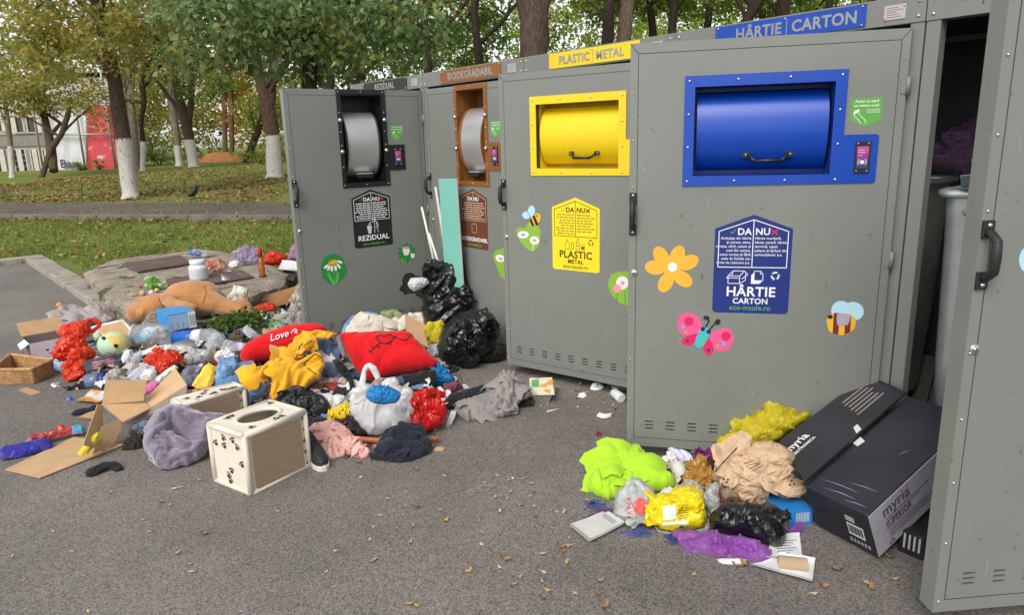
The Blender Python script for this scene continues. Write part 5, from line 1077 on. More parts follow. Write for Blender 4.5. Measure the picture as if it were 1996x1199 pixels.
def veg(name, label, cat, x, y, r, z, c, sq=(1, 1, .9)):
    b = at(x, y, z); mb = MB(); mb.sph(b+V((0, 0, r*sq[2])), r, 0, 18, 12, sq); return tagit(mb.build(name, M(name+'_skin', c, .5, var=.18, vs=20, bump=.2, bs=60), None, b), label, cat)
veg('potato', 'tan potato on the slab by the lettuce', 'potato', 279, 578, .035, .21, (186, 150, 104), (1.1, .9, .85)); veg('onion', 'white onion beside the potato', 'onion', 296, 576, .028, .21, (206, 196, 206)); veg('lemon', 'yellow fruit beside the onion near the teddy', 'fruit', 306, 570, .022, .21, (214, 192, 96)); veg('tomato', 'small red tomato on the slab behind the potato', 'tomato', 274, 563, .018, .21, (176, 50, 40)); veg('pepper', 'orange fruit among the lettuce', 'fruit', 312, 557, .024, .23, (206, 120, 54))
S('bread_crust', 'torn bread crust left of the potato on the slab', 'bread', [(250, 574), (258, 569), (270, 571), (268, 576), (256, 578)], M('crust', (176, 142, 106), .9, bump=.6, bs=60), flaps=0, T=.015, fold=.01, freq=30, z0=.21, lean=60, seed=14)
veg('orange_fruit', 'small orange lying on the asphalt by the kerb', 'fruit', 117, 600, .03, 0, (222, 146, 40))
# --- teddy
TB = cloth('teddy_plush', (176, 124, 76), sheen=.5, bump=.7, bs=110, var=.2, vs=7, dist=.005); D0 = 6.3
def chain(mb, pts, t=D0):
    P = [deep(x, y, t+dz) for x, y, r, dz in pts]; R = [r*(t+dz)/FOC for x, y, r, dz in pts]
    for i in range(len(P)-1):
        n = max(2, int((P[i+1]-P[i]).length/(.35*min(R[i], R[i+1])))) 
        for k in range(n+1): mb.sph(P[i].lerp(P[i+1], k/n), R[i]+(R[i+1]-R[i])*k/n, 0, 14, 10)
mb = MB()
chain(mb, [(266, 612, 19, 0), (282, 602, 24, 0), (306, 596, 25, 0), (326, 588, 16, 0)]); chain(mb, [(326, 588, 16, 0), (348, 582, 29, 0), (376, 582, 35, .03), (398, 582, 33, .05), (412, 590, 24, .05)])
chain(mb, [(405, 586, 22, -.02), (436, 598, 17, -.05), (466, 607, 14, -.08), (484, 610, 13, -.1)]); chain(mb, [(410, 582, 22, .15), (446, 592, 17, .2), (470, 596, 17, .2), (478, 602, 15, .2)]); chain(mb, [(324, 584, 11, -.17), (340, 596, 12, -.24), (362, 601, 12, -.25), (374, 603, 10, -.24)]); chain(mb, [(378, 549, 4, .03), (386, 548, 3, .04)])
base = at(330, 632, 0); teddy = mb.build('teddy_bear', TB, None, base); rm = teddy.modifiers.new('union', 'REMESH'); rm.mode = 'VOXEL'; rm.voxel_size = .013; rm.use_smooth_shade = True; sm = teddy.modifiers.new('soft', 'SMOOTH'); sm.iterations = 4; sm.factor = .5
bpy.context.view_layer.update(); me = bpy.data.meshes.new_from_object(teddy.evaluated_get(bpy.context.evaluated_depsgraph_get())); teddy.modifiers.clear(); teddy.data = me
for v in me.vertices: p = v.co; q = V((p.x*5, p.y*5, p.z*13)); v.co = p+v.normal*(.010*MN.noise(p*6)+.011*(math.sqrt(abs(MN.noise(q)))-.5)+.005*(math.sqrt(abs(MN.noise(q*2.2+V((3, 0, 0)))))-.5))
for p in me.polygons: p.use_smooth = True
tagit(teddy, 'large tan plush teddy bear lying face down across the slab edge', 'teddy bear'); tt_ = bvh(teddy)
mb = MB(); drape_poly(mb, tt_, ell(272, 610, 7, 11, .5), 0, .004, 4); mb.build('paw_patch', cloth('plush_pale', (206, 152, 100)), teddy)
mb = MB(); drape_line(mb, tt_, [(309, 580), (313, 592), (319, 600)], 1.2); drape_line(mb, tt_, [(398, 556), (402, 572), (396, 590)], 1); mb.build('seam', cloth('seam_brown', (112, 68, 34)), teddy)
# --- the boxes, bags and rags round the teddy
A, X, Y, lx, ly, h = boxpx((331, 648), (384, 638), (304, 636), 615, .14); root = empty('medical_carton', A, 'blue and white printed carton under the teddy arm', 'carton'); mb = MB(); mb.box(A+X*lx/2+Y*ly/2+V((0, 0, h/2)), (lx, ly, h), 0, rotxy(X, Y)); mb.build('box_body', card('carton_blue', (66, 146, 206), rough=.5), root, bevel=.003)
mb = MB(); o = A-Y*.002; mb.quad([o+X*lx*.02+V((0, 0, h*.05)), o+X*lx*.7+V((0, 0, h*.05)), o+X*lx*.7+V((0, 0, h*.92)), o+X*lx*.02+V((0, 0, h*.92))], .002); mb.build('print_panel', card('print_paleblue', (158, 184, 216), rough=.5), root); mb = MB(); mb.quad([o+X*lx*.72+V((0, 0, h*.02)), o+X*lx*.995+V((0, 0, h*.02)), o+X*lx*.995+V((0, 0, h*.97)), o+X*lx*.72+V((0, 0, h*.97))], .002)
mb.build('end_panel', card('print_white', (214, 212, 218), rough=.5), root); mb = MB()
for k in range(5): mb.quad([o-Y*.002+X*lx*(.76+.05*k)+V((0, 0, h*.15)), o-Y*.002+X*lx*(.775+.05*k)+V((0, 0, h*.15)), o-Y*.002+X*lx*(.775+.05*k)+V((0, 0, h*.8)), o-Y*.002+X*lx*(.76+.05*k)+V((0, 0, h*.8))], .001)
for k in range(3): mb.quad([o-Y*.002+X*lx*(.1+.2*k)+V((0, 0, h*.1)), o-Y*.002+X*lx*(.11+.2*k)+V((0, 0, h*.1)), o-Y*.002+X*lx*(.11+.2*k)+V((0, 0, h*.5)), o-Y*.002+X*lx*(.1+.2*k)+V((0, 0, h*.5))], .001)
mb.build('print_stripe', card('print_grey', (170, 172, 182)), root)
S('white_cloth', 'white towel standing behind the teddy leg against the slab', 'cloth', [(428, 592), (436, 582), (450, 570), (455, 557), (468, 558), (484, 563), (482, 580), (470, 592), (445, 596)], cloth('towel_white', (206, 202, 190)), T=.04, fold=.03, freq=10, ang=1.2, z0=.1, base=(455, 612), lean=20, seed=20)
S('sweater', 'grey crumpled sweater lying on the kerb end', 'sweater', [(84, 645), (92, 630), (100, 618), (118, 602), (140, 597), (165, 603), (182, 599), (198, 601), (206, 614), (222, 622), (205, 630), (188, 625), (172, 636), (155, 648), (125, 652), (100, 648)], cloth('jersey_grey', (158, 148, 146)), T=.08, fold=.045, freq=7, ang=.5, z0=0, lean=68, seed=21)
A, X, Y, lx, ly, h = boxpx((64, 707), (150, 690), (44, 690), 671, 0, .3); root = empty('printed_carton', A, 'open pink and white carton with tools printed on its side', 'carton'); mb = MB(); t = .004
PNKC = card('carton_pinkwhite', (206, 190, 196), rough=.5)
poly_on(mb, A, X, V((0, 0, 1)), rrect(0, 0, lx, h), [], t, 0); poly_on(mb, A+Y*ly, X, V((0, 0, 1)), rrect(0, 0, lx, h), [], t, 1); poly_on(mb, A, Y, V((0, 0, 1)), rrect(0, 0, ly, h), [], t, 1); poly_on(mb, A+X*lx, Y, V((0, 0, 1)), rrect(0, 0, ly, h), [], t, 1); poly_on(mb, A+V((0, 0, .003)), X, Y, rrect(0, 0, lx, ly), [], t, 2); mb.build('box_body', [PNKC, card('carton_greyside', (120, 112, 110)), TANIN], root)
mb = MB(); f1_ = V((0, 0, h)); mb.quad([A+Y*ly+f1_, A+Y*ly+X*lx+f1_, A+Y*(ly+.12)+X*lx+f1_+V((0, 0, .09)), A+Y*(ly+.12)+f1_+V((0, 0, .09))], .004); mb.build('flap', TANC, root); mb = MB(); mb.quad([A+f1_, A+Y*ly*.6+f1_, A+Y*ly*.6-X*.05+f1_+V((0, 0, -.03)), A-X*.06+Y*.02+f1_+V((0, 0, -.04))], .004); mb.build('flap', card('flap_white', (214, 212, 212)), root)
mb = MB(); o = A-Y*.001; mb.text('QIIVE', .05, o+X*lx*.3+V((0, 0, h*.74)), X, (0, 0, 1), .0015, 0); mb.build('lettering', BLK, root)
for x, w, hh in ((.36, .028, .06), (.58, .03, .075)): mb = MB(); mb.box(o-Y*.001+X*lx*x+V((0, 0, h*.33)), (w*.5, .002, hh), 0, rotxy(X, Y)); mb.box(o-Y*.0015+X*lx*x+V((0, 0, h*.33+hh*.45)), (w*1.6 if x > .5 else w*.8, .003, .014), 0, rotxy(X, Y)); mb.build('tool_print', BLK, root)
mb = MB(); mb.box(o-Y*.001+X*lx*.55+V((0, 0, h*.1)), (lx*.5, .002, .007), 0, rotxy(X, Y)); mb.build('stripe', BLK, root)
mb = MB(); mb.quad([o-Y*.001+X*lx*.62+V((0, 0, h*.68)), o-Y*.001+X*lx*.99+V((0, 0, h*.68)), o-Y*.001+X*lx*.99+V((0, 0, h*.99)), o-Y*.001+X*lx*.68+V((0, 0, h*.99))], .0015); mb.build('blue_band', card('band_blue', (70, 84, 122)), root)
S('carrier_bag', 'upright red orange bag with twisted handles in front of the printed carton', 'bag', [([(103, 700), (108, 668), (125, 652), (140, 640), (150, 628), (172, 621), (176, 640), (166, 655), (160, 672), (152, 694), (130, 706)], {}), ([(150, 630), (170, 622), (190, 622), (199, 628), (197, 638), (182, 649), (166, 656), (160, 650), (178, 643), (190, 634), (182, 629), (166, 632), (155, 640)], dict(T=.012, fold=.006, base=(160, 700)))], REDPL, T=.07, fold=.05, freq=9, ang=1.1, z0=.06, base=(130, 706), lean=15, seed=22)
S('carrier_bag', 'slumped red orange bag on the asphalt left of the patterned black cloth', 'bag', [(122, 736), (126, 712), (135, 695), (150, 682), (165, 676), (180, 678), (188, 690), (180, 702), (166, 708), (162, 728), (150, 740), (132, 742)], REDPL, T=.08, fold=.05, freq=9, z0=0, lean=25, seed=23)
sheet('patterned_card', 'white card with blue zigzag print beside the wicker basket', 'card', [(84, 712), (98, 698), (130, 705), (122, 728)], card('zigzag_card', (206, 214, 226), c2=(96, 156, 206), c2s=26, c2t=.52), .005, .003)
# wicker basket
def basket():
    c0 = [at(-8, 752, 0), at(66, 751, 0), at(104, 733, 0), at(28, 722, 0)]; b = sum(c0, V((0, 0, 0)))/4; root = empty('wicker_basket', b, 'low straw coloured wicker tray basket at the left edge', 'basket')
    WK = M('wicker', (178, 138, 92), .8, var=.3, vs=30, bump=.8, bs=70, dist=.004); mb = MB(); n = 26; P = []
    for k in range(4):
        for i in range(n): P.append(c0[k].lerp(c0[(k+1) % 4], i/n))
    m = len(P)
    for row in range(9):
        q = []
        for i, p in enumerate(P+P[:2]):
            d = (p-b); d.z = 0; w = .006*(1 if (i+row) % 2 else -1); z = .012+row*.0115; q.append(b+d*(1+.012*row*.5)+d.normalized()*w+V((0, 0, z)))
        mb.tube(q, .0068, 6)
    mb.build('side_wall', WK, root); mb = MB(); q = [b+(p-b)*1.07+V((0, 0, .118)) for p in P+P[:2]]; mb.tube(q, .011, 8, jit=.25); mb.build('rim', WK, root)
    mb = MB(); 
    for i in range(14): mb.tube([c0[0].lerp(c0[1], (i+.5)/14)+V((0, 0, .012)), c0[3].lerp(c0[2], (i+.5)/14)+V((0, 0, .012))], .012, 6, jit=.2, seed=i)
    mb.build('base', WK, root)
basket()
sheet('cardboard_piece', 'small tan card lying alone below the wicker basket', 'card', [(34, 762), (50, 756), (81, 767), (60, 773)], TANC, 0, .004)
# whiteboard frame with tan back
P4 = [at(188, 640, .1), at(243, 626, .3), at(270, 652, .3), at(262, 694, .03)]
def frame4(name, label, cat, q, inner, rimw, m1, m2):
    c = sum(q, V((0, 0, 0)))/4; root = empty(name, c, label, cat); mb = MB(); mb.quad(q, .008); mb.build('back_panel', m1, root); n = (q[1]-q[0]).cross(q[3]-q[0]).normalized(); n = n if n.dot(CAM-c) > 0 else -n
    mb = MB()
    for a, b in zip(q, q[1:]+q[:1]): mb.tube([a+n*.004, b+n*.004], rimw, 8)
    mb.build('rim', m2, root); return root
frame4('framed_board', 'tilted board with white rim and tan back behind the pastel plush head', 'board', [at(180, 640, .12), at(240, 626, .2), at(266, 655, .14), at(262, 692, .05)], 0, .012, TANC, M('rim_white', (212, 210, 206), .5))
b = deep(222, 672, 5.35); mb = MB(); mb.sph(b, .118, 0, 28, 20, (1.05, .95, .82)); plm = cloth('plush_pastel', (204, 196, 130), c2=(176, 206, 176), c2s=5, c2t=.5, bump=.3); mb.sph(deep(190, 655, 5.35), .03, 0, 14, 10); pl_ = mb.build('plush_toy', plm, None, b); tagit(pl_, 'round pastel plush head with two black dots', 'plush toy'); tr_ = bvh(pl_)
for e4 in (ell(202, 660, 4.5, 3.6, .3), ell(226, 675, 4.5, 4, .5)): mb = MB(); drape_poly(mb, tr_, e4, 0, .004, 3); mb.build('eye', BLKC, pl_)
mb = MB(); drape_poly(mb, tr_, ell(222, 664, 14, 8, .4), 0, .003, 4); mb.build('patch', cloth('plush_peach', (222, 178, 104)), pl_)
S('printed_shirt', 'charcoal cloth with faded pink print rolled up in front of the plush head', 'shirt', [(158, 712), (166, 704), (190, 698), (215, 692), (240, 688), (252, 696), (248, 712), (232, 724), (200, 728), (170, 728)], cloth('shirt_print', (76, 76, 82)), T=.06, fold=.03, freq=9, ang=.2, z0=.04, lean=35, seed=24)
o_ = [o for o in COL.objects if o.name.startswith('printed_shirt')][-1]; mb = MB(); tr_ = bvh(o_)
for k in range(4): drape_line(mb, tr_, [(180, 708+4*k), (200, 704+4*k), (222, 699+4*k)], 1.6)
mb.build('faded_print', cloth('print_rose', (150, 92, 104)), o_)
b = at(168, 744, .05); ax = (at(203, 741, .05)-b).normalized(); root = empty('lidded_jar', b, 'jar with dark blue lid lying on its side on a black rag', 'jar'); mb = MB(); mb.lathe(b, ax, [(0, .03), (.004, .05), (.07, .052), (.085, .045)], 22); mb.build('jar_body', M('jar_glass', (120, 130, 160), .15, clear=.3), root); mb = MB(); mb.lathe(b+ax*.085, ax, [(0, .05), (.035, .05), (.037, .047), (.038, 0)], 24); mb.build('lid', M('lid_blue', (34, 46, 128), .4), root)
S('rag', 'black rag under the blue lidded jar', 'rag', [(118, 757), (150, 752), (165, 748), (200, 748), (212, 755), (200, 761), (160, 760), (140, 759)], BLKC, T=.02, fold=.02, freq=14, z0=0, lean=70, seed=25)
S('rag', 'pink strap of cloth beside the blue lidded jar', 'cloth strap', [(146, 760), (156, 742), (164, 733), (170, 738), (162, 752), (152, 762)], cloth('pink_cloth', (204, 140, 160)), T=.012, fold=.01, freq=20, z0=0, lean=68, seed=26)
S('carrier_bag', 'flat crumpled red orange bag in the middle of the heap', 'bag', [(278, 702), (285, 692), (302, 688), (320, 690), (338, 693), (358, 694), (355, 705), (342, 715), (330, 728), (312, 730), (302, 716), (288, 712)], REDPL, T=.05, fold=.04, freq=16, ang=.8, z0=.12, lean=50, seed=27)
# clear jar on its side, and lid dish
b = at(333, 672, .09); ax = V((_r.x*-1, _r.y*-1, .12)).normalized(); root = empty('clear_jar', b, 'big clear plastic jar lying on its side in the heap', 'jar'); mb = MB(); mb.lathe(b+V((0, 0, .05)), ax, [(0, .09), (.005, .105), (.2, .105), (.225, .095), (.24, .08), (.262, .08)], 28); mb.build('jar_body', M('clear_pet', (206, 210, 212), .08, var=.05, clear=.74, bump=.3, bs=9, dist=.01), root)
mb = MB(); mb.lathe(b+ax*.263+V((0, 0, .05)), ax, [(0, .086), (.02, .086), (.022, .08)], 28); mb.build('neck_ring', M('clear_rim', (200, 206, 210), .1, clear=.4), root)
S('juice_carton', 'blue and white carton behind the clear jar', 'carton', [(252, 662), (262, 652), (290, 637), (310, 640), (306, 655), (284, 672), (262, 676)], card('carton_sky', (70, 150, 196), c2=(214, 216, 218), c2s=6, c2t=.5), flaps=0, T=.05, fold=.004, freq=6, z0=.08, lean=25, seed=28, sharp=True)
mb = MB(); b = at(352, 682, .13); mb.lathe(b, V((.1, -.25, 1)), [(0, .075), (.006, .1), (.02, .112), (.022, .11), (.01, .095), (.006, 0)], 30); tagit(mb.build('lid_dish', M('dish_white', (218, 216, 210), .4), None, b), 'white round plastic lid right of the clear jar', 'lid')
b = at(342, 662, .12); ax = (at(430, 655, .17)-b); L0 = ax.length; ax.normalize(); root = empty('softener_bottle', b, 'blue wrapped bottle with white label and clear end lying across the heap', 'bottle'); mb = MB(); mb.lathe(b, ax, [(0, .05), (.01, .062), (.06, .058), (.08, .064), (.15, .062), (.19, .064)], 24); mb.build('wrapped_end', plastic('film_blue', (26, 92, 178), transl=0), root); mb = MB(); mb.lathe(b+ax*.1905, ax, [(0, .064), (.09, .064)], 24); mb.build('label_band', card('label_pale', (206, 208, 214), c2=(226, 160, 60), c2s=14, c2t=.6, rough=.5), root)
mb = MB(); mb.lathe(b+ax*.281, ax, [(0, .064), (.07, .063), (.11, .04), (.14, .024), (.16, .024)], 24); mb.build('clear_end', CLR, root)
def branches():
    c = at(455, 640, .1); root = empty('cut_branches', c, 'cut green leafy branches lying in front of the teddy leg', 'branches'); r = np.random.default_rng(4); P = []; mb = MB()
    for k in range(14):
        x0, y0 = 392+r.uniform(0, 40), 646+r.uniform(-8, 6); x1, y1 = 440+r.uniform(0, 105), 622+r.uniform(-14, 22); a = at(x0, y0, .1); b_ = at(x1, y1, .14+r.uniform(0, .07)); m = a.lerp(b_, .5)+V((0, 0, .05)); cv = [a.lerp(m, t).lerp(m.lerp(b_, t), t) for t in np.linspace(0, 1, 8)]; mb.tube(cv, [.006*(1-.8*t) for t in np.linspace(0, 1, 8)], 6)
        for q in cv[2:]:
            for _ in range(9): P.append(np.array(q)+r.normal(0, .028, 3)*[1, 1, .7])
    mb.build('stem', bark_mat('twig_bark', (104, 84, 60)), root); P = np.array(P); n = len(P); nr = unit(r.normal(0, .6, (n, 3))+[0, 0, 1]); d = unit(np.cross(nr, r.normal(0, 1, (n, 3)))); leaf_cloud('leaves', P, nr, d, r.uniform(.03, .055, n), np.full(n, .36), G_DARK, r.beta(2, 2, n)*.8, root, c)
branches()
S('silver_carton', 'flat silver grey carton tilted beside the left red cushion', 'carton', [(468, 643), (482, 634), (501, 649), (488, 662)], card('carton_silver', (158, 160, 168), rough=.4), flaps=0, T=.012, fold=.002, z0=.14, lean=40, seed=30, sharp=True)
S('bowl_scrap', 'dark bowl with food scraps in front of the silver carton', 'food scraps', [(448, 660), (452, 650), (462, 645), (475, 648), (480, 658), (470, 664), (455, 664)], M('scrap_brown', (96, 74, 54), .8, c2=(50, 56, 84), c2s=14, c2t=.55, bump=.6), T=.03, fold=.02, freq=22, z0=.13, lean=50, seed=31)
S('plastic_film', 'clear crumpled film right of the blue wrapped bottle', 'plastic film', [([(400, 690), (405, 665), (420, 650), (438, 655), (440, 672), (428, 690)], {})], CLR, T=.05, fold=.05, freq=14, z0=.1, lean=30, seed=32)
S('carrier_bag', 'crumpled white bag with a green print in the middle of the heap', 'bag', [(353, 704), (360, 692), (374, 682), (395, 680), (412, 684), (418, 697), (408, 708), (390, 712), (372, 714)], plastic('bag_greenprint', (210, 210, 208), c2=(60, 150, 70), c2s=5.5, c2t=.68, bs=14), T=.06, fold=.045, freq=13, z0=.1, lean=35, seed=33)
S('plastic_film', 'clear crinkled film touching the tip of the left red cushion', 'plastic film', [(425, 690), (440, 665), (462, 668), (472, 684), (455, 700), (435, 700)], CLR, T=.05, fold=.05, freq=14, z0=.1, lean=30, seed=232)
S('tissue_wad', 'white crumpled tissue wad left of the left red cushion', 'tissue', [(418, 700), (425, 686), (442, 682), (458, 690), (462, 705), (446, 714), (428, 712)], WHT, T=.05, fold=.04, freq=18, z0=.1, lean=35, seed=34)
S('lilac_leaflets', 'fan of pale lilac leaflets beside the left red cushion', 'leaflets', [(446, 672), (470, 668), (480, 674), (470, 684), (452, 686)], card('leaflet_lilac', (196, 190, 214)), flaps=0, T=.012, fold=.012, freq=16, z0=.15, lean=55, seed=35)
S('cloth_piece', 'grey blue crumpled cloth below the white printed bag', 'cloth', [(352, 738), (356, 722), (368, 714), (390, 713), (398, 722), (392, 738), (376, 750), (362, 752)], cloth('cloth_greyblue', (120, 120, 134)), T=.05, fold=.04, freq=13, z0=.07, lean=40, seed=36)
mg = S('magazine', 'yellow and white magazine in front of the denim jacket', 'magazine', [(373, 752), (385, 735), (398, 714), (408, 708), (421, 716), (418, 735), (412, 756), (395, 764)], card('cover_yellow', (228, 198, 66), rough=.4, c2=(220, 222, 226), c2s=7, c2t=.56), flaps=0, T=.014, fold=.012, freq=6, z0=.07, lean=35, seed=37, sharp=True)
S('cardboard_tray', 'peach coloured card pieces at the foot of the denim jacket', 'card scraps', [(352, 775), (372, 762), (396, 756), (415, 754), (418, 764), (400, 770), (372, 782)], card('card_peach', (214, 150, 112), c2=(226, 190, 76), c2s=12, c2t=.55), T=.02, fold=.015, freq=14, z0=.05, lean=50, seed=38)
S('denim_jacket', 'faded blue denim jacket with frayed edge in the heap', 'jacket', [([(420, 790), (417, 760), (420, 725), (428, 702), (445, 696), (462, 698), (470, 715), (478, 735), (498, 745), (512, 758), (521, 772), (508, 782), (492, 796), (482, 800), (475, 775), (460, 768), (440, 775)], {}), ([(424, 740), (432, 708), (448, 697), (463, 700), (472, 722), (470, 750), (450, 765), (430, 762)], dict(T=.08, seed=140, dy=-.02)), ([(470, 738), (496, 743), (516, 760), (521, 771), (505, 783), (486, 790), (474, 770)], dict(T=.05, seed=141, dy=-.03, ang=.4))], cloth('denim', (98, 132, 172), c2=(128, 158, 190), c2s=7, c2t=.55, bs=260), T=.08, fold=.05, freq=8, ang=1.0, z0=.04, base=(460, 792), lean=38, seed=39)
# --- the two red cushions
RED_C = cloth('cushion_red', (204, 22, 28), bs=300, bump=.25, var=.06)
cu = S('red_cushion', 'red heart cushion with white script lettering at the left of the yellow hoodie', 'cushion', [(468, 690), (476, 676), (492, 664), (520, 651), (550, 640), (580, 634), (612, 632), (634, 638), (640, 650), (625, 672), (590, 690), (550, 700), (510, 706), (485, 710), (470, 704)], RED_C, T=.1, fold=.016, freq=6, prof='pillow', flaps=0, z0=.12, base=(540, 712), lean=38, seed=40, crisp=.3)
tr_ = bvh(cu); mb = MB(); drape_text(mb, tr_, 'Love', (545, 661), (1, -.28), 19, 0, .012, .012, .3)
TW = cloth('thread_white', (226, 214, 214)); mb.build('lettering', TW, cu)
for ln, w in (([(568, 650), (571, 644), (576, 642), (579, 645), (574, 648), (580, 650)], 1.5), ([(505, 654), (520, 648), (538, 643)], 1.6)): mb = MB(); drape_line(mb, tr_, ln, w); mb.build('stitch', TW, cu)
S('border', None, None, [(462, 702), (466, 690), (474, 700), (500, 700), (540, 688), (560, 690), (548, 702), (515, 710), (490, 714), (472, 712)], BLKC, parent=cu, flaps=0, T=.05, fold=.02, freq=10, z0=.1, base=(520, 716), lean=50, seed=41)
cu2 = S('red_cushion', 'large red cushion with a black embroidered heart and arrow, right of the yellow hoodie', 'cushion', [(657, 657), (672, 651), (720, 650), (765, 648), (798, 650), (815, 668), (838, 692), (858, 710), (845, 718), (800, 727), (760, 733), (725, 742), (704, 734), (690, 716), (682, 700), (668, 676)], RED_C, T=.1, fold=.02, freq=5, prof='pillow', flaps=0, z0=.1, base=(760, 745), lean=42, seed=42, crisp=.4)
tr_ = bvh(cu2); mb = MB(); drape_line(mb, tr_, [(742, 668), (736, 662), (733, 657), (740, 654), (752, 656), (760, 652), (768, 658), (764, 665), (752, 670), (742, 668)], 2); drape_line(mb, tr_, [(742, 668), (734, 674), (722, 687), (727, 693)], 2); drape_line(mb, tr_, [(734, 674), (741, 679)], 2); drape_line(mb, tr_, [(730, 679), (722, 676)], 1.8); drape_line(mb, tr_, [(726, 684), (716, 686)], 1.8); drape_line(mb, tr_, [(768, 657), (776, 660), (788, 664), (795, 662), (798, 655)], 1.8); drape_line(mb, tr_, [(770, 662), (772, 655)], 1.6); drape_line(mb, tr_, [(752, 671), (763, 670)], 1.6); mb.build('embroidery', BLKC, cu2)
S('reverse_side', None, None, [(690, 735), (730, 742), (790, 731), (850, 722), (846, 752), (838, 762), (790, 758), (740, 752), (700, 745)], BLKC, parent=cu2, flaps=0, T=.05, fold=.02, freq=8, z0=.08, base=(770, 762), lean=35, seed=43)
S('grey_fringe', None, None, [(655, 655), (664, 656), (676, 690), (670, 700), (660, 678)], cloth('plush_grey', (120, 110, 116)), parent=cu2, flaps=0, T=.02, fold=.01, z0=.2, base=(668, 745), lean=40, seed=44)
# --- yellow hoodie
S('hoodie', 'mustard yellow zip hoodie thrown over the left red cushion', 'hoodie', [([(478, 735), (490, 722), (512, 712), (530, 702), (545, 695), (560, 680), (575, 660), (600, 648), (625, 645), (662, 652), (640, 660), (615, 662), (606, 674), (590, 690), (572, 702), (555, 712), (530, 722), (512, 740), (492, 742)], dict(T=.045)), ([(528, 708), (545, 700), (565, 705), (590, 702), (612, 688), (626, 692), (632, 712), (626, 736), (605, 748), (580, 764), (550, 775), (534, 782), (525, 772), (530, 745)], dict(T=.07, dy=-.05, seed=146)), ([(572, 700), (580, 672), (600, 655), (618, 660), (612, 676), (592, 692), (582, 706)], dict(T=.05, seed=147, ang=1.2))], cloth('fleece_mustard', (226, 166, 34), sheen=.3, bs=200, bump=.3, var=.08), T=.06, fold=.05, freq=6, ang=.6, an=.35, z0=.1, base=(560, 782), lean=42, seed=45)
hd = [o for o in COL.objects if o.name.startswith('hoodie')][-1]; tr_ = bvh(hd); mb = MB(); drape_line(mb, tr_, [(572, 708), (580, 690), (584, 676), (590, 668)], 1.8); drape_line(mb, tr_, [(592, 710), (606, 698), (614, 690), (630, 700)], 1.8); drape_line(mb, tr_, [(592, 710), (604, 722), (618, 731)], 1.8); mb.build('zip', BLKC, hd)
S('folded_jeans', 'blue and white folded denim layers between the hoodie and the right red cushion', 'jeans', [([(612, 668), (630, 662), (648, 668), (662, 684), (668, 700), (650, 706), (628, 690)], {}), ([(600, 690), (612, 680), (626, 700), (636, 716), (664, 720), (664, 738), (632, 738), (612, 720)], dict(dy=-.03, seed=150))], cloth('denim_dark', (78, 100, 128), c2=(206, 204, 200), c2s=10, c2t=.58), T=.06, fold=.03, freq=12, ang=.5, z0=.12, base=(640, 742), lean=40, seed=46)
S('pillow', 'white speckled pillow corner under the right red cushion', 'pillow', [(605, 705), (612, 686), (632, 682), (652, 688), (666, 702), (662, 714), (640, 716), (618, 714)], cloth('pillow_speckle', (210, 204, 192), c2=(120, 112, 104), c2s=70, c2t=.68), flaps=0, T=.07, fold=.015, freq=8, z0=.13, base=(640, 735), lean=38, seed=47)
S('winter_glove', 'black knitted glove hanging at the left side of the right red cushion', 'glove', [(648, 705), (660, 700), (672, 712), (682, 728), (690, 745), (690, 770), (682, 772), (680, 745), (668, 735), (656, 725)], BLKC, flaps=0, T=.025, fold=.02, freq=16, z0=.1, base=(675, 775), lean=35, seed=48)
S('blouse', 'rose patterned blouse crumpled below the folded jeans', 'blouse', [(605, 760), (610, 748), (628, 738), (655, 735), (676, 740), (680, 765), (660, 772), (630, 772), (612, 768)], cloth('blouse_rose', (176, 130, 122), c2=(206, 184, 166), c2s=11, c2t=.52), T=.045, fold=.04, freq=14, z0=.06, lean=45, seed=49)
# --- fleece coat, carton, yellow shirt by the doors
S('fleece_jacket', 'cream fleece lined denim jacket behind the right red cushion', 'jacket', [([(668, 650), (675, 634), (690, 618), (712, 611), (738, 614), (760, 622), (778, 630), (800, 640), (800, 668), (700, 668)], {}), ([(740, 640), (760, 622), (800, 612), (840, 606), (866, 610), (868, 622), (840, 640), (820, 655), (770, 660)], dict(seed=155, dy=.1))], cloth('fleece_cream', (206, 194, 178), sheen=.5, bump=.9, bs=70), T=.09, fold=.035, freq=7, z0=.06, base=(740, 672), lean=30, seed=50)
S('denim_collar', 'blue denim edge of the fleece lined jacket', 'jacket', [(664, 655), (670, 636), (686, 616), (710, 608), (738, 611), (735, 617), (712, 615), (692, 622), (678, 640), (672, 658)], MC['denim'], flaps=0, T=.02, fold=.008, freq=12, z0=.08, base=(740, 668), lean=30, seed=51, parent=[o for o in COL.objects if o.name.startswith('fleece_jacket')][-1])
S('plastic_bag', 'pale green sheer bag behind the brown carton by the left door', 'bag', [(735, 622), (750, 606), (770, 603), (786, 612), (790, 628), (765, 634)], plastic('bag_palegreen', (188, 198, 150), clear=.3, bs=16), T=.05, fold=.04, freq=14, z0=.1, base=(765, 650), lean=25, seed=52)
b = at(790, 690, .08); root = empty('brown_carton', b, 'open brown carton flaps standing behind the right red cushion', 'carton')
mb = MB(); mb.quad([at(755, 655, .18), at(794, 640, .2), at(796, 660, .12), at(756, 668, .12)], .005); mb.build('flap', BRNC, root); mb = MB(); mb.quad([deep(789, 612, 5.05), deep(822, 630, 5.05), deep(835, 678, 4.95), deep(792, 658, 4.95)], .005); mb.build('side_panel', TANC, root)
S('yellow_shirt', 'yellow cloth tucked between the brown carton and the black bag', 'shirt', [(822, 640), (838, 630), (862, 624), (868, 640), (858, 660), (856, 678), (836, 680), (826, 662)], cloth('shirt_yellow', (190, 172, 44)), T=.05, fold=.04, freq=13, ang=1, z0=.06, base=(845, 690), lean=25, seed=53)
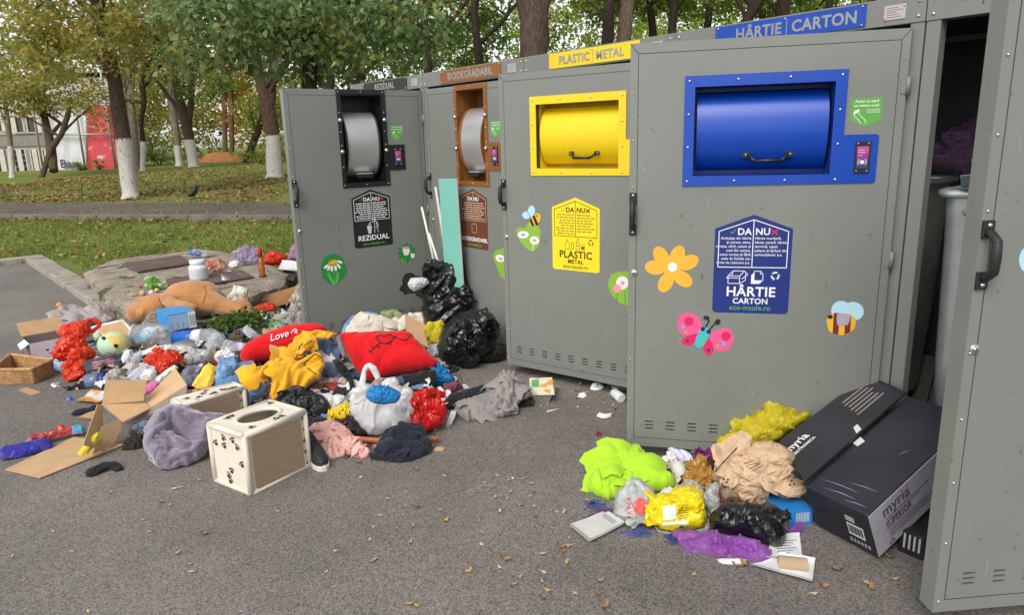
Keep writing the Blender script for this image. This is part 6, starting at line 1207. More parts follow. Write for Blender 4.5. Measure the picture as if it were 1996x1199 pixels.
S('white_bag_scrap', 'white plastic scrap under the yellow cloth beside the black bag', 'plastic scrap', [(832, 690), (838, 672), (856, 668), (862, 688), (852, 700), (838, 698)], WPL, T=.04, fold=.03, freq=16, z0=.04, lean=30, seed=54)
# --- black bags and boards in the corner of the doors
S('black_rubbish_bag', 'tall black rubbish bag leaning in the corner with boards sticking out', 'rubbish bag', [([(803, 568), (815, 548), (838, 528), (866, 505), (898, 486), (908, 500), (912, 520), (914, 545), (928, 564), (920, 585), (908, 600), (890, 625), (850, 640), (826, 612), (822, 585)], {}), ([(822, 600), (850, 575), (900, 565), (926, 562), (915, 600), (890, 640), (850, 650), (826, 630)], dict(seed=160, dy=-.06, ang=.6))], BAGB, flaps=3, T=.18, fold=.05, freq=4.2, ang=.75, an=.28, crisp=.8, z0=.02, base=(870, 670), lean=14, seed=55)
S('black_rubbish_bag', 'squat torn black rubbish bag on the ground in front of the brown container', 'rubbish bag', [([(852, 676), (858, 650), (872, 630), (890, 612), (915, 604), (948, 602), (962, 618), (974, 640), (970, 665), (958, 690), (930, 706), (890, 712), (862, 706)], {}), ([(860, 690), (880, 640), (900, 615), (930, 625), (925, 660), (900, 700)], dict(seed=161, dy=-.07, ang=1.3)), ([(905, 700), (925, 668), (955, 672), (966, 690), (985, 684), (994, 690), (975, 704), (940, 712)], dict(seed=162, T=.07, lean=40))], BAGB, flaps=3, T=.2, fold=.055, freq=4.2, an=.3, crisp=.8, z0=0, base=(905, 713), lean=15, seed=56)
S('rag', 'black rag in front of the squat black bag', 'rag', [(850, 722), (858, 714), (880, 712), (895, 718), (888, 728), (868, 730)], BLKC, T=.025, fold=.02, freq=16, z0=0, lean=68, seed=57)
S('orange_peel', 'orange peel scrap on the black bag by the brown container', 'scrap', [(962, 684), (966, 678), (973, 680), (971, 686)], M('peel', (206, 110, 60), .6), flaps=0, T=.012, fold=.006, z0=.06, freq=30, lean=40, seed=58)
S('plastic_roll', 'white plastic bundle sticking out of the tall black bag', 'plastic bundle', [(794, 556), (800, 543), (815, 541), (832, 543), (836, 552), (822, 562), (806, 568)], WPL, flaps=0, T=.05, fold=.025, freq=12, z0=.35, base=(815, 600), lean=12, seed=59)
def board(name, label, cat, foot, top, w, th, mat, side=None, wdir=None):
    a, b = V(foot), V(top); ax = (b-a).normalized(); w_ = (wdir or V((_r.x, _r.y, 0))); w_ = (w_-ax*ax.dot(w_)).normalized()*w; n = ax.cross(w_).normalized()*th; mb = MB(); mb.prism([a-w_/2, a+w_/2, b+w_/2, b-w_/2], n, 0, 1 if side else 0)
    return tagit(mb.build(name, [mat, side] if side else mat, None, a, bevel=.002), label, cat)
MINT = paint('mint_board', (120, 186, 172)); PINKB = card('board_beige', (186, 156, 134)); EDGE = paint('edge_white', (220, 216, 208))
def vfrom(px, pyb, pyt, y0): # foot and top on a plane y = y0
    f = lambda x, y: CAM+ray(x, y)*((y0-CAM.y)/ray(x, y).y); return f
fy = vfrom(0, 0, 0, -.14)
board('shelf_board', 'mint green shelf board standing behind the tall black bag', 'board', fy(885, 560), fy(871, 349), .2, .018, MINT, EDGE, V((1, .12, 0)))
fy = vfrom(0, 0, 0, -.1)
board('shelf_board', 'narrow beige board with white edge left of the mint board', 'board', fy(876, 560), fy(846, 366), .075, .018, PINKB, EDGE, V((1, -.5, 0)))
for k, (x0, x1, y1, l_) in enumerate([(851, 822, 404, 'longer of the two thin white rods beside the beige board'), (862, 836, 455, 'shorter of the two thin white rods beside the beige board')]):
    fy = vfrom(0, 0, 0, -.16-.02*k); a, b = fy(x0+3, 545), fy(x1, y1); mb = MB(); mb.tube([a, b], .009, 10); tagit(mb.build('white_rod', EDGE, None, a), l_, 'rod')
# --- near the left metal door
b = at(545, 600, 0); root = empty('brown_carton', b, 'open brown carton at the foot of the left metal door', 'carton'); mb = MB(); mb.quad([at(522, 575, .12), deep(587, 555, 6.2), deep(590, 582, 6.2), at(526, 603, .02)], .005); mb.build('side_panel', BRNC, root); mb = MB(); mb.quad([at(520, 574, .12), at(545, 588, .1), at(541, 604, .03), at(528, 592, .05)], .005); mb.build('flap', card('flap_pale', (206, 196, 200)), root)
S('carrier_bag', 'red orange bag under the carton near the left metal door', 'bag', [(486, 612), (492, 600), (510, 592), (530, 590), (540, 602), (530, 615), (510, 622), (492, 622)], REDPL, T=.05, fold=.035, freq=14, z0=.02, lean=35, seed=60)
S('red_scrap', 'red bag corner poking up beside the small carton by the slab', 'bag', [(518, 585), (519, 572), (528, 572), (534, 588), (528, 594)], REDPL, T=.03, fold=.02, freq=16, z0=.03, lean=20, seed=61)
S('white_sack', 'off white tied sack leaning on the left metal door edge', 'sack', [([(564, 610), (566, 585), (572, 570), (580, 560), (592, 556), (598, 580), (598, 605), (580, 625)], {}), ([(560, 625), (575, 612), (596, 595), (600, 620), (585, 640), (566, 640)], dict(seed=163, dy=-.05)), ([(578, 566), (584, 545), (592, 545), (596, 562)], dict(T=.03))], plastic('sack_offwhite', (188, 180, 168), bs=14), T=.08, fold=.045, freq=9, ang=1.2, z0=.02, base=(582, 642), lean=14, seed=62)
sheet('plastic_sheet', 'grey translucent sheet lying before the white sack', 'plastic sheet', [(520, 608), (566, 612), (580, 632), (535, 632)], M('sheet_grey', (178, 178, 184), .3, clear=.2), .06, .004, None, None, .02)
sheet('paper_sheet', 'white folded paper in front of the red bag near the left metal door', 'paper', [(502, 628), (510, 606), (524, 612), (516, 632)], WHT, .07, .003, [.05, .12, .12, .05])
S('white_bag_scrap', 'crumpled white film in front of the sack', 'plastic film', [(545, 612), (550, 602), (562, 610), (574, 622), (570, 632), (555, 628)], WPL, T=.03, fold=.03, freq=18, z0=.06, lean=30, seed=63)
S('clear_film', 'clear crinkled film beside the left red cushion and the door', 'plastic film', [(640, 640), (645, 630), (656, 632), (662, 645), (652, 652)], CLR, T=.03, fold=.03, freq=20, z0=.1, lean=25, seed=64)
S('black_tray', 'dark scrap behind the slab corner by the door', 'scrap', [(535, 540), (548, 532), (578, 540), (575, 552), (548, 556)], M('tray_black', (46, 44, 46), .5), T=.03, fold=.01, z0=.03, lean=30, seed=65)
# --- front of the heap
wb = S('carrier_bag', 'white plastic bag with upright handle loops in front of the right red cushion', 'bag', [([(680, 800), (686, 770), (694, 755), (712, 748), (740, 756), (778, 752), (800, 770), (812, 800), (816, 828), (800, 838), (760, 840), (735, 850), (715, 846), (696, 825)], {}), ([(692, 770), (700, 745), (706, 722), (712, 711), (722, 708), (734, 716), (742, 736), (735, 745), (726, 730), (719, 719), (714, 726), (713, 756), (704, 775)], dict(T=.009, fold=.002, flaps=0)), ([(742, 750), (756, 736), (770, 735), (778, 748), (776, 772), (768, 776), (758, 764), (748, 768)], dict(T=.03, fold=.02)), ([(766, 790), (776, 770), (786, 756), (798, 755), (806, 766), (812, 800), (790, 812)], dict(T=.05, dy=-.03))], plastic('bag_white', (236, 236, 236), bs=9, transl=.45, bump=.4), smooth=True, flaps=2, T=.085, fold=.035, freq=7, ang=1.2, an=.4, z0=.01, base=(750, 850), lean=16, seed=66)
S('blue_bag', 'bright blue plastic inside the white handled bag', 'bag', [(712, 772), (720, 756), (740, 750), (765, 756), (782, 768), (772, 786), (742, 790), (722, 784)], plastic('film_sky', (52, 150, 214), bs=14), T=.05, fold=.02, freq=16, z0=.2, base=(740, 800), lean=20, seed=67, dy=-.11)
S('carrier_bag', 'shiny red bag right of the white handled bag', 'bag', [(800, 790), (812, 774), (818, 762), (840, 770), (852, 780), (866, 792), (870, 815), (862, 830), (835, 844), (815, 846), (806, 820)], plastic('bag_red', (206, 30, 26), bs=14, transl=.2), T=.08, fold=.04, freq=8, ang=1.2, z0=0, lean=18, seed=68)
S('red_strap', 'red cloth handle strip behind the shiny red bag', 'bag', [(800, 768), (815, 762), (845, 758), (866, 764), (870, 776), (850, 776), (825, 775)], plastic('bag_red', (200, 26, 24)), T=.02, fold=.015, freq=14, z0=.1, base=(830, 800), lean=35, seed=69)
S('blue_bag', 'bright blue bag under the right corner of the right red cushion', 'bag', [(826, 730), (840, 720), (858, 716), (872, 722), (888, 738), (888, 748), (866, 752), (846, 758), (834, 748)], plastic('film_sky', (52, 150, 214)), T=.06, fold=.035, freq=13, z0=.03, lean=35, seed=70)
S('plum_cloth', 'plum coloured cloth between the blue bag and the red bag', 'cloth', [(862, 766), (868, 752), (884, 744), (898, 748), (900, 758), (884, 768), (870, 772)], cloth('plum', (112, 58, 74)), T=.04, fold=.025, freq=16, z0=.03, lean=40, seed=71)
S('white_cup_scrap', 'white and teal crushed carton behind the black socks', 'carton scrap', [(891, 760), (895, 751), (908, 750), (916, 758), (908, 764)], card('scrap_teal', (206, 212, 208), c2=(70, 150, 140), c2s=16, c2t=.58), T=.03, fold=.01, z0=.03, freq=20, lean=35, seed=72)
S('sock_bundle', 'black socks with teal toes left of the grey sweatpants', 'socks', [(866, 782), (876, 770), (895, 764), (920, 757), (942, 752), (948, 762), (935, 772), (910, 784), (890, 797), (872, 796)], cloth('sock_black', (38, 38, 42), c2=(24, 112, 112), c2s=7, c2t=.6), flaps=0, T=.045, fold=.02, freq=12, z0=.01, lean=40, seed=73)
S('white_card_scrap', 'white card corner under the grey sweatpants', 'card', [(872, 822), (880, 802), (890, 800), (886, 815), (878, 832), (868, 836)], WHT, T=.008, fold=.004, z0=0, lean=68, seed=74)
S('sweatpants', 'light grey sweatpants crumpled on the asphalt before the yellow container', 'sweatpants', [([(884, 800), (905, 784), (930, 776), (950, 768), (960, 752), (975, 730), (990, 728), (1010, 735), (1012, 750), (1030, 758), (1036, 770), (1018, 776), (1010, 790), (1010, 806), (985, 810), (955, 814), (940, 820), (912, 825), (905, 812)], {}), ([(886, 800), (900, 786), (922, 780), (930, 800), (915, 825), (898, 815)], dict(T=.05, seed=170, dy=-.03)), ([(950, 812), (955, 785), (970, 750), (985, 732), (1005, 738), (1000, 770), (985, 790), (1008, 800), (985, 810)], dict(T=.07, seed=171, dy=-.04, ang=1.2))], cloth('jersey_lightgrey', (140, 132, 130), bs=240, var=.1), T=.06, fold=.05, freq=8, ang=.7, an=.35, z0=0, base=(960, 822), lean=68, seed=75)
S('rag', 'black sock bundle right of the grey sweatpants', 'socks', [(1010, 794), (1016, 782), (1030, 776), (1040, 782), (1040, 794), (1022, 796)], BLKC, T=.03, fold=.02, freq=18, z0=0, lean=68, seed=76)
A, X, Y, lx, ly, h = boxpx((1040, 788), (1074, 787), (1036, 772), 770, 0, .14); root = empty('food_tray', A, 'small food tray with printed lid film lying alone on the asphalt', 'food tray'); mb = MB(); o = A; mb.add([o+X*.01+Y*.01, o+X*(lx-.01)+Y*.01, o+X*(lx-.01)+Y*(ly-.01), o+X*.01+Y*(ly-.01), o-X*.012-Y*.01+V((0, 0, h)), o+X*(lx+.012)-Y*.01+V((0, 0, h)), o+X*(lx+.012)+Y*(ly+.01)+V((0, 0, h)), o-X*.012+Y*(ly+.01)+V((0, 0, h))], [(3, 2, 1, 0), (4, 5, 6, 7), (0, 1, 5, 4), (1, 2, 6, 5), (2, 3, 7, 6), (3, 0, 4, 7)]); mb.build('tray', M('tray_grey', (150, 146, 140), .4, clear=.1), root, bevel=.006)
mb = MB(); q = [o-X*.022-Y*.02+V((0, 0, h+.003)), o+X*(lx+.022)-Y*.02+V((0, 0, h+.003)), o+X*(lx+.018)+Y*(ly+.02)+V((0, 0, h+.05)), o-X*.018+Y*(ly+.02)+V((0, 0, h+.05))]; mb.quad(q, .003); mb.build('lid_film', card('film_print', (214, 204, 180), rough=.25, c2=(206, 152, 76), c2s=16, c2t=.55), root)
mb = MB(); f_ = lambda u, v: q[0].lerp(q[1], u).lerp(q[3].lerp(q[2], u), v)+V((0, 0, .004)); mb.quad([f_(.1, .45), f_(.4, .45), f_(.4, .85), f_(.1, .85)], .002); mb.build('print', card('print_green', (96, 160, 110)), root)
S('dark_shirt', 'black navy shirt crumpled at the front of the heap on the wooden stick', 'shirt', [([(724, 893), (735, 865), (750, 846), (775, 836), (805, 832), (828, 838), (832, 860), (844, 862), (836, 880), (820, 890), (805, 903), (775, 905), (745, 898)], {}), ([(745, 890), (752, 850), (790, 834), (826, 840), (826, 875), (800, 898)], dict(T=.07, seed=172, dy=-.03))], NAVY, T=.06, fold=.045, freq=9, ang=.5, z0=0, base=(785, 905), lean=68, seed=77)
S('dark_sock', 'black crumpled sock at the left foot of the white handled bag', 'sock', [(676, 838), (682, 824), (700, 816), (716, 818), (720, 832), (712, 848), (690, 852)], cloth('sock_plain', (44, 38, 44)), T=.05, fold=.025, freq=16, z0=.03, lean=35, seed=78)
a, b = at(640, 862, .03), at(854, 857, .03); mb = MB(); mb.tube([a.lerp(b, t)+V((0, 0, .01*math.sin(t*7))) for t in np.linspace(0, 1, 14)], [.018-.006*t for t in np.linspace(0, 1, 14)], 10, jit=.2); tagit(mb.build('wooden_stick', M('stick_orange', (170, 96, 52), .6, var=.25, vs=25, bump=.4), None, a), 'orange brown wooden stick under the white handled bag', 'stick')
S('pink_clothes', 'pale pink patterned clothes crumpled in front of the sneaker', 'clothes', [([(596, 845), (620, 832), (645, 826), (668, 830), (682, 846), (692, 858), (710, 870), (726, 882), (715, 892), (700, 898), (690, 882), (665, 892), (640, 900), (612, 880)], {}), ([(620, 842), (640, 828), (668, 832), (678, 848), (660, 858), (635, 852)], dict(T=.06, seed=173, dy=-.02)), ([(660, 868), (680, 858), (706, 868), (724, 884), (706, 896), (690, 884), (668, 884)], dict(T=.05, seed=174, dy=-.03))], cloth('pink_print', (206, 162, 152), c2=(172, 96, 92), c2s=34, c2t=.6), T=.05, fold=.04, freq=11, ang=.5, z0=0, base=(660, 900), lean=68, seed=79)
S('black_trousers', 'black glossy trousers folded behind the paw print box', 'trousers', [(540, 792), (548, 772), (575, 766), (600, 766), (625, 772), (645, 785), (640, 808), (620, 820), (592, 828), (570, 815)], M('nylon_black', (36, 36, 40), .4, bump=.5, bs=30, btype='RIDGE'), T=.06, fold=.045, freq=9, ang=.3, z0=.03, lean=45, seed=80)
S('dark_sleeve', 'dark violet sleeve beside the paw print box', 'sleeve', [(590, 832), (605, 818), (628, 812), (640, 820), (632, 832), (606, 840)], cloth('violet_dark', (48, 42, 56)), T=.035, fold=.02, freq=14, z0=.03, lean=45, seed=81)
S('snack_packet', 'yellow and blue snack packet left of the white handled bag', 'packet', [(638, 822), (646, 802), (660, 790), (678, 784), (686, 800), (680, 822), (660, 826)], plastic('packet_yellow', (222, 192, 30), c2=(34, 70, 160), c2s=9, c2t=.6, transl=.05, bs=14), T=.045, fold=.02, freq=12, z0=.03, lean=30, seed=82)
S('white_carton_scrap', 'white and green crushed carton behind the yellow snack packet', 'carton scrap', [(636, 790), (640, 776), (655, 770), (680, 774), (682, 788), (662, 796), (650, 800)], card('scrap_greenwhite', (206, 208, 204), c2=(92, 160, 84), c2s=10, c2t=.58), T=.04, fold=.02, z0=.07, freq=14, lean=35, seed=83)
S('white_shell', 'white plastic clam shell scraps behind the open carton', 'plastic scrap', [([(272, 740), (282, 722), (300, 718), (306, 726), (296, 742)], {}), ([(300, 742), (316, 728), (340, 712), (348, 718), (330, 738), (314, 748)], {})], M('foam_white', (216, 214, 208), .6), flaps=0, T=.03, fold=.008, freq=16, z0=.09, base=(310, 760), lean=40, seed=84)
S('blister_pack', 'grey and white blister pack above the open carton', 'packet', [(246, 738), (262, 720), (282, 712), (296, 718), (284, 734), (268, 744)], card('blister', (176, 180, 190), c2=(40, 50, 70), c2s=14, c2t=.6, rough=.25), flaps=0, T=.02, fold=.008, z0=.1, freq=14, lean=40, seed=85)
S('clear_bottle', 'crushed clear bottle right of the charcoal printed cloth', 'bottle', [(248, 730), (252, 708), (262, 690), (276, 684), (280, 694), (270, 712), (260, 732)], CLR, T=.035, fold=.02, freq=16, z0=.1, lean=35, seed=86)
S('white_pouch', 'white crushed pouch between the blue lidded jar and the open carton', 'pouch', [(204, 742), (212, 724), (228, 716), (240, 722), (236, 738), (222, 746)], plastic('pouch_white', (206, 200, 196), bs=14), T=.04, fold=.02, freq=14, z0=.06, lean=35, seed=87)
S('pink_brush', 'pink sponge inside the back of the open carton', 'sponge', [(282, 770), (284, 752), (300, 743), (314, 748), (308, 762), (294, 772)], M('sponge_pink', (214, 110, 160), .9, bump=.9, bs=120), flaps=0, T=.03, fold=.01, freq=20, z0=.1, base=(296, 790), lean=25, seed=88)
S('pink_leaflet', 'pinkish leaflets to the right of the open carton', 'leaflets', [(352, 780), (356, 766), (372, 760), (380, 772), (366, 786)], card('leaflet_pink', (212, 148, 140)), T=.012, fold=.01, z0=.08, freq=16, lean=40, seed=89)
# open tan carton
def carton():
    b = at(200, 885, 0); root = empty('open_carton', b, 'large open tan corrugated carton lying unfolded at the left front', 'carton')
    def pn(name, q, m=TANIN):
        pts = [at(x, y, z) for x, y, z in q]
        if len(q) == 4: n_ = (pts[1]-pts[0]).cross(pts[2]-pts[0]); d_ = ray(*q[3][:2]); pts[3] = CAM+d_*((pts[0]-CAM).dot(n_)/d_.dot(n_))
        mb = MB(); mb.quad(pts, .005) if len(pts) == 4 else mb.prism(pts, V((0, 0, .005)))
        mb.build(name, m, root)
    pn('flap', [(10, 917, .012), (144, 853, .012), (242, 868, .012), (78, 933, .012)]); pn('back_panel', [(199, 789, .15), (206, 743, .3), (287, 742, .3), (280, 782, .15)]); pn('base_panel', [(197, 789, .15), (280, 783, .15), (294, 797, .14), (240, 824, .1)])
    pn('side_panel', [(280, 782, .15), (342, 719, .3), (365, 752, .25), (293, 797, .14)]); pn('side_panel', [(190, 789, .17), (198, 790, .15), (205, 880, .02), (162, 868, .04)]); pn('front_panel', [(198, 832, .13), (246, 813, .13), (222, 866, .03), (180, 888, .0)], TANC); pn('flap', [(293, 797, .14), (365, 752, .25), (362, 786, .16), (247, 826, .08)], card('carton_grey', (140, 128, 116)))
carton()
S('rubber_glove', 'yellow rubber glove hanging in the open tan carton', 'glove', [(150, 884), (160, 872), (172, 862), (182, 848), (192, 842), (198, 850), (190, 864), (180, 876), (170, 888), (156, 890)], M('rubber_yellow', (206, 186, 44), .45), flaps=0, T=.022, fold=.012, freq=18, z0=.02, lean=40, seed=90, dy=-.07)
S('crisp_packet', 'blue purple crisp packet flat on the asphalt at the left edge', 'packet', [(-6, 884), (10, 870), (40, 866), (66, 862), (84, 856), (104, 860), (100, 874), (82, 880), (60, 888), (30, 894), (0, 896)], plastic('packet_indigo', (48, 44, 142), transl=0, bs=14, rough=.22, bump=.4), flaps=0, T=.035, fold=.013, freq=5, ang=.2, z0=0, lean=60, seed=91)
S('snack_packet', 'silver, red and blue snack packet beside the crisp packet', 'packet', [(48, 862), (60, 850), (90, 842), (125, 834), (155, 830), (168, 836), (160, 846), (130, 850), (100, 858), (80, 868), (55, 870)], plastic('packet_multi', (178, 60, 56), c2=(80, 160, 200), c2s=6, c2t=.52, transl=0, rough=.22, bump=.4), T=.03, fold=.014, freq=6, ang=.2, z0=0, lean=55, seed=92)
S('black_glove', 'black glove lying on the asphalt in front of the fluffy bed', 'glove', [(165, 922), (178, 912), (192, 908), (204, 902), (222, 900), (236, 906), (241, 918), (226, 922), (212, 914), (198, 922), (182, 930), (168, 930)], BLKC, flaps=0, T=.022, fold=.016, freq=22, z0=0, lean=65, seed=93)
S('black_sock', 'black sock left of the open tan carton', 'sock', [(138, 808), (148, 800), (170, 796), (188, 790), (194, 800), (178, 806), (158, 810), (142, 812)], BLKC, flaps=0, T=.02, fold=.01, freq=18, z0=0, lean=68, seed=94)
sheet('picture_card', 'small glossy picture card left of the open tan carton', 'card', [(148, 784), (178, 764), (208, 768), (196, 788)], card('picture_print', (214, 214, 210), rough=.3, c2=(224, 150, 60), c2s=10, c2t=.52), .01, .004, None, None, .01)
sheet('cardboard_piece', 'torn tan cardboard strip by the black sock', 'card', [(150, 816), (180, 802), (196, 806), (180, 818)], TANC, .005, .004)
S('dirt_clump', 'dark clump of soil between the open carton and the fluffy bed', 'soil', [(234, 878), (242, 862), (256, 850), (272, 846), (284, 856), (282, 872), (262, 880)], M('soil', (58, 48, 40), 1, bump=1, bs=60, dist=.02), T=.03, fold=.03, freq=20, z0=0, lean=60, seed=95)
S('denim_scrap', 'blue grey denim scrap behind the fluffy bed', 'denim', [(258, 848), (262, 828), (280, 820), (298, 822), (294, 845), (275, 856)], cloth('denim_grey', (98, 116, 130)), T=.04, fold=.02, freq=14, z0=.02, lean=35, seed=96)
S('black_strip', 'black cloth strip under the open carton wing', 'cloth', [(335, 786), (346, 776), (364, 778), (376, 786), (360, 796), (340, 796)], BLKC, T=.02, fold=.01, z0=.06, lean=45, freq=16, seed=97)
# fluffy bed
FL = cloth('fluff_lilac', (122, 112, 128), sheen=.8, bump=1, bs=130, var=.14, vs=7, dist=.006)
S('pet_bed', 'lilac grey fluffy hooded pet bed leaning beside the paw print box', 'pet bed', [([(278, 866), (280, 840), (290, 818), (306, 800), (328, 790), (352, 788), (376, 796), (398, 806), (414, 816), (420, 835), (416, 858), (406, 880), (388, 897), (362, 907), (336, 914), (312, 914), (292, 900)], dict(prof='dish', T=.075, fold=.03)), ([(395, 806), (420, 804), (440, 806), (446, 813), (432, 824), (418, 845), (408, 850), (404, 826)], dict(T=.035, seed=180)), ([(284, 870), (300, 838), (330, 842), (362, 856), (394, 884), (378, 902), (340, 914), (308, 912)], dict(T=.06, seed=181, fold=.045, dy=-.03))], FL, T=.07, fold=.04, freq=8, ang=-.9, an=.3, flaps=0, z0=0, base=(340, 916), lean=38, seed=98)
# --- the paw print cat boxes
FUR = cloth('fur_cream', (214, 204, 186), sheen=.4, bump=.7, bs=160, var=.06); PAW = cloth('paw_brown', (66, 36, 30)); CARPET = M('carpet_tan', (160, 136, 112), .95, var=.22, vs=160, bump=.9, bs=300, dist=.004)
def paw(mb, o, X, Y, x, y, s, rot, mi):
    Z = X.cross(Y); c, sn = math.cos(rot), math.sin(rot)
    def blob(a, b, r1, r2):
        pts = []
        for u, v in ell(a, b, r1, r2, 0, 10): pts.append(o+X*(x+(u*c-v*sn)*s)+Y*(y+(u*sn+v*c)*s)+Z*.0012)
        mb.prism(pts, Z*.0012, mi)
    blob(0, 0, .55, .42); 
    for a in (-.75, -.27, .27, .75): blob(a*.95, .85-.3*abs(a), .17, .25)
def catbox(f, r, l, top, label, len_l, hole, seed):
    A, X, Y, lx, ly, h = boxpx(f, r, l, top, 0, len_l); Zv = V((0, 0, 1)); root = empty('cat_box', A, label, 'cat box'); rr_ = random.Random(seed); th = .016
    mb = MB(); bw = .028
    def wall(o, Xd, Yd, w, hh, hol): poly_on(mb, o, Xd, Yd, rrect(0, 0, w, hh, .012, 3), hol, th, 0)
    wall(A+Y*th, X, Zv, lx, h, []); wall(A+Y*ly, X, Zv, lx, h, []); wall(A, Y, Zv, ly, h, []); wall(A+X*(lx-th), Y, Zv, ly, h, [])
    ho = [ell(lx*.52, ly*.5, lx*.33, ly*.30, 0, 28)] if hole else []
    wall(A+Zv*(h-th*.4), X, Y, lx, ly, ho); wall(A+Zv*.004, X, Y, lx, ly, [])
    for a, b in ((A, A+X*lx), (A+X*lx, A+X*lx+Y*ly), (A+X*lx+Y*ly, A+Y*ly), (A+Y*ly, A)):
        mb.tube([a+Zv*(h+.002), b+Zv*(h+.002)], .014, 10, 0, True, .1, seed); mb.tube([a+Zv*.012, b+Zv*.012], .012, 8); mb.tube([a+Zv*.01, a+Zv*h], .013, 10, 0, True, .1, seed+1)
    if hole: q = [A+X*u+Y*v+Zv*(h+.006) for u, v in ho[0]]; mb.tube(q+[q[0], q[1]], .011, 8, 0, False)
    for k in range(9): paw(mb, A+X*0+Y*ly*0-X*.0, -Y, Zv, -ly*rr_.uniform(.12, .88), h*rr_.uniform(.1, .92), .021, rr_.uniform(-.7, .7), 1)
    for k in range(13):
        u, v = rr_.uniform(.06, .94), rr_.uniform(.08, .92)
        if hole and ((u-.52)/.42)**2+((v-.5)/.4)**2 < 1: continue
        paw(mb, A+Zv*(h+th*.6+.002), X, Y, lx*u, ly*v, .02, rr_.uniform(-3, 3), 1)
    o_ = A+Y*th-Y*th
    for k in range(5): paw(mb, A, X, Zv, lx*.965, h*(.1+.2*k), .014, rr_.uniform(-1, 1), 1)
    mb.build('fur_cover', [FUR, PAW], root)
    mb = MB(); poly_on(mb, A-Y*.003, X, Zv, rrect(.03, .022, lx-.035, h-.02, .012, 3), [], .006); mb.build('scratch_panel', CARPET, root)
    if hole: mb = MB(); mb.box(A+X*lx/2+Y*ly/2+Zv*.03, (lx-.05, ly-.05, .012), 0, rotxy(X, Y)); mb.build('inner_floor', CARPET, root)
catbox((490, 968), (604, 912), (440, 938), 852, 'tan and cream paw print cat box with oval hole in its top', .27, True, 5)
catbox((366, 868), (483, 830), (340, 852), 792, 'paw print cat scratcher box with tan panel behind the fluffy bed', .12, False, 9)
# sneaker
def sneaker():
    b = at(622, 916, 0); root = empty('sneaker', b, 'black sneaker with white sole beside the paw print box', 'sneaker'); P = [(604, 870), (606, 884), (612, 900), (620, 912), (630, 916)]
    a = at(600, 868, .02); c = at(630, 912, .02); ax = (c-a).normalized(); s = V((-ax.y, ax.x, 0)); L0 = (c-a).length
    def ring(u, w, z): return a+ax*(L0*u)+s*w+V((0, 0, z))
    prof = [(-.08, .022), (.0, .034), (.2, .036), (.45, .036), (.7, .044), (.88, .042), (1.0, .03), (1.06, .012)]
    ol = [ring(u, w, -.018) for u, w in prof]+[ring(u, -w, -.018) for u, w in reversed(prof)]
    mb = MB(); mb.prism(ol, V((0, 0, .028))); mb.build('sole', M('rubber_white', (208, 204, 196), .6), root, bevel=.004)
    mb = MB(); vs = []; n = 12; hz = [.075, .085, .085, .08, .06, .045, .035, .02]
    for (u, w), hh in zip(prof, hz):
        for j in range(n+1): t = math.pi*j/n; vs.append(ring(u*.97, w*.93*math.cos(t), .01+hh*math.sin(t)**.7))
    mb.add(vs, [(i*(n+1)+j, i*(n+1)+j+1, (i+1)*(n+1)+j+1, (i+1)*(n+1)+j) for i in range(len(prof)-1) for j in range(n)], 0, True); mb.build('upper', M('suede_black', (38, 36, 38), .7, bump=.4, bs=120), root)
    mb = MB()
    for k in range(4): u = .5+.09*k; mb.tube([ring(u, .03, .05-.006*k), ring(u+.01, 0, .092-.011*k), ring(u, -.03, .05-.006*k)], .003, 6)
    mb.build('lace', M('lace_black', (70, 68, 70), .7), root)
sneaker()

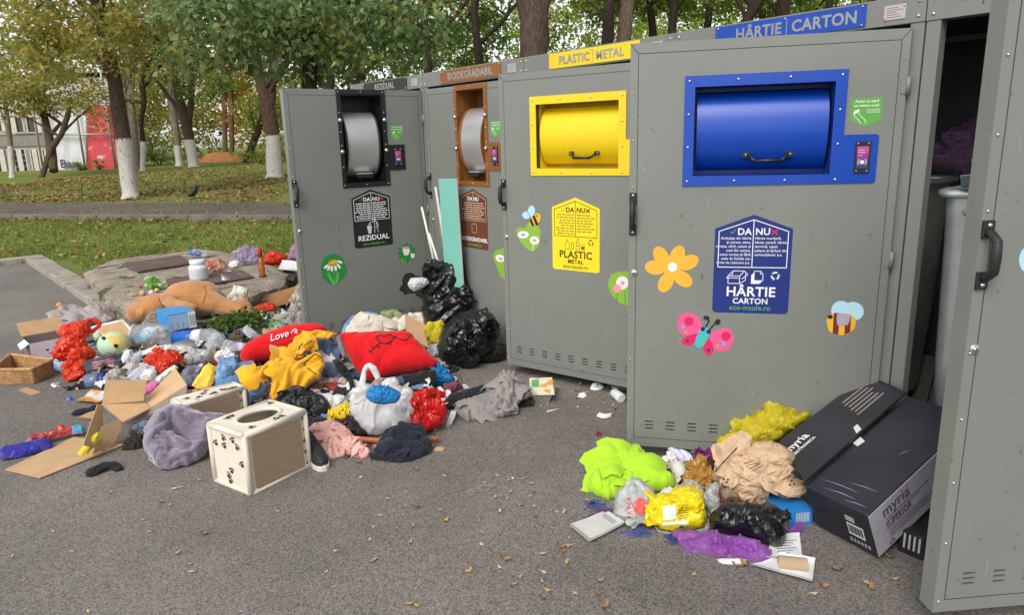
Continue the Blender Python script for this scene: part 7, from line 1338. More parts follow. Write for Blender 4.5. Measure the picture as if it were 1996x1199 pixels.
# --- more of the small things wedged between
W3 = dict(lean=38, freq=14)
for nm, lab, cat, px, mt, T_, z_ in [
    ('paper_wad', 'white crumpled paper wad below the left red cushion', 'paper', [(462, 722), (468, 708), (484, 704), (498, 712), (492, 726), (474, 730)], WHT, .03, .09),
    ('dark_cloth', 'dark cloth peeking out under the left red cushion', 'cloth', [(470, 735), (478, 718), (505, 712), (530, 716), (520, 732), (490, 742)], BLKC, .03, .05),
    ('drink_can', 'dented blue can between the magazine and the denim jacket', 'can', [(400, 770), (404, 758), (418, 755), (424, 764), (416, 776), (404, 777)], M('can_blue', (60, 96, 150), .3, .6), .025, .04),
    ('crumpled_wrapper', 'silver crumpled wrapper below the charcoal printed cloth', 'wrapper', [(214, 752), (222, 740), (240, 738), (252, 746), (240, 758), (224, 760)], MC['foil_silver'], .025, .04),
    ('milk_carton', 'small white and blue carton left of the clear crushed bottle', 'carton', [(236, 700), (244, 684), (258, 682), (262, 696), (252, 708), (240, 710)], card('carton_milk', (204, 210, 220), c2=(70, 110, 176), c2s=16, c2t=.55), .03, .09),
    ('plastic_tray', 'white plastic tray standing behind the flat red orange bag', 'tray', [(300, 690), (306, 676), (330, 672), (348, 680), (342, 692), (318, 694)], M('tray_white', (208, 208, 204), .4), .02, .13),
    ('rag', 'grey rag between the white lid and the green print bag', 'rag', [(322, 712), (336, 698), (356, 700), (362, 712), (344, 722)], cloth('rag_grey', (116, 112, 112)), .03, .09),
    ('beige_cloth', 'beige cloth folded under the hoodie front', 'cloth', [(505, 772), (515, 752), (528, 748), (534, 768), (528, 784), (512, 786)], cloth('cloth_beige', (176, 152, 124)), .03, .04),
    ('red_cloth', 'dark red cloth corner between the denim jacket and the paw print box', 'cloth', [(486, 800), (498, 786), (520, 780), (532, 786), (520, 798), (500, 804)], cloth('cloth_darkred', (140, 58, 50)), .02, .03),
    ('black_bag_scrap', 'black film scrap above the yellow snack packet', 'plastic film', [(600, 780), (612, 764), (636, 760), (650, 768), (640, 782), (616, 788)], BAGB, .03, .06),
    ('green_packet', 'green and white packet right of the green branches', 'packet', [(520, 640), (528, 628), (546, 626), (554, 636), (544, 646), (528, 648)], plastic('packet_green', (84, 150, 84), c2=(214, 214, 206), c2s=12, c2t=.55), .025, .08),
    ('white_napkin', 'white napkin lying left of the black striped rag in front of the heap', 'napkin', [(226, 775), (236, 764), (256, 764), (262, 772), (246, 780)], WHT, .012, 0),
    ('bottle_cap_scrap', 'small blue plastic scrap left of the open tan carton', 'plastic scrap', [(128, 778), (134, 772), (142, 774), (142, 782), (132, 784)], M('scrap_blue', (50, 96, 170), .4), .012, 0),
    ('foil_disc', 'small silver foil disc on the asphalt below the patterned card', 'foil', [(98, 752), (104, 746), (116, 747), (118, 754), (106, 757)], MC['foil_silver'], .006, 0),
    ('tan_paper', 'torn tan paper right of the black navy shirt', 'paper', [(842, 880), (852, 872), (868, 874), (862, 882)], TANC, .006, 0),
    ('white_crumb_box', 'white crushed box under the fleece lined jacket', 'carton scrap', [(672, 668), (684, 656), (704, 654), (712, 664), (700, 674), (682, 676)], WHT, .03, .09)]:
    S(nm, lab, cat, px, mt, T=T_, fold=T_*.55, z0=z_, seed=len(lab)+int(px[0][0]), flaps=2, **W3)
litter_stuff('litter', 'thin sprinkling of tiny scraps round the foot of the heap', [(120, 790), (120, 700), (400, 640), (900, 700), (930, 800), (860, 900), (620, 900), (500, 830), (240, 800)], 170, 31, (.008, .022), lambda x, y: 0)

# ================================================================== THE HEAP ON THE RIGHT
litter_stuff('litter', 'small torn scraps between the bags of the right heap', [(1260, 1010), (1290, 930), (1340, 880), (1400, 880), (1420, 940), (1400, 1010), (1330, 1040)], 60, 7, (.015, .04), lambda x, y: .03)
# big black appliance carton and its flap
def appliance_box():
    A = at(1712, 1088, .02); X = (at(1837, 966, .176)-A).normalized(); Lb = at(1595, 1020, .02); Y = Lb-A; Y = (Y-X*Y.dot(X)).normalized(); Zv = X.cross(Y); Zv = Zv if Zv.z > 0 else -Zv
    h = .21; lf = (Lb-A).dot(Y); Lf = A+Y*lf+Zv*h; lx = .66
    root = empty('appliance_carton', A, 'big scuffed black carton with a grey printed end lying before the right container', 'carton')
    BK = M('carton_black', (36, 36, 44), .38, var=.3, vs=4, bump=.25, bs=14, c2=(78, 80, 92), c2s=5, c2t=.72); GE = card('carton_end_grey', (160, 156, 166), rough=.6, c2=(172, 164, 134), c2s=4, c2t=.7)
    W_ = lf; mb = MB(); vs = [A, A+X*lx, A+X*lx+Y*W_, A+Y*W_]; dn = [.0, .008, .0, .004]
    mb.box(A+X*lx/2+Y*W_/2+Zv*h/2, (lx, W_, h-.002), 0, Matrix(((X.x, Y.x, Zv.x), (X.y, Y.y, Zv.y), (X.z, Y.z, Zv.z)))); b_ = mb.build('box_body', BK, root, bevel=.006)
    mb = MB(); o = A-Y*.0035
    # the end that faces the camera's right: the long side along X
    mb.quad([o+Zv*.006, o+X*(lx-.004)+Zv*.006, o+X*(lx-.004)+Zv*(h-.004), o+Zv*(h-.004)], .003); mb.build('end_panel', GE, root)
    mb = MB(); o2 = o-Y*.002; mb.text('myria', .07, o2+X*lx*.22+Zv*h*.7, X, Zv, .0015, 0, 'CENTER', .0); mb.text('SUPERIOR', .042, o2+X*lx*.22+Zv*h*.42, X, Zv, .0015, 0, 'CENTER', .0, .8)
    for k in range(2): mb.quad([o2+X*lx*.12+Zv*h*(.56+.06*k), o2+X*lx*(.42+.08*k)+Zv*h*(.56+.06*k), o2+X*lx*(.42+.08*k)+Zv*h*(.575+.06*k), o2+X*lx*.12+Zv*h*(.575+.06*k)], .001)
    for k in range(4): mb.quad([o2+X*lx*.12+Zv*h*(.2+.05*k), o2+X*lx*(.52-.04*(k % 2))+Zv*h*(.2+.05*k), o2+X*lx*(.52-.04*(k % 2))+Zv*h*(.212+.05*k), o2+X*lx*.12+Zv*h*(.212+.05*k)], .001)
    q = [o2+X*lx*.1+Zv*h*.08, o2+X*lx*.15+Zv*h*.08, o2+X*lx*.125+Zv*h*.16]
    for a, b in zip(q, q[1:]+q[:1]): mb.tube([a, b], .0015, 4)
    mb.build('print', M('print_violetgrey', (74, 68, 84), .6), root)
    mb = MB(); mb.sph(o2+X*lx*.325+Zv*h*.93, .006, 0, 10, 6, (1, .3, 1)); mb.build('red_dot', M('dot_red', (190, 30, 40), .5), root)
    # short face with barcode
    mb = MB(); s = A-X*.0025; Yb = -Y
    def sq(y0, z0, y1, z1, m, k=0): p = s-X*.0012*k; mb.quad([p+Y*W_*y1+Zv*h*z0, p+Y*W_*y0+Zv*h*z0, p+Y*W_*y0+Zv*h*z1, p+Y*W_*y1+Zv*h*z1], .001, m)
    sq(.13, .3, .38, .58, 0); sq(.24, .64, .38, .76, 2)
    for k in range(13): sq(.15+.0165*k, .36, .15+.0165*k+(.006 if k % 3 else .011), .55, 1, 1)
    for k in range(6): sq(.08+.055*k, .12, .08+.055*k+.032, .2, 2)
    mb.build('barcode', [M('label_white', (206, 206, 206), .6), BLK, M('label_grey2', (160, 162, 168), .6)], root)
    t = Zv*(h+.0005)
    for k, (u0, v0, u1, v1) in enumerate([(.1, .9, .12, .35), (.05, .75, .07, .3), (.16, .55, .18, .15), (.03, .4, .05, .1), (.5, .35, .56, .28)]):
        mb = MB(); a, b = A+X*lx*u0+Y*W_*v0+t, A+X*lx*u1+Y*W_*v1+t; mb.tube([a, a.lerp(b, .5)+X*.004, b], [.0006, .0018, .0006], 5); mb.build('scuff', M('scuff', (136, 138, 150), .7), root)
    # lid flap leaning up along the left edge
    e0, e1, tl, tr = Lf+Zv*.012+X*.01, Lf+Zv*.014+X*.66, at(1690, 733, .5), at(1520, 862, .24)
    n_ = (e1-e0).cross(tr-e0); d_ = ray(1690, 733); tl = CAM+d_*((e0-CAM).dot(n_)/d_.dot(n_)); c = (e0+e1+tl+tr)/4; fl = empty('carton_flap', c, 'flat black carton lid resting tilted against the big black carton', 'carton lid'); mb = MB(); mb.quad([e0, e1, tl, tr], .012); mb.build('lid_board', BK, fl, bevel=.003)
    n = (e1-e0).cross(tr-e0).normalized(); n = n if n.z > 0 else -n; f = lambda u, v: e0.lerp(e1, u).lerp(tr.lerp(tl, u), v)+n*.0085; mb = MB(); ux = (f(1, 0)-f(0, 0)).normalized(); vx = (f(0, 1)-f(0, 0)); vx = (vx-ux*vx.dot(ux)).normalized(); vx = vx if n.dot(ux.cross(vx)) > 0 else -vx
    mb.text('myria', .06, f(.12, .64), ux, n.cross(ux), .001, 0); mb.text('ELECTRONICA', .022, f(.14, .52), ux, n.cross(ux), .001, 0)
    mb.build('print', WHITE, fl); mb = MB()
    for k in range(6): mb.quad([f(.62+.012*(k % 2), .3+.09*k), f(.9-.02*(k % 3), .3+.09*k), f(.9-.02*(k % 3), .34+.09*k), f(.62+.012*(k % 2), .34+.09*k)], .0012)
    mb.build('print_block', M('print_taupe', (128, 116, 110), .7), fl)
    mb = MB(); mb.quad([f(.5, .02), f(.55, .02), f(.56, .16), f(.52, .16)], .002); mb.build('tape', M('tape_pale', (206, 204, 196), .6), fl)
    mb = MB(); g = lambda u, v: A+X*lx*u+Y*W_*v+Zv*(h+.002); mb.quad([g(.45, .99), g(.52, .99), g(.5, .88), g(.44, .9)], .002); mb.build('tape', M('tape_pale', (206, 204, 196), .6), root)
appliance_box()
A, X, Y, lx, ly, h = boxpx((1797, 1097), (1880, 1030), (1766, 1064), 1040, 0); h = .1; root = empty('small_carton', A, 'small black printed carton standing by the open right door', 'carton'); mb = MB(); mb.box(A+X*lx/2+Y*ly/2+V((0, 0, h/2)), (lx, ly, h), 0, rotxy(X, Y)); mb.build('box_body', M('carton_black2', (34, 33, 36), .4, bump=.1), root, bevel=.003)
mb = MB(); s = A-X*.002
for k in range(4): mb.quad([s+Y*ly*(.12+.2*k)+V((0, 0, h*.3)), s+Y*ly*(.2+.2*k)+V((0, 0, h*.3)), s+Y*ly*(.2+.2*k)+V((0, 0, h*.9)), s+Y*ly*(.12+.2*k)+V((0, 0, h*.9))], .0012)
mb.build('print', M('print_dim', (176, 172, 176), .6), root); mb = MB(); s = A-Y*.002; mb.quad([s+X*lx*.3+V((0, 0, h*.75)), s+X*lx*.55+V((0, 0, h*.75)), s+X*lx*.55+V((0, 0, h*.9)), s+X*lx*.3+V((0, 0, h*.9))], .0012); mb.build('red_mark', M('dot_red', (190, 30, 40), .5), root)
A, X, Y, lx, ly, h = boxpx((1517, 1033), (1583, 1026), (1495, 985), 1000, 0, .16); root = empty('blue_carton', A, 'small bright blue carton beside the big black carton', 'carton'); mb = MB(); mb.box(A+X*lx/2+Y*ly/2+V((0, 0, h/2)), (lx, ly, h), 0, rotxy(X, Y)); mb.build('box_body', card('carton_azure', (40, 126, 196), rough=.45), root, bevel=.002); mb = MB(); s = A-Y*.002
for k in range(9): mb.quad([s+X*lx*(.5+.045*k)+V((0, 0, h*.3)), s+X*lx*(.522+.045*k)+V((0, 0, h*.3)), s+X*lx*(.522+.045*k)+V((0, 0, h*.85)), s+X*lx*(.5+.045*k)+V((0, 0, h*.85))], .001)
mb.build('barcode', M('bar_pale', (196, 196, 200), .6), root)
S('safety_vest', 'fluorescent lime safety vest crumpled at the left of the right heap', 'vest', [([(1143, 952), (1146, 935), (1158, 918), (1163, 898), (1175, 882), (1205, 873), (1240, 870), (1252, 880), (1262, 894), (1276, 892), (1278, 902), (1268, 906), (1280, 920), (1300, 928), (1318, 936), (1316, 952), (1296, 958), (1270, 955), (1250, 950), (1230, 960), (1200, 972), (1185, 978), (1160, 965)], {}), ([(1165, 950), (1180, 895), (1215, 880), (1250, 890), (1258, 930), (1225, 955), (1190, 966)], dict(T=.05, dy=-.02, seed=203, flaps=3)), ([(1255, 935), (1275, 918), (1310, 934), (1300, 952), (1270, 952)], dict(T=.03, dy=-.02, seed=204, flaps=1))], cloth('vest_lime', (162, 204, 44), bs=220, bump=.25, var=.05), T=.07, fold=.035, freq=8, ang=1.2, an=.35, z0=0, base=(1215, 980), lean=68, seed=200)
w = S('clear_packet', 'clear bag with red and white print in front of the lime vest', 'packet', [(1196, 1000), (1200, 968), (1212, 952), (1228, 945), (1226, 928), (1240, 932), (1262, 942), (1275, 960), (1272, 990), (1262, 1015), (1240, 1024), (1216, 1020)], plastic('film_pale', (206, 210, 206), bs=16, clear=.12), T=.07, fold=.03, freq=10, z0=0, base=(1235, 1026), lean=28, seed=205)
tr_ = bvh(w); mb = MB(); drape_poly(mb, tr_, ell(1248, 988, 14, 17), 0, .004, 4)
for k in range(5): drape_line(mb, tr_, [(1222, 974+9*k), (1229, 973+9*k)], 4)
mb.build('printed_pattern', M('print_redpale', (216, 92, 84), .5), w)
w = S('yellow_packet', 'bright yellow printed packet in the middle of the right heap', 'packet', [([(1252, 948), (1262, 954), (1280, 965), (1300, 962), (1318, 950), (1345, 945), (1362, 950), (1372, 970), (1376, 1000), (1370, 1028), (1345, 1036), (1310, 1040), (1285, 1032), (1272, 1005), (1262, 980)], {})], plastic('packet_yellow2', (228, 206, 24), bs=13, transl=.1), T=.08, fold=.03, freq=9, z0=0, base=(1325, 1040), lean=30, seed=206)
tr_ = bvh(w); mb = MB(); drape_poly(mb, tr_, [(1292, 988), (1316, 985), (1318, 1012), (1294, 1016)], 0, .004, 4); drape_poly(mb, tr_, [(1290, 1020), (1340, 1016), (1340, 1022), (1290, 1026)], 0, .004, 4); mb.build('print_panel', M('print_cream', (216, 206, 170), .5), w)
mb = MB()
for k in range(6): drape_line(mb, tr_, [(1323, 987+5*k), (1343-3*(k % 2), 985+5*k)], 1.6)
mb.build('print_line', M('print_ochre', (150, 126, 20), .5), w)
S('clear_film', 'clear film wrapped round the foot of the bright yellow packet', 'plastic film', [([(1270, 1018), (1285, 1034), (1330, 1042), (1372, 1030), (1388, 1000), (1390, 1020), (1372, 1040), (1330, 1048), (1290, 1044)], {})], CLR, T=.03, fold=.02, freq=14, z0=0, base=(1330, 1046), lean=35, seed=207)
S('clear_film', 'clear film corner peeking above the bright yellow packet', 'plastic film', [(1318, 955), (1335, 938), (1352, 936), (1368, 948), (1380, 974), (1366, 966), (1345, 952)], CLR, T=.03, fold=.02, freq=14, z0=0, base=(1330, 1040), lean=30, seed=270)
pb = S('paper_bag', 'crumpled tan paper bag with black pattern in the right heap', 'paper bag', [([(1386, 925), (1392, 905), (1408, 890), (1435, 875), (1468, 862), (1500, 862), (1525, 868), (1540, 880), (1555, 892), (1552, 915), (1548, 930), (1557, 942), (1542, 960), (1538, 974), (1520, 970), (1495, 966), (1488, 990), (1460, 982), (1405, 976), (1402, 950)], {}), ([(1400, 950), (1410, 905), (1450, 880), (1510, 875), (1545, 900), (1535, 935), (1490, 960), (1440, 970)], dict(T=.07, dy=-.03, seed=209))], card('kraft', (196, 166, 136), bump=.4, bs=14, btype='RIDGE', dist=.008), T=.09, fold=.045, freq=4.5, crisp=.95, an=.6, z0=.03, base=(1465, 990), lean=30, seed=208)
tr_ = bvh(pb); mb = MB()
for x, y in [(1410, 935), (1416, 941), (1408, 945), (1419, 936), (1543, 938), (1548, 932), (1540, 946), (1548, 945), (1413, 950)]: drape_poly(mb, tr_, ell(x, y, 2.6, 2.2), 0, .003, 3)
for k in range(4): drape_line(mb, tr_, [(1450+5*k, 905+5*k), (1470+6*k, 899+3*k)], 1)
mb.build('lettering', M('print_darkbrown', (66, 52, 46), .7), pb)
mb = MB(); mb.tube([deep(1387, 928, 3.12), deep(1396, 918, 3.05), deep(1412, 900, 3.0), deep(1436, 874, 3.02), deep(1440, 871, 3.1)], .0025, 6); mb.build('cord_handle', BLKC, pb)
S('black_rubbish_bag', 'glossy black bag lying in front of the tan paper bag', 'rubbish bag', [([(1380, 1020), (1386, 1002), (1400, 985), (1425, 978), (1450, 980), (1480, 984), (1505, 1000), (1520, 1016), (1534, 1035), (1528, 1058), (1512, 1070), (1480, 1058), (1450, 1050), (1415, 1040), (1385, 1034)], {}), ([(1480, 1000), (1495, 980), (1512, 985), (1535, 1005), (1540, 1022), (1525, 1040), (1500, 1030)], dict(dy=.02, seed=212)), ([(1440, 1000), (1470, 990), (1500, 1010), (1525, 1045), (1500, 1060), (1465, 1045)], dict(T=.06, dy=-.03, seed=213))], BAGB, flaps=2, T=.1, fold=.035, freq=6, ang=-.5, an=.35, crisp=.85, z0=0, base=(1460, 1068), lean=35, seed=211)
S('purple_bag', 'translucent violet bag spread on the asphalt in front of the black bag', 'bag', [([(1308, 1040), (1325, 1034), (1355, 1036), (1385, 1040), (1420, 1044), (1455, 1050), (1485, 1062), (1506, 1075), (1498, 1090), (1480, 1098), (1455, 1094), (1430, 1090), (1405, 1088), (1370, 1080), (1340, 1078), (1325, 1062)], {}), ([(1528, 1044), (1540, 1030), (1556, 1020), (1568, 1022), (1566, 1032), (1548, 1044), (1534, 1050)], dict(T=.02, base=(1545, 1050)))], plastic('film_violet', (190, 116, 210), transl=.55, clear=.3, bump=.6), T=.014, fold=.03, freq=7, ang=.15, an=.22, crisp=.9, edge=.9, z0=0, base=(1410, 1092), lean=68, seed=214)
sheet('white_backing_card', 'white hang card with slot lying alone on the asphalt left of the yellow packet', 'card', [(1110, 1026), (1181, 998), (1219, 1022), (1148, 1058)], M('card_greywhite', (196, 194, 192), .35), .012, .004, None, None, .004)
o_ = [o for o in COL.objects if o.name.startswith('white_backing_card')][-1]; tr_ = bvh(o_); mb = MB(); drape_poly(mb, tr_, ell(1128, 1042, 5, 1.8, .5), 0, .002, 2); mb.build('slot', BLK, o_); mb = MB()
for k in range(9): drape_line(mb, tr_, [(1173+2.5*k, 1007+1.8*k), (1181+2.5*k, 1003+1.8*k)], 1.3 if k % 2 else .8, 0, .002)
mb.build('barcode', M('bar_grey', (130, 128, 130), .6), o_)
sheet('paper_sheet', 'printed white paper behind the cardboard roll', 'paper', [(1492, 1092), (1505, 1048), (1558, 1044), (1566, 1100)], WHT, .004, .002, None, None, .008); o_ = [o for o in COL.objects if o.name.startswith('paper_sheet')][-1]; tr_ = bvh(o_); mb = MB()
for k in range(7): drape_line(mb, tr_, [(1515, 1056+5*k), (1552-6*(k % 3), 1054+5*k)], 1.4, 0, .002)
mb.build('print', M('print_slate', (110, 116, 134), .7), o_)
sheet('paper_sheet', 'blank white paper under the cardboard roll', 'paper', [(1464, 1106), (1522, 1082), (1589, 1094), (1583, 1139)], WHT, .007, .002, None, None, .008)
b = at(1517, 1098, .028); ax = (at(1573, 1104, .028)-b); L0 = ax.length; mb = MB(); mb.tube([b, b+ax], .027, 24, 0, False); mb.tube([b+ax*.002, b+ax*.998], .0245, 24, 0, False); tagit(mb.build('cardboard_roll', card('roll_brown', (170, 146, 120), c2=(206, 196, 180), c2s=16, c2t=.68), None, b), 'empty brown toilet roll tube lying on the white papers', 'cardboard roll')
S('paper_roll_end', 'cream torn paper strip under the violet bag', 'paper', [(1395, 1092), (1420, 1090), (1455, 1092), (1452, 1102), (1410, 1104)], WHT, T=.012, fold=.008, freq=18, z0=0, lean=68, seed=216)
S('yellow_bag', 'thin yellow bag piled on the black lid by the blue container door', 'bag', [([(1398, 880), (1400, 855), (1425, 842), (1450, 825), (1468, 805), (1490, 796), (1512, 799), (1530, 808), (1556, 804), (1580, 805), (1568, 818), (1540, 840), (1515, 862), (1490, 872), (1460, 872), (1425, 882), (1410, 886)], {}), ([(1455, 850), (1475, 812), (1500, 800), (1530, 815), (1515, 845), (1485, 862)], dict(T=.06, dy=-.03, seed=219)), ([(1402, 878), (1410, 850), (1440, 842), (1470, 850), (1450, 870), (1420, 880)], dict(T=.05, dy=-.03, seed=220))], plastic('film_yellow', (240, 226, 64), transl=.6, clear=.12, bump=.6), smooth=True, T=.05, fold=.04, freq=7, ang=.6, an=.22, crisp=.9, edge=.8, z0=.0, base=(1450, 935), lean=22, seed=218)
S('purple_packet', 'violet and gold crisp packet behind the tan paper bag', 'packet', [(1350, 890), (1358, 876), (1372, 868), (1384, 855), (1396, 853), (1398, 870), (1412, 880), (1408, 895), (1394, 905), (1370, 900)], plastic('packet_plum', (110, 34, 96), c2=(176, 120, 62), c2s=14, c2t=.54, transl=0), T=.04, fold=.03, freq=14, z0=.01, lean=30, seed=221)
S('gold_packet', 'crumpled gold brown foil packet left of the tan paper bag', 'packet', [(1336, 945), (1340, 915), (1350, 898), (1368, 892), (1380, 905), (1390, 922), (1388, 945), (1370, 955), (1352, 958)], plastic('foil_gold', (160, 116, 50), c2=(90, 84, 116), c2s=9, c2t=.6, transl=0, rough=.25), T=.05, fold=.035, freq=13, z0=.01, lean=30, seed=222)
S('clear_sack', 'clear crinkled film between the yellow packet and the tan paper bag', 'plastic film', [(1372, 975), (1376, 950), (1395, 940), (1402, 960), (1404, 985), (1395, 1005), (1382, 1010)], CLR, T=.04, fold=.04, freq=14, z0=.01, lean=30, seed=223)
S('paper_strips', 'lilac white torn paper strips before the blue container door', 'paper strips', [([(1298, 870), (1306, 866), (1330, 885), (1342, 900), (1332, 905), (1314, 890)], {}), ([(1306, 868), (1318, 865), (1348, 888), (1352, 902), (1340, 902), (1322, 884)], dict(seed=226))], card('paper_lilac', (206, 206, 226)), flaps=0, T=.012, fold=.012, freq=18, ang=.7, z0=.02, lean=45, seed=225)
S('tissue', 'grey white torn tissue before the blue container door', 'tissue', [(1284, 905), (1292, 895), (1302, 898), (1310, 888), (1318, 898), (1316, 915), (1324, 928), (1312, 930), (1300, 912)], WHT, T=.02, fold=.02, freq=24, z0=0, lean=68, seed=227)
b = at(1330, 934, .035); ax = V((0, 0, 1))*.6+V((-_r.x, -_r.y, 0))*.2+V((_w.x, _w.y, 0))*.8; mb = MB(); mb.lathe(b, ax, [(0, .026), (.002, .032), (.07, .036), (.072, .034), (.005, .029), (.004, 0)], 22); tagit(mb.build('paper_cup', card('cup_white', (206, 202, 190)), None, b), 'white paper cup lying behind the yellow packet', 'cup')
S('purple_scrap', 'thin mauve film scrap on the asphalt under the hang card', 'plastic film', [(1140, 1012), (1160, 998), (1190, 992), (1206, 1000), (1180, 1010), (1160, 1020)], plastic('film_mauve', (120, 84, 130), clear=.3), T=.006, fold=.006, freq=22, z0=0, lean=75, seed=228)
# inside the right container
S('purple_sack', 'mauve full sack heaped on the bin in the dark inside of the containers', 'rubbish bag', [(1815, 330), (1822, 300), (1845, 270), (1872, 245), (1905, 225), (1940, 230), (1945, 300), (1930, 335), (1880, 345)], plastic('sack_mauve', (150, 116, 150), bs=14), T=.16, fold=.06, freq=6, z0=1.32, base=(1875, 345), lean=10, seed=230)
S('teal_bag', 'green and teal bag hanging over the bin rim', 'bag', [(1898, 340), (1902, 312), (1922, 285), (1940, 290), (1940, 360), (1910, 372)], plastic('bag_teal', (20, 130, 100), c2=(60, 150, 160), c2s=6, c2t=.5), T=.07, fold=.035, freq=10, z0=1.3, base=(1915, 380), lean=10, seed=231, dy=-.1)
sheet('leaflet', 'pale blue leaflet sticking out of the bin beside the teal bag', 'leaflet', [(1874, 366), (1872, 344), (1904, 340), (1906, 362)], card('leaflet_blue', (150, 180, 200)), 1.36, .003, [1.33, 1.41, 1.41, 1.33])

# ================================================================== SMALL THINGS ON THE ASPHALT
S('paper_scrap', 'white paper scrap on the asphalt below the yellow container door', 'paper', [(1150, 760), (1156, 748), (1170, 747), (1177, 756), (1166, 763)], WHT, T=.012, fold=.012, freq=26, z0=0, lean=60, seed=301)
S('tissue', 'small crumpled tissue left of the paper scrap below the yellow door', 'tissue', [(1126, 775), (1129, 767), (1140, 765), (1144, 773), (1136, 778)], WHT, T=.014, fold=.012, freq=30, z0=0, lean=55, seed=302)
S('paper_scrap', 'crumpled white receipt lying alone left of the blue container door', 'paper', [(1163, 813), (1168, 805), (1180, 808), (1194, 806), (1190, 814), (1180, 818)], WHT, T=.014, fold=.014, freq=26, z0=0, lean=60, seed=303)
S('red_scrap', 'tiny red scrap on the asphalt left of the blue container door', 'scrap', [(1160, 849), (1164, 842), (1172, 843), (1174, 850), (1166, 853)], M('scrap_red', (150, 40, 46), .5), T=.014, fold=.008, freq=30, z0=0, lean=50, seed=304)
b = at(1212, 778, .03); ax = V((_r.x, _r.y, 0))*-.3+V((_w.x, _w.y, 0)); mb = MB(); root = empty('white_bottle', b, 'white bottle with violet cap lying half behind the blue door edge', 'bottle'); mb.lathe(b, ax, [(0, .02), (.003, .03), (.1, .03), (.12, .02), (.13, .014)], 20); mb.build('bottle_body', M('bottle_white', (210, 210, 212), .35), root); mb = MB(); mb.lathe(at(1204, 766, .02), ax, [(0, .016), (.03, .016), (.031, 0)], 16); mb.build('cap', M('cap_violet', (96, 76, 150), .4), root)
S('paper_scrap', 'thin white strip at the foot of the blue container door edge', 'paper', [(1190, 757), (1200, 752), (1218, 756), (1214, 761), (1198, 760)], WHT, T=.008, fold=.008, freq=30, z0=0, lean=65, seed=305)
a, b = at(1066, 803, .008), at(1094, 797, .008); mb = MB(); mb.tube([a, b], .004, 8); tagit(mb.build('white_stick', M('stick_white', (206, 202, 196), .5), None, a), 'thin white stick on the asphalt right of the sweatpants', 'stick')
# chalky paint stains and dust marks
def stain(name, label, spots, c, seed):
    mb = MB(); r = random.Random(seed); k = 0
    for x, y, rx, ry, n in spots:
        for i in range(n):
            u, v = x+r.gauss(0, rx*.5), y+r.gauss(0, ry*.5); p = at(u, v, .0075+.0004*(k % 5)); k += 1; s = r.uniform(.003, .013); q = [p+V((math.cos(t)*s*r.uniform(.5, 1.3), math.sin(t)*s*r.uniform(.5, 1.3), 0)) for t in np.linspace(0, 6.28, 8)[:-1]]; mb.add(q, [list(range(7))])
    tagit(mb.build(name, c), label, 'stain', kind='stuff')
stain('paint_stain', 'blue chalk stains on the asphalt by the hang card', [(1160, 985, 20, 9, 60), (1245, 1040, 22, 9, 60), (1312, 1050, 14, 12, 40)], M('chalk_blue', (70, 84, 140), .95, var=.3, clear=.25), 1)
stain('paint_stain', 'violet stains under the right heap', [(1170, 1005, 26, 8, 60), (1260, 1025, 18, 8, 40)], M('chalk_violet', (108, 82, 112), .95, var=.3, clear=.35), 2)
stain('dust_mark', 'pale dust marks on the open asphalt', [(940, 952, 18, 9, 90), (958, 1032, 16, 8, 70), (915, 960, 10, 6, 30)], M('dust_pale', (150, 142, 138), 1, var=.1, clear=.45), 3)
# single fallen leaves on the asphalt
def leaf_proto(seed, L_=.045, W=.014, curl=.008):
    r = random.Random(seed); mb = MB(); n = 7; vs = []
    for i in range(n):
        t = i/(n-1); w = W*math.sin(math.pi*min(1, t*.92+.06))**.8*(1+r.uniform(-.15, .15)); x = L_*(t-.5); b = .006*MN.noise(V((t*3, seed, 0))); zc = curl*(2*t-1)**2+.003*MN.noise(V((t*4, seed, 5)))
        for s in (-1, 0, 1): vs.append((x, b+w*s, .004+zc+(curl*.7*abs(s)*r.uniform(.4, 1.3))))
    F = [(3*i+j, 3*i+3+j, 3*i+4+j, 3*i+1+j) for i in range(n-1) for j in (0, 1)]; mb.add(vs, F, 0, True); mb.tube([(L_*.48, 0, .006+curl), (L_*.8, .004, .004)], [.0012, .0006], 4); return mb
LEAFM = [M('dry_leaf_tan', (190, 156, 112), .8, var=.25, vs=60, transl=.15), M('dry_leaf_brown', (158, 118, 82), .8, var=.3, vs=60, transl=.15), M('dry_leaf_pale', (206, 186, 152), .8, var=.2, vs=60, transl=.15), M('dry_leaf_yellow', (206, 170, 74), .7, var=.2, vs=60, transl=.2)]
LAB = ['small dry tan leaf lying on the asphalt', 'small curled brown leaf lying on the asphalt', 'pale dry seed leaf lying on the asphalt', 'small yellow leaf lying on the asphalt']
GRP = ['tan leaves scattered over the asphalt', 'brown leaves scattered over the asphalt', 'pale seed leaves scattered over the asphalt', 'yellow leaves scattered over the asphalt']
protos = []
for k in range(4):
    for v in range(3):
        o = leaf_proto(k*3+v, (.042, .044, .03, .038)[k], (.0085, .0105, .0075, .010)[k], (.006, .012, .004, .008)[k]).build('fallen_leaf', LEAFM[k], None, (0, 0, 0)); tagit(o, LAB[k], 'leaf', GRP[k]); protos.append((k, o, [False]))
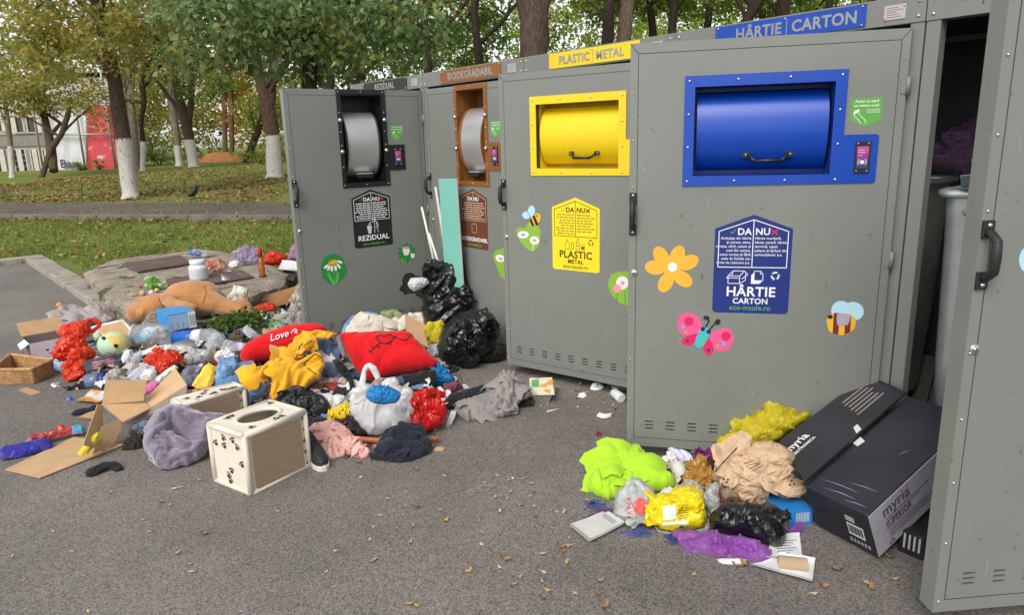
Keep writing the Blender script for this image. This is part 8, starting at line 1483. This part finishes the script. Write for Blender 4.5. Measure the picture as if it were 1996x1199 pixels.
rl = random.Random(12); spots = [(810, 992, 1), (790, 990, 0), (867, 930, 0), (812, 918, 1), (990, 938, 0), (1000, 935, 2), (1035, 945, 0), (1040, 963, 1), (994, 962, 0), (988, 975, 0), (1012, 988, 1), (1042, 990, 2), (1074, 997, 2), (1086, 1001, 2), (1044, 1010, 1), (974, 999, 2), (940, 1040, 0), (948, 1068, 0), (800, 1060, 0), (720, 1055, 2), (728, 1030, 0), (805, 1027, 0), (1076, 1031, 2), (1096, 1070, 1), (1098, 1078, 1), (1104, 1099, 0), (985, 1094, 1), (917, 1115, 0), (974, 1110, 2), (1000, 1143, 0), (1057, 1137, 0), (1060, 1170, 1), (1121, 1160, 0), (1171, 1136, 0), (1181, 1186, 1), (797, 1182, 0), (813, 1185, 3), (741, 1007, 2), (755, 975, 2), (868, 1018, 3), (1178, 930, 1), (1143, 977, 0), (1340, 1050, 1), (1435, 1106, 1), (1450, 1103, 1), (1633, 1115, 1), (1606, 1147, 1), (1690, 1140, 0), (1700, 1150, 1), (1745, 1132, 0), (1731, 1090, 1), (278, 1016, 0), (540, 1000, 0), (352, 952, 0), (387, 938, 0), (340, 955, 2), (700, 905, 1), (290, 1040, 2)]
while len(spots) < 110:
    x, y = rl.uniform(-10, 1990), 700+rl.random()**.75*500; p = at(x, y, 0)
    if x > 1820 or p.x < -7.2 or (p.y > -.35 and p.x < 3.2) or inpoly(x, y, HEAP) or (1150 < x < 1830 and 870 < y < 1090) or (x < 480 and 700 < y < 935): continue
    spots.append((x, y, rl.choice((0, 0, 0, 1, 2, 2, 2, 2))))
for i in range(55): spots.append((rl.uniform(990, 1215), rl.uniform(712, 800), rl.choice((0, 1, 2))))
for x, y, k in spots:
    kk, o, used = rl.choice([p for p in protos if p[0] == k])
    if used[0]: c = o.copy(); COL.objects.link(c)
    else: c = o; used[0] = True
    c.location = at(x, y, .006); s = rl.uniform(.5, .95); c.scale = (s, s, s); c.rotation_euler = (rl.gauss(0, .12), rl.gauss(0, .12), rl.uniform(0, 6.28))
litter = None
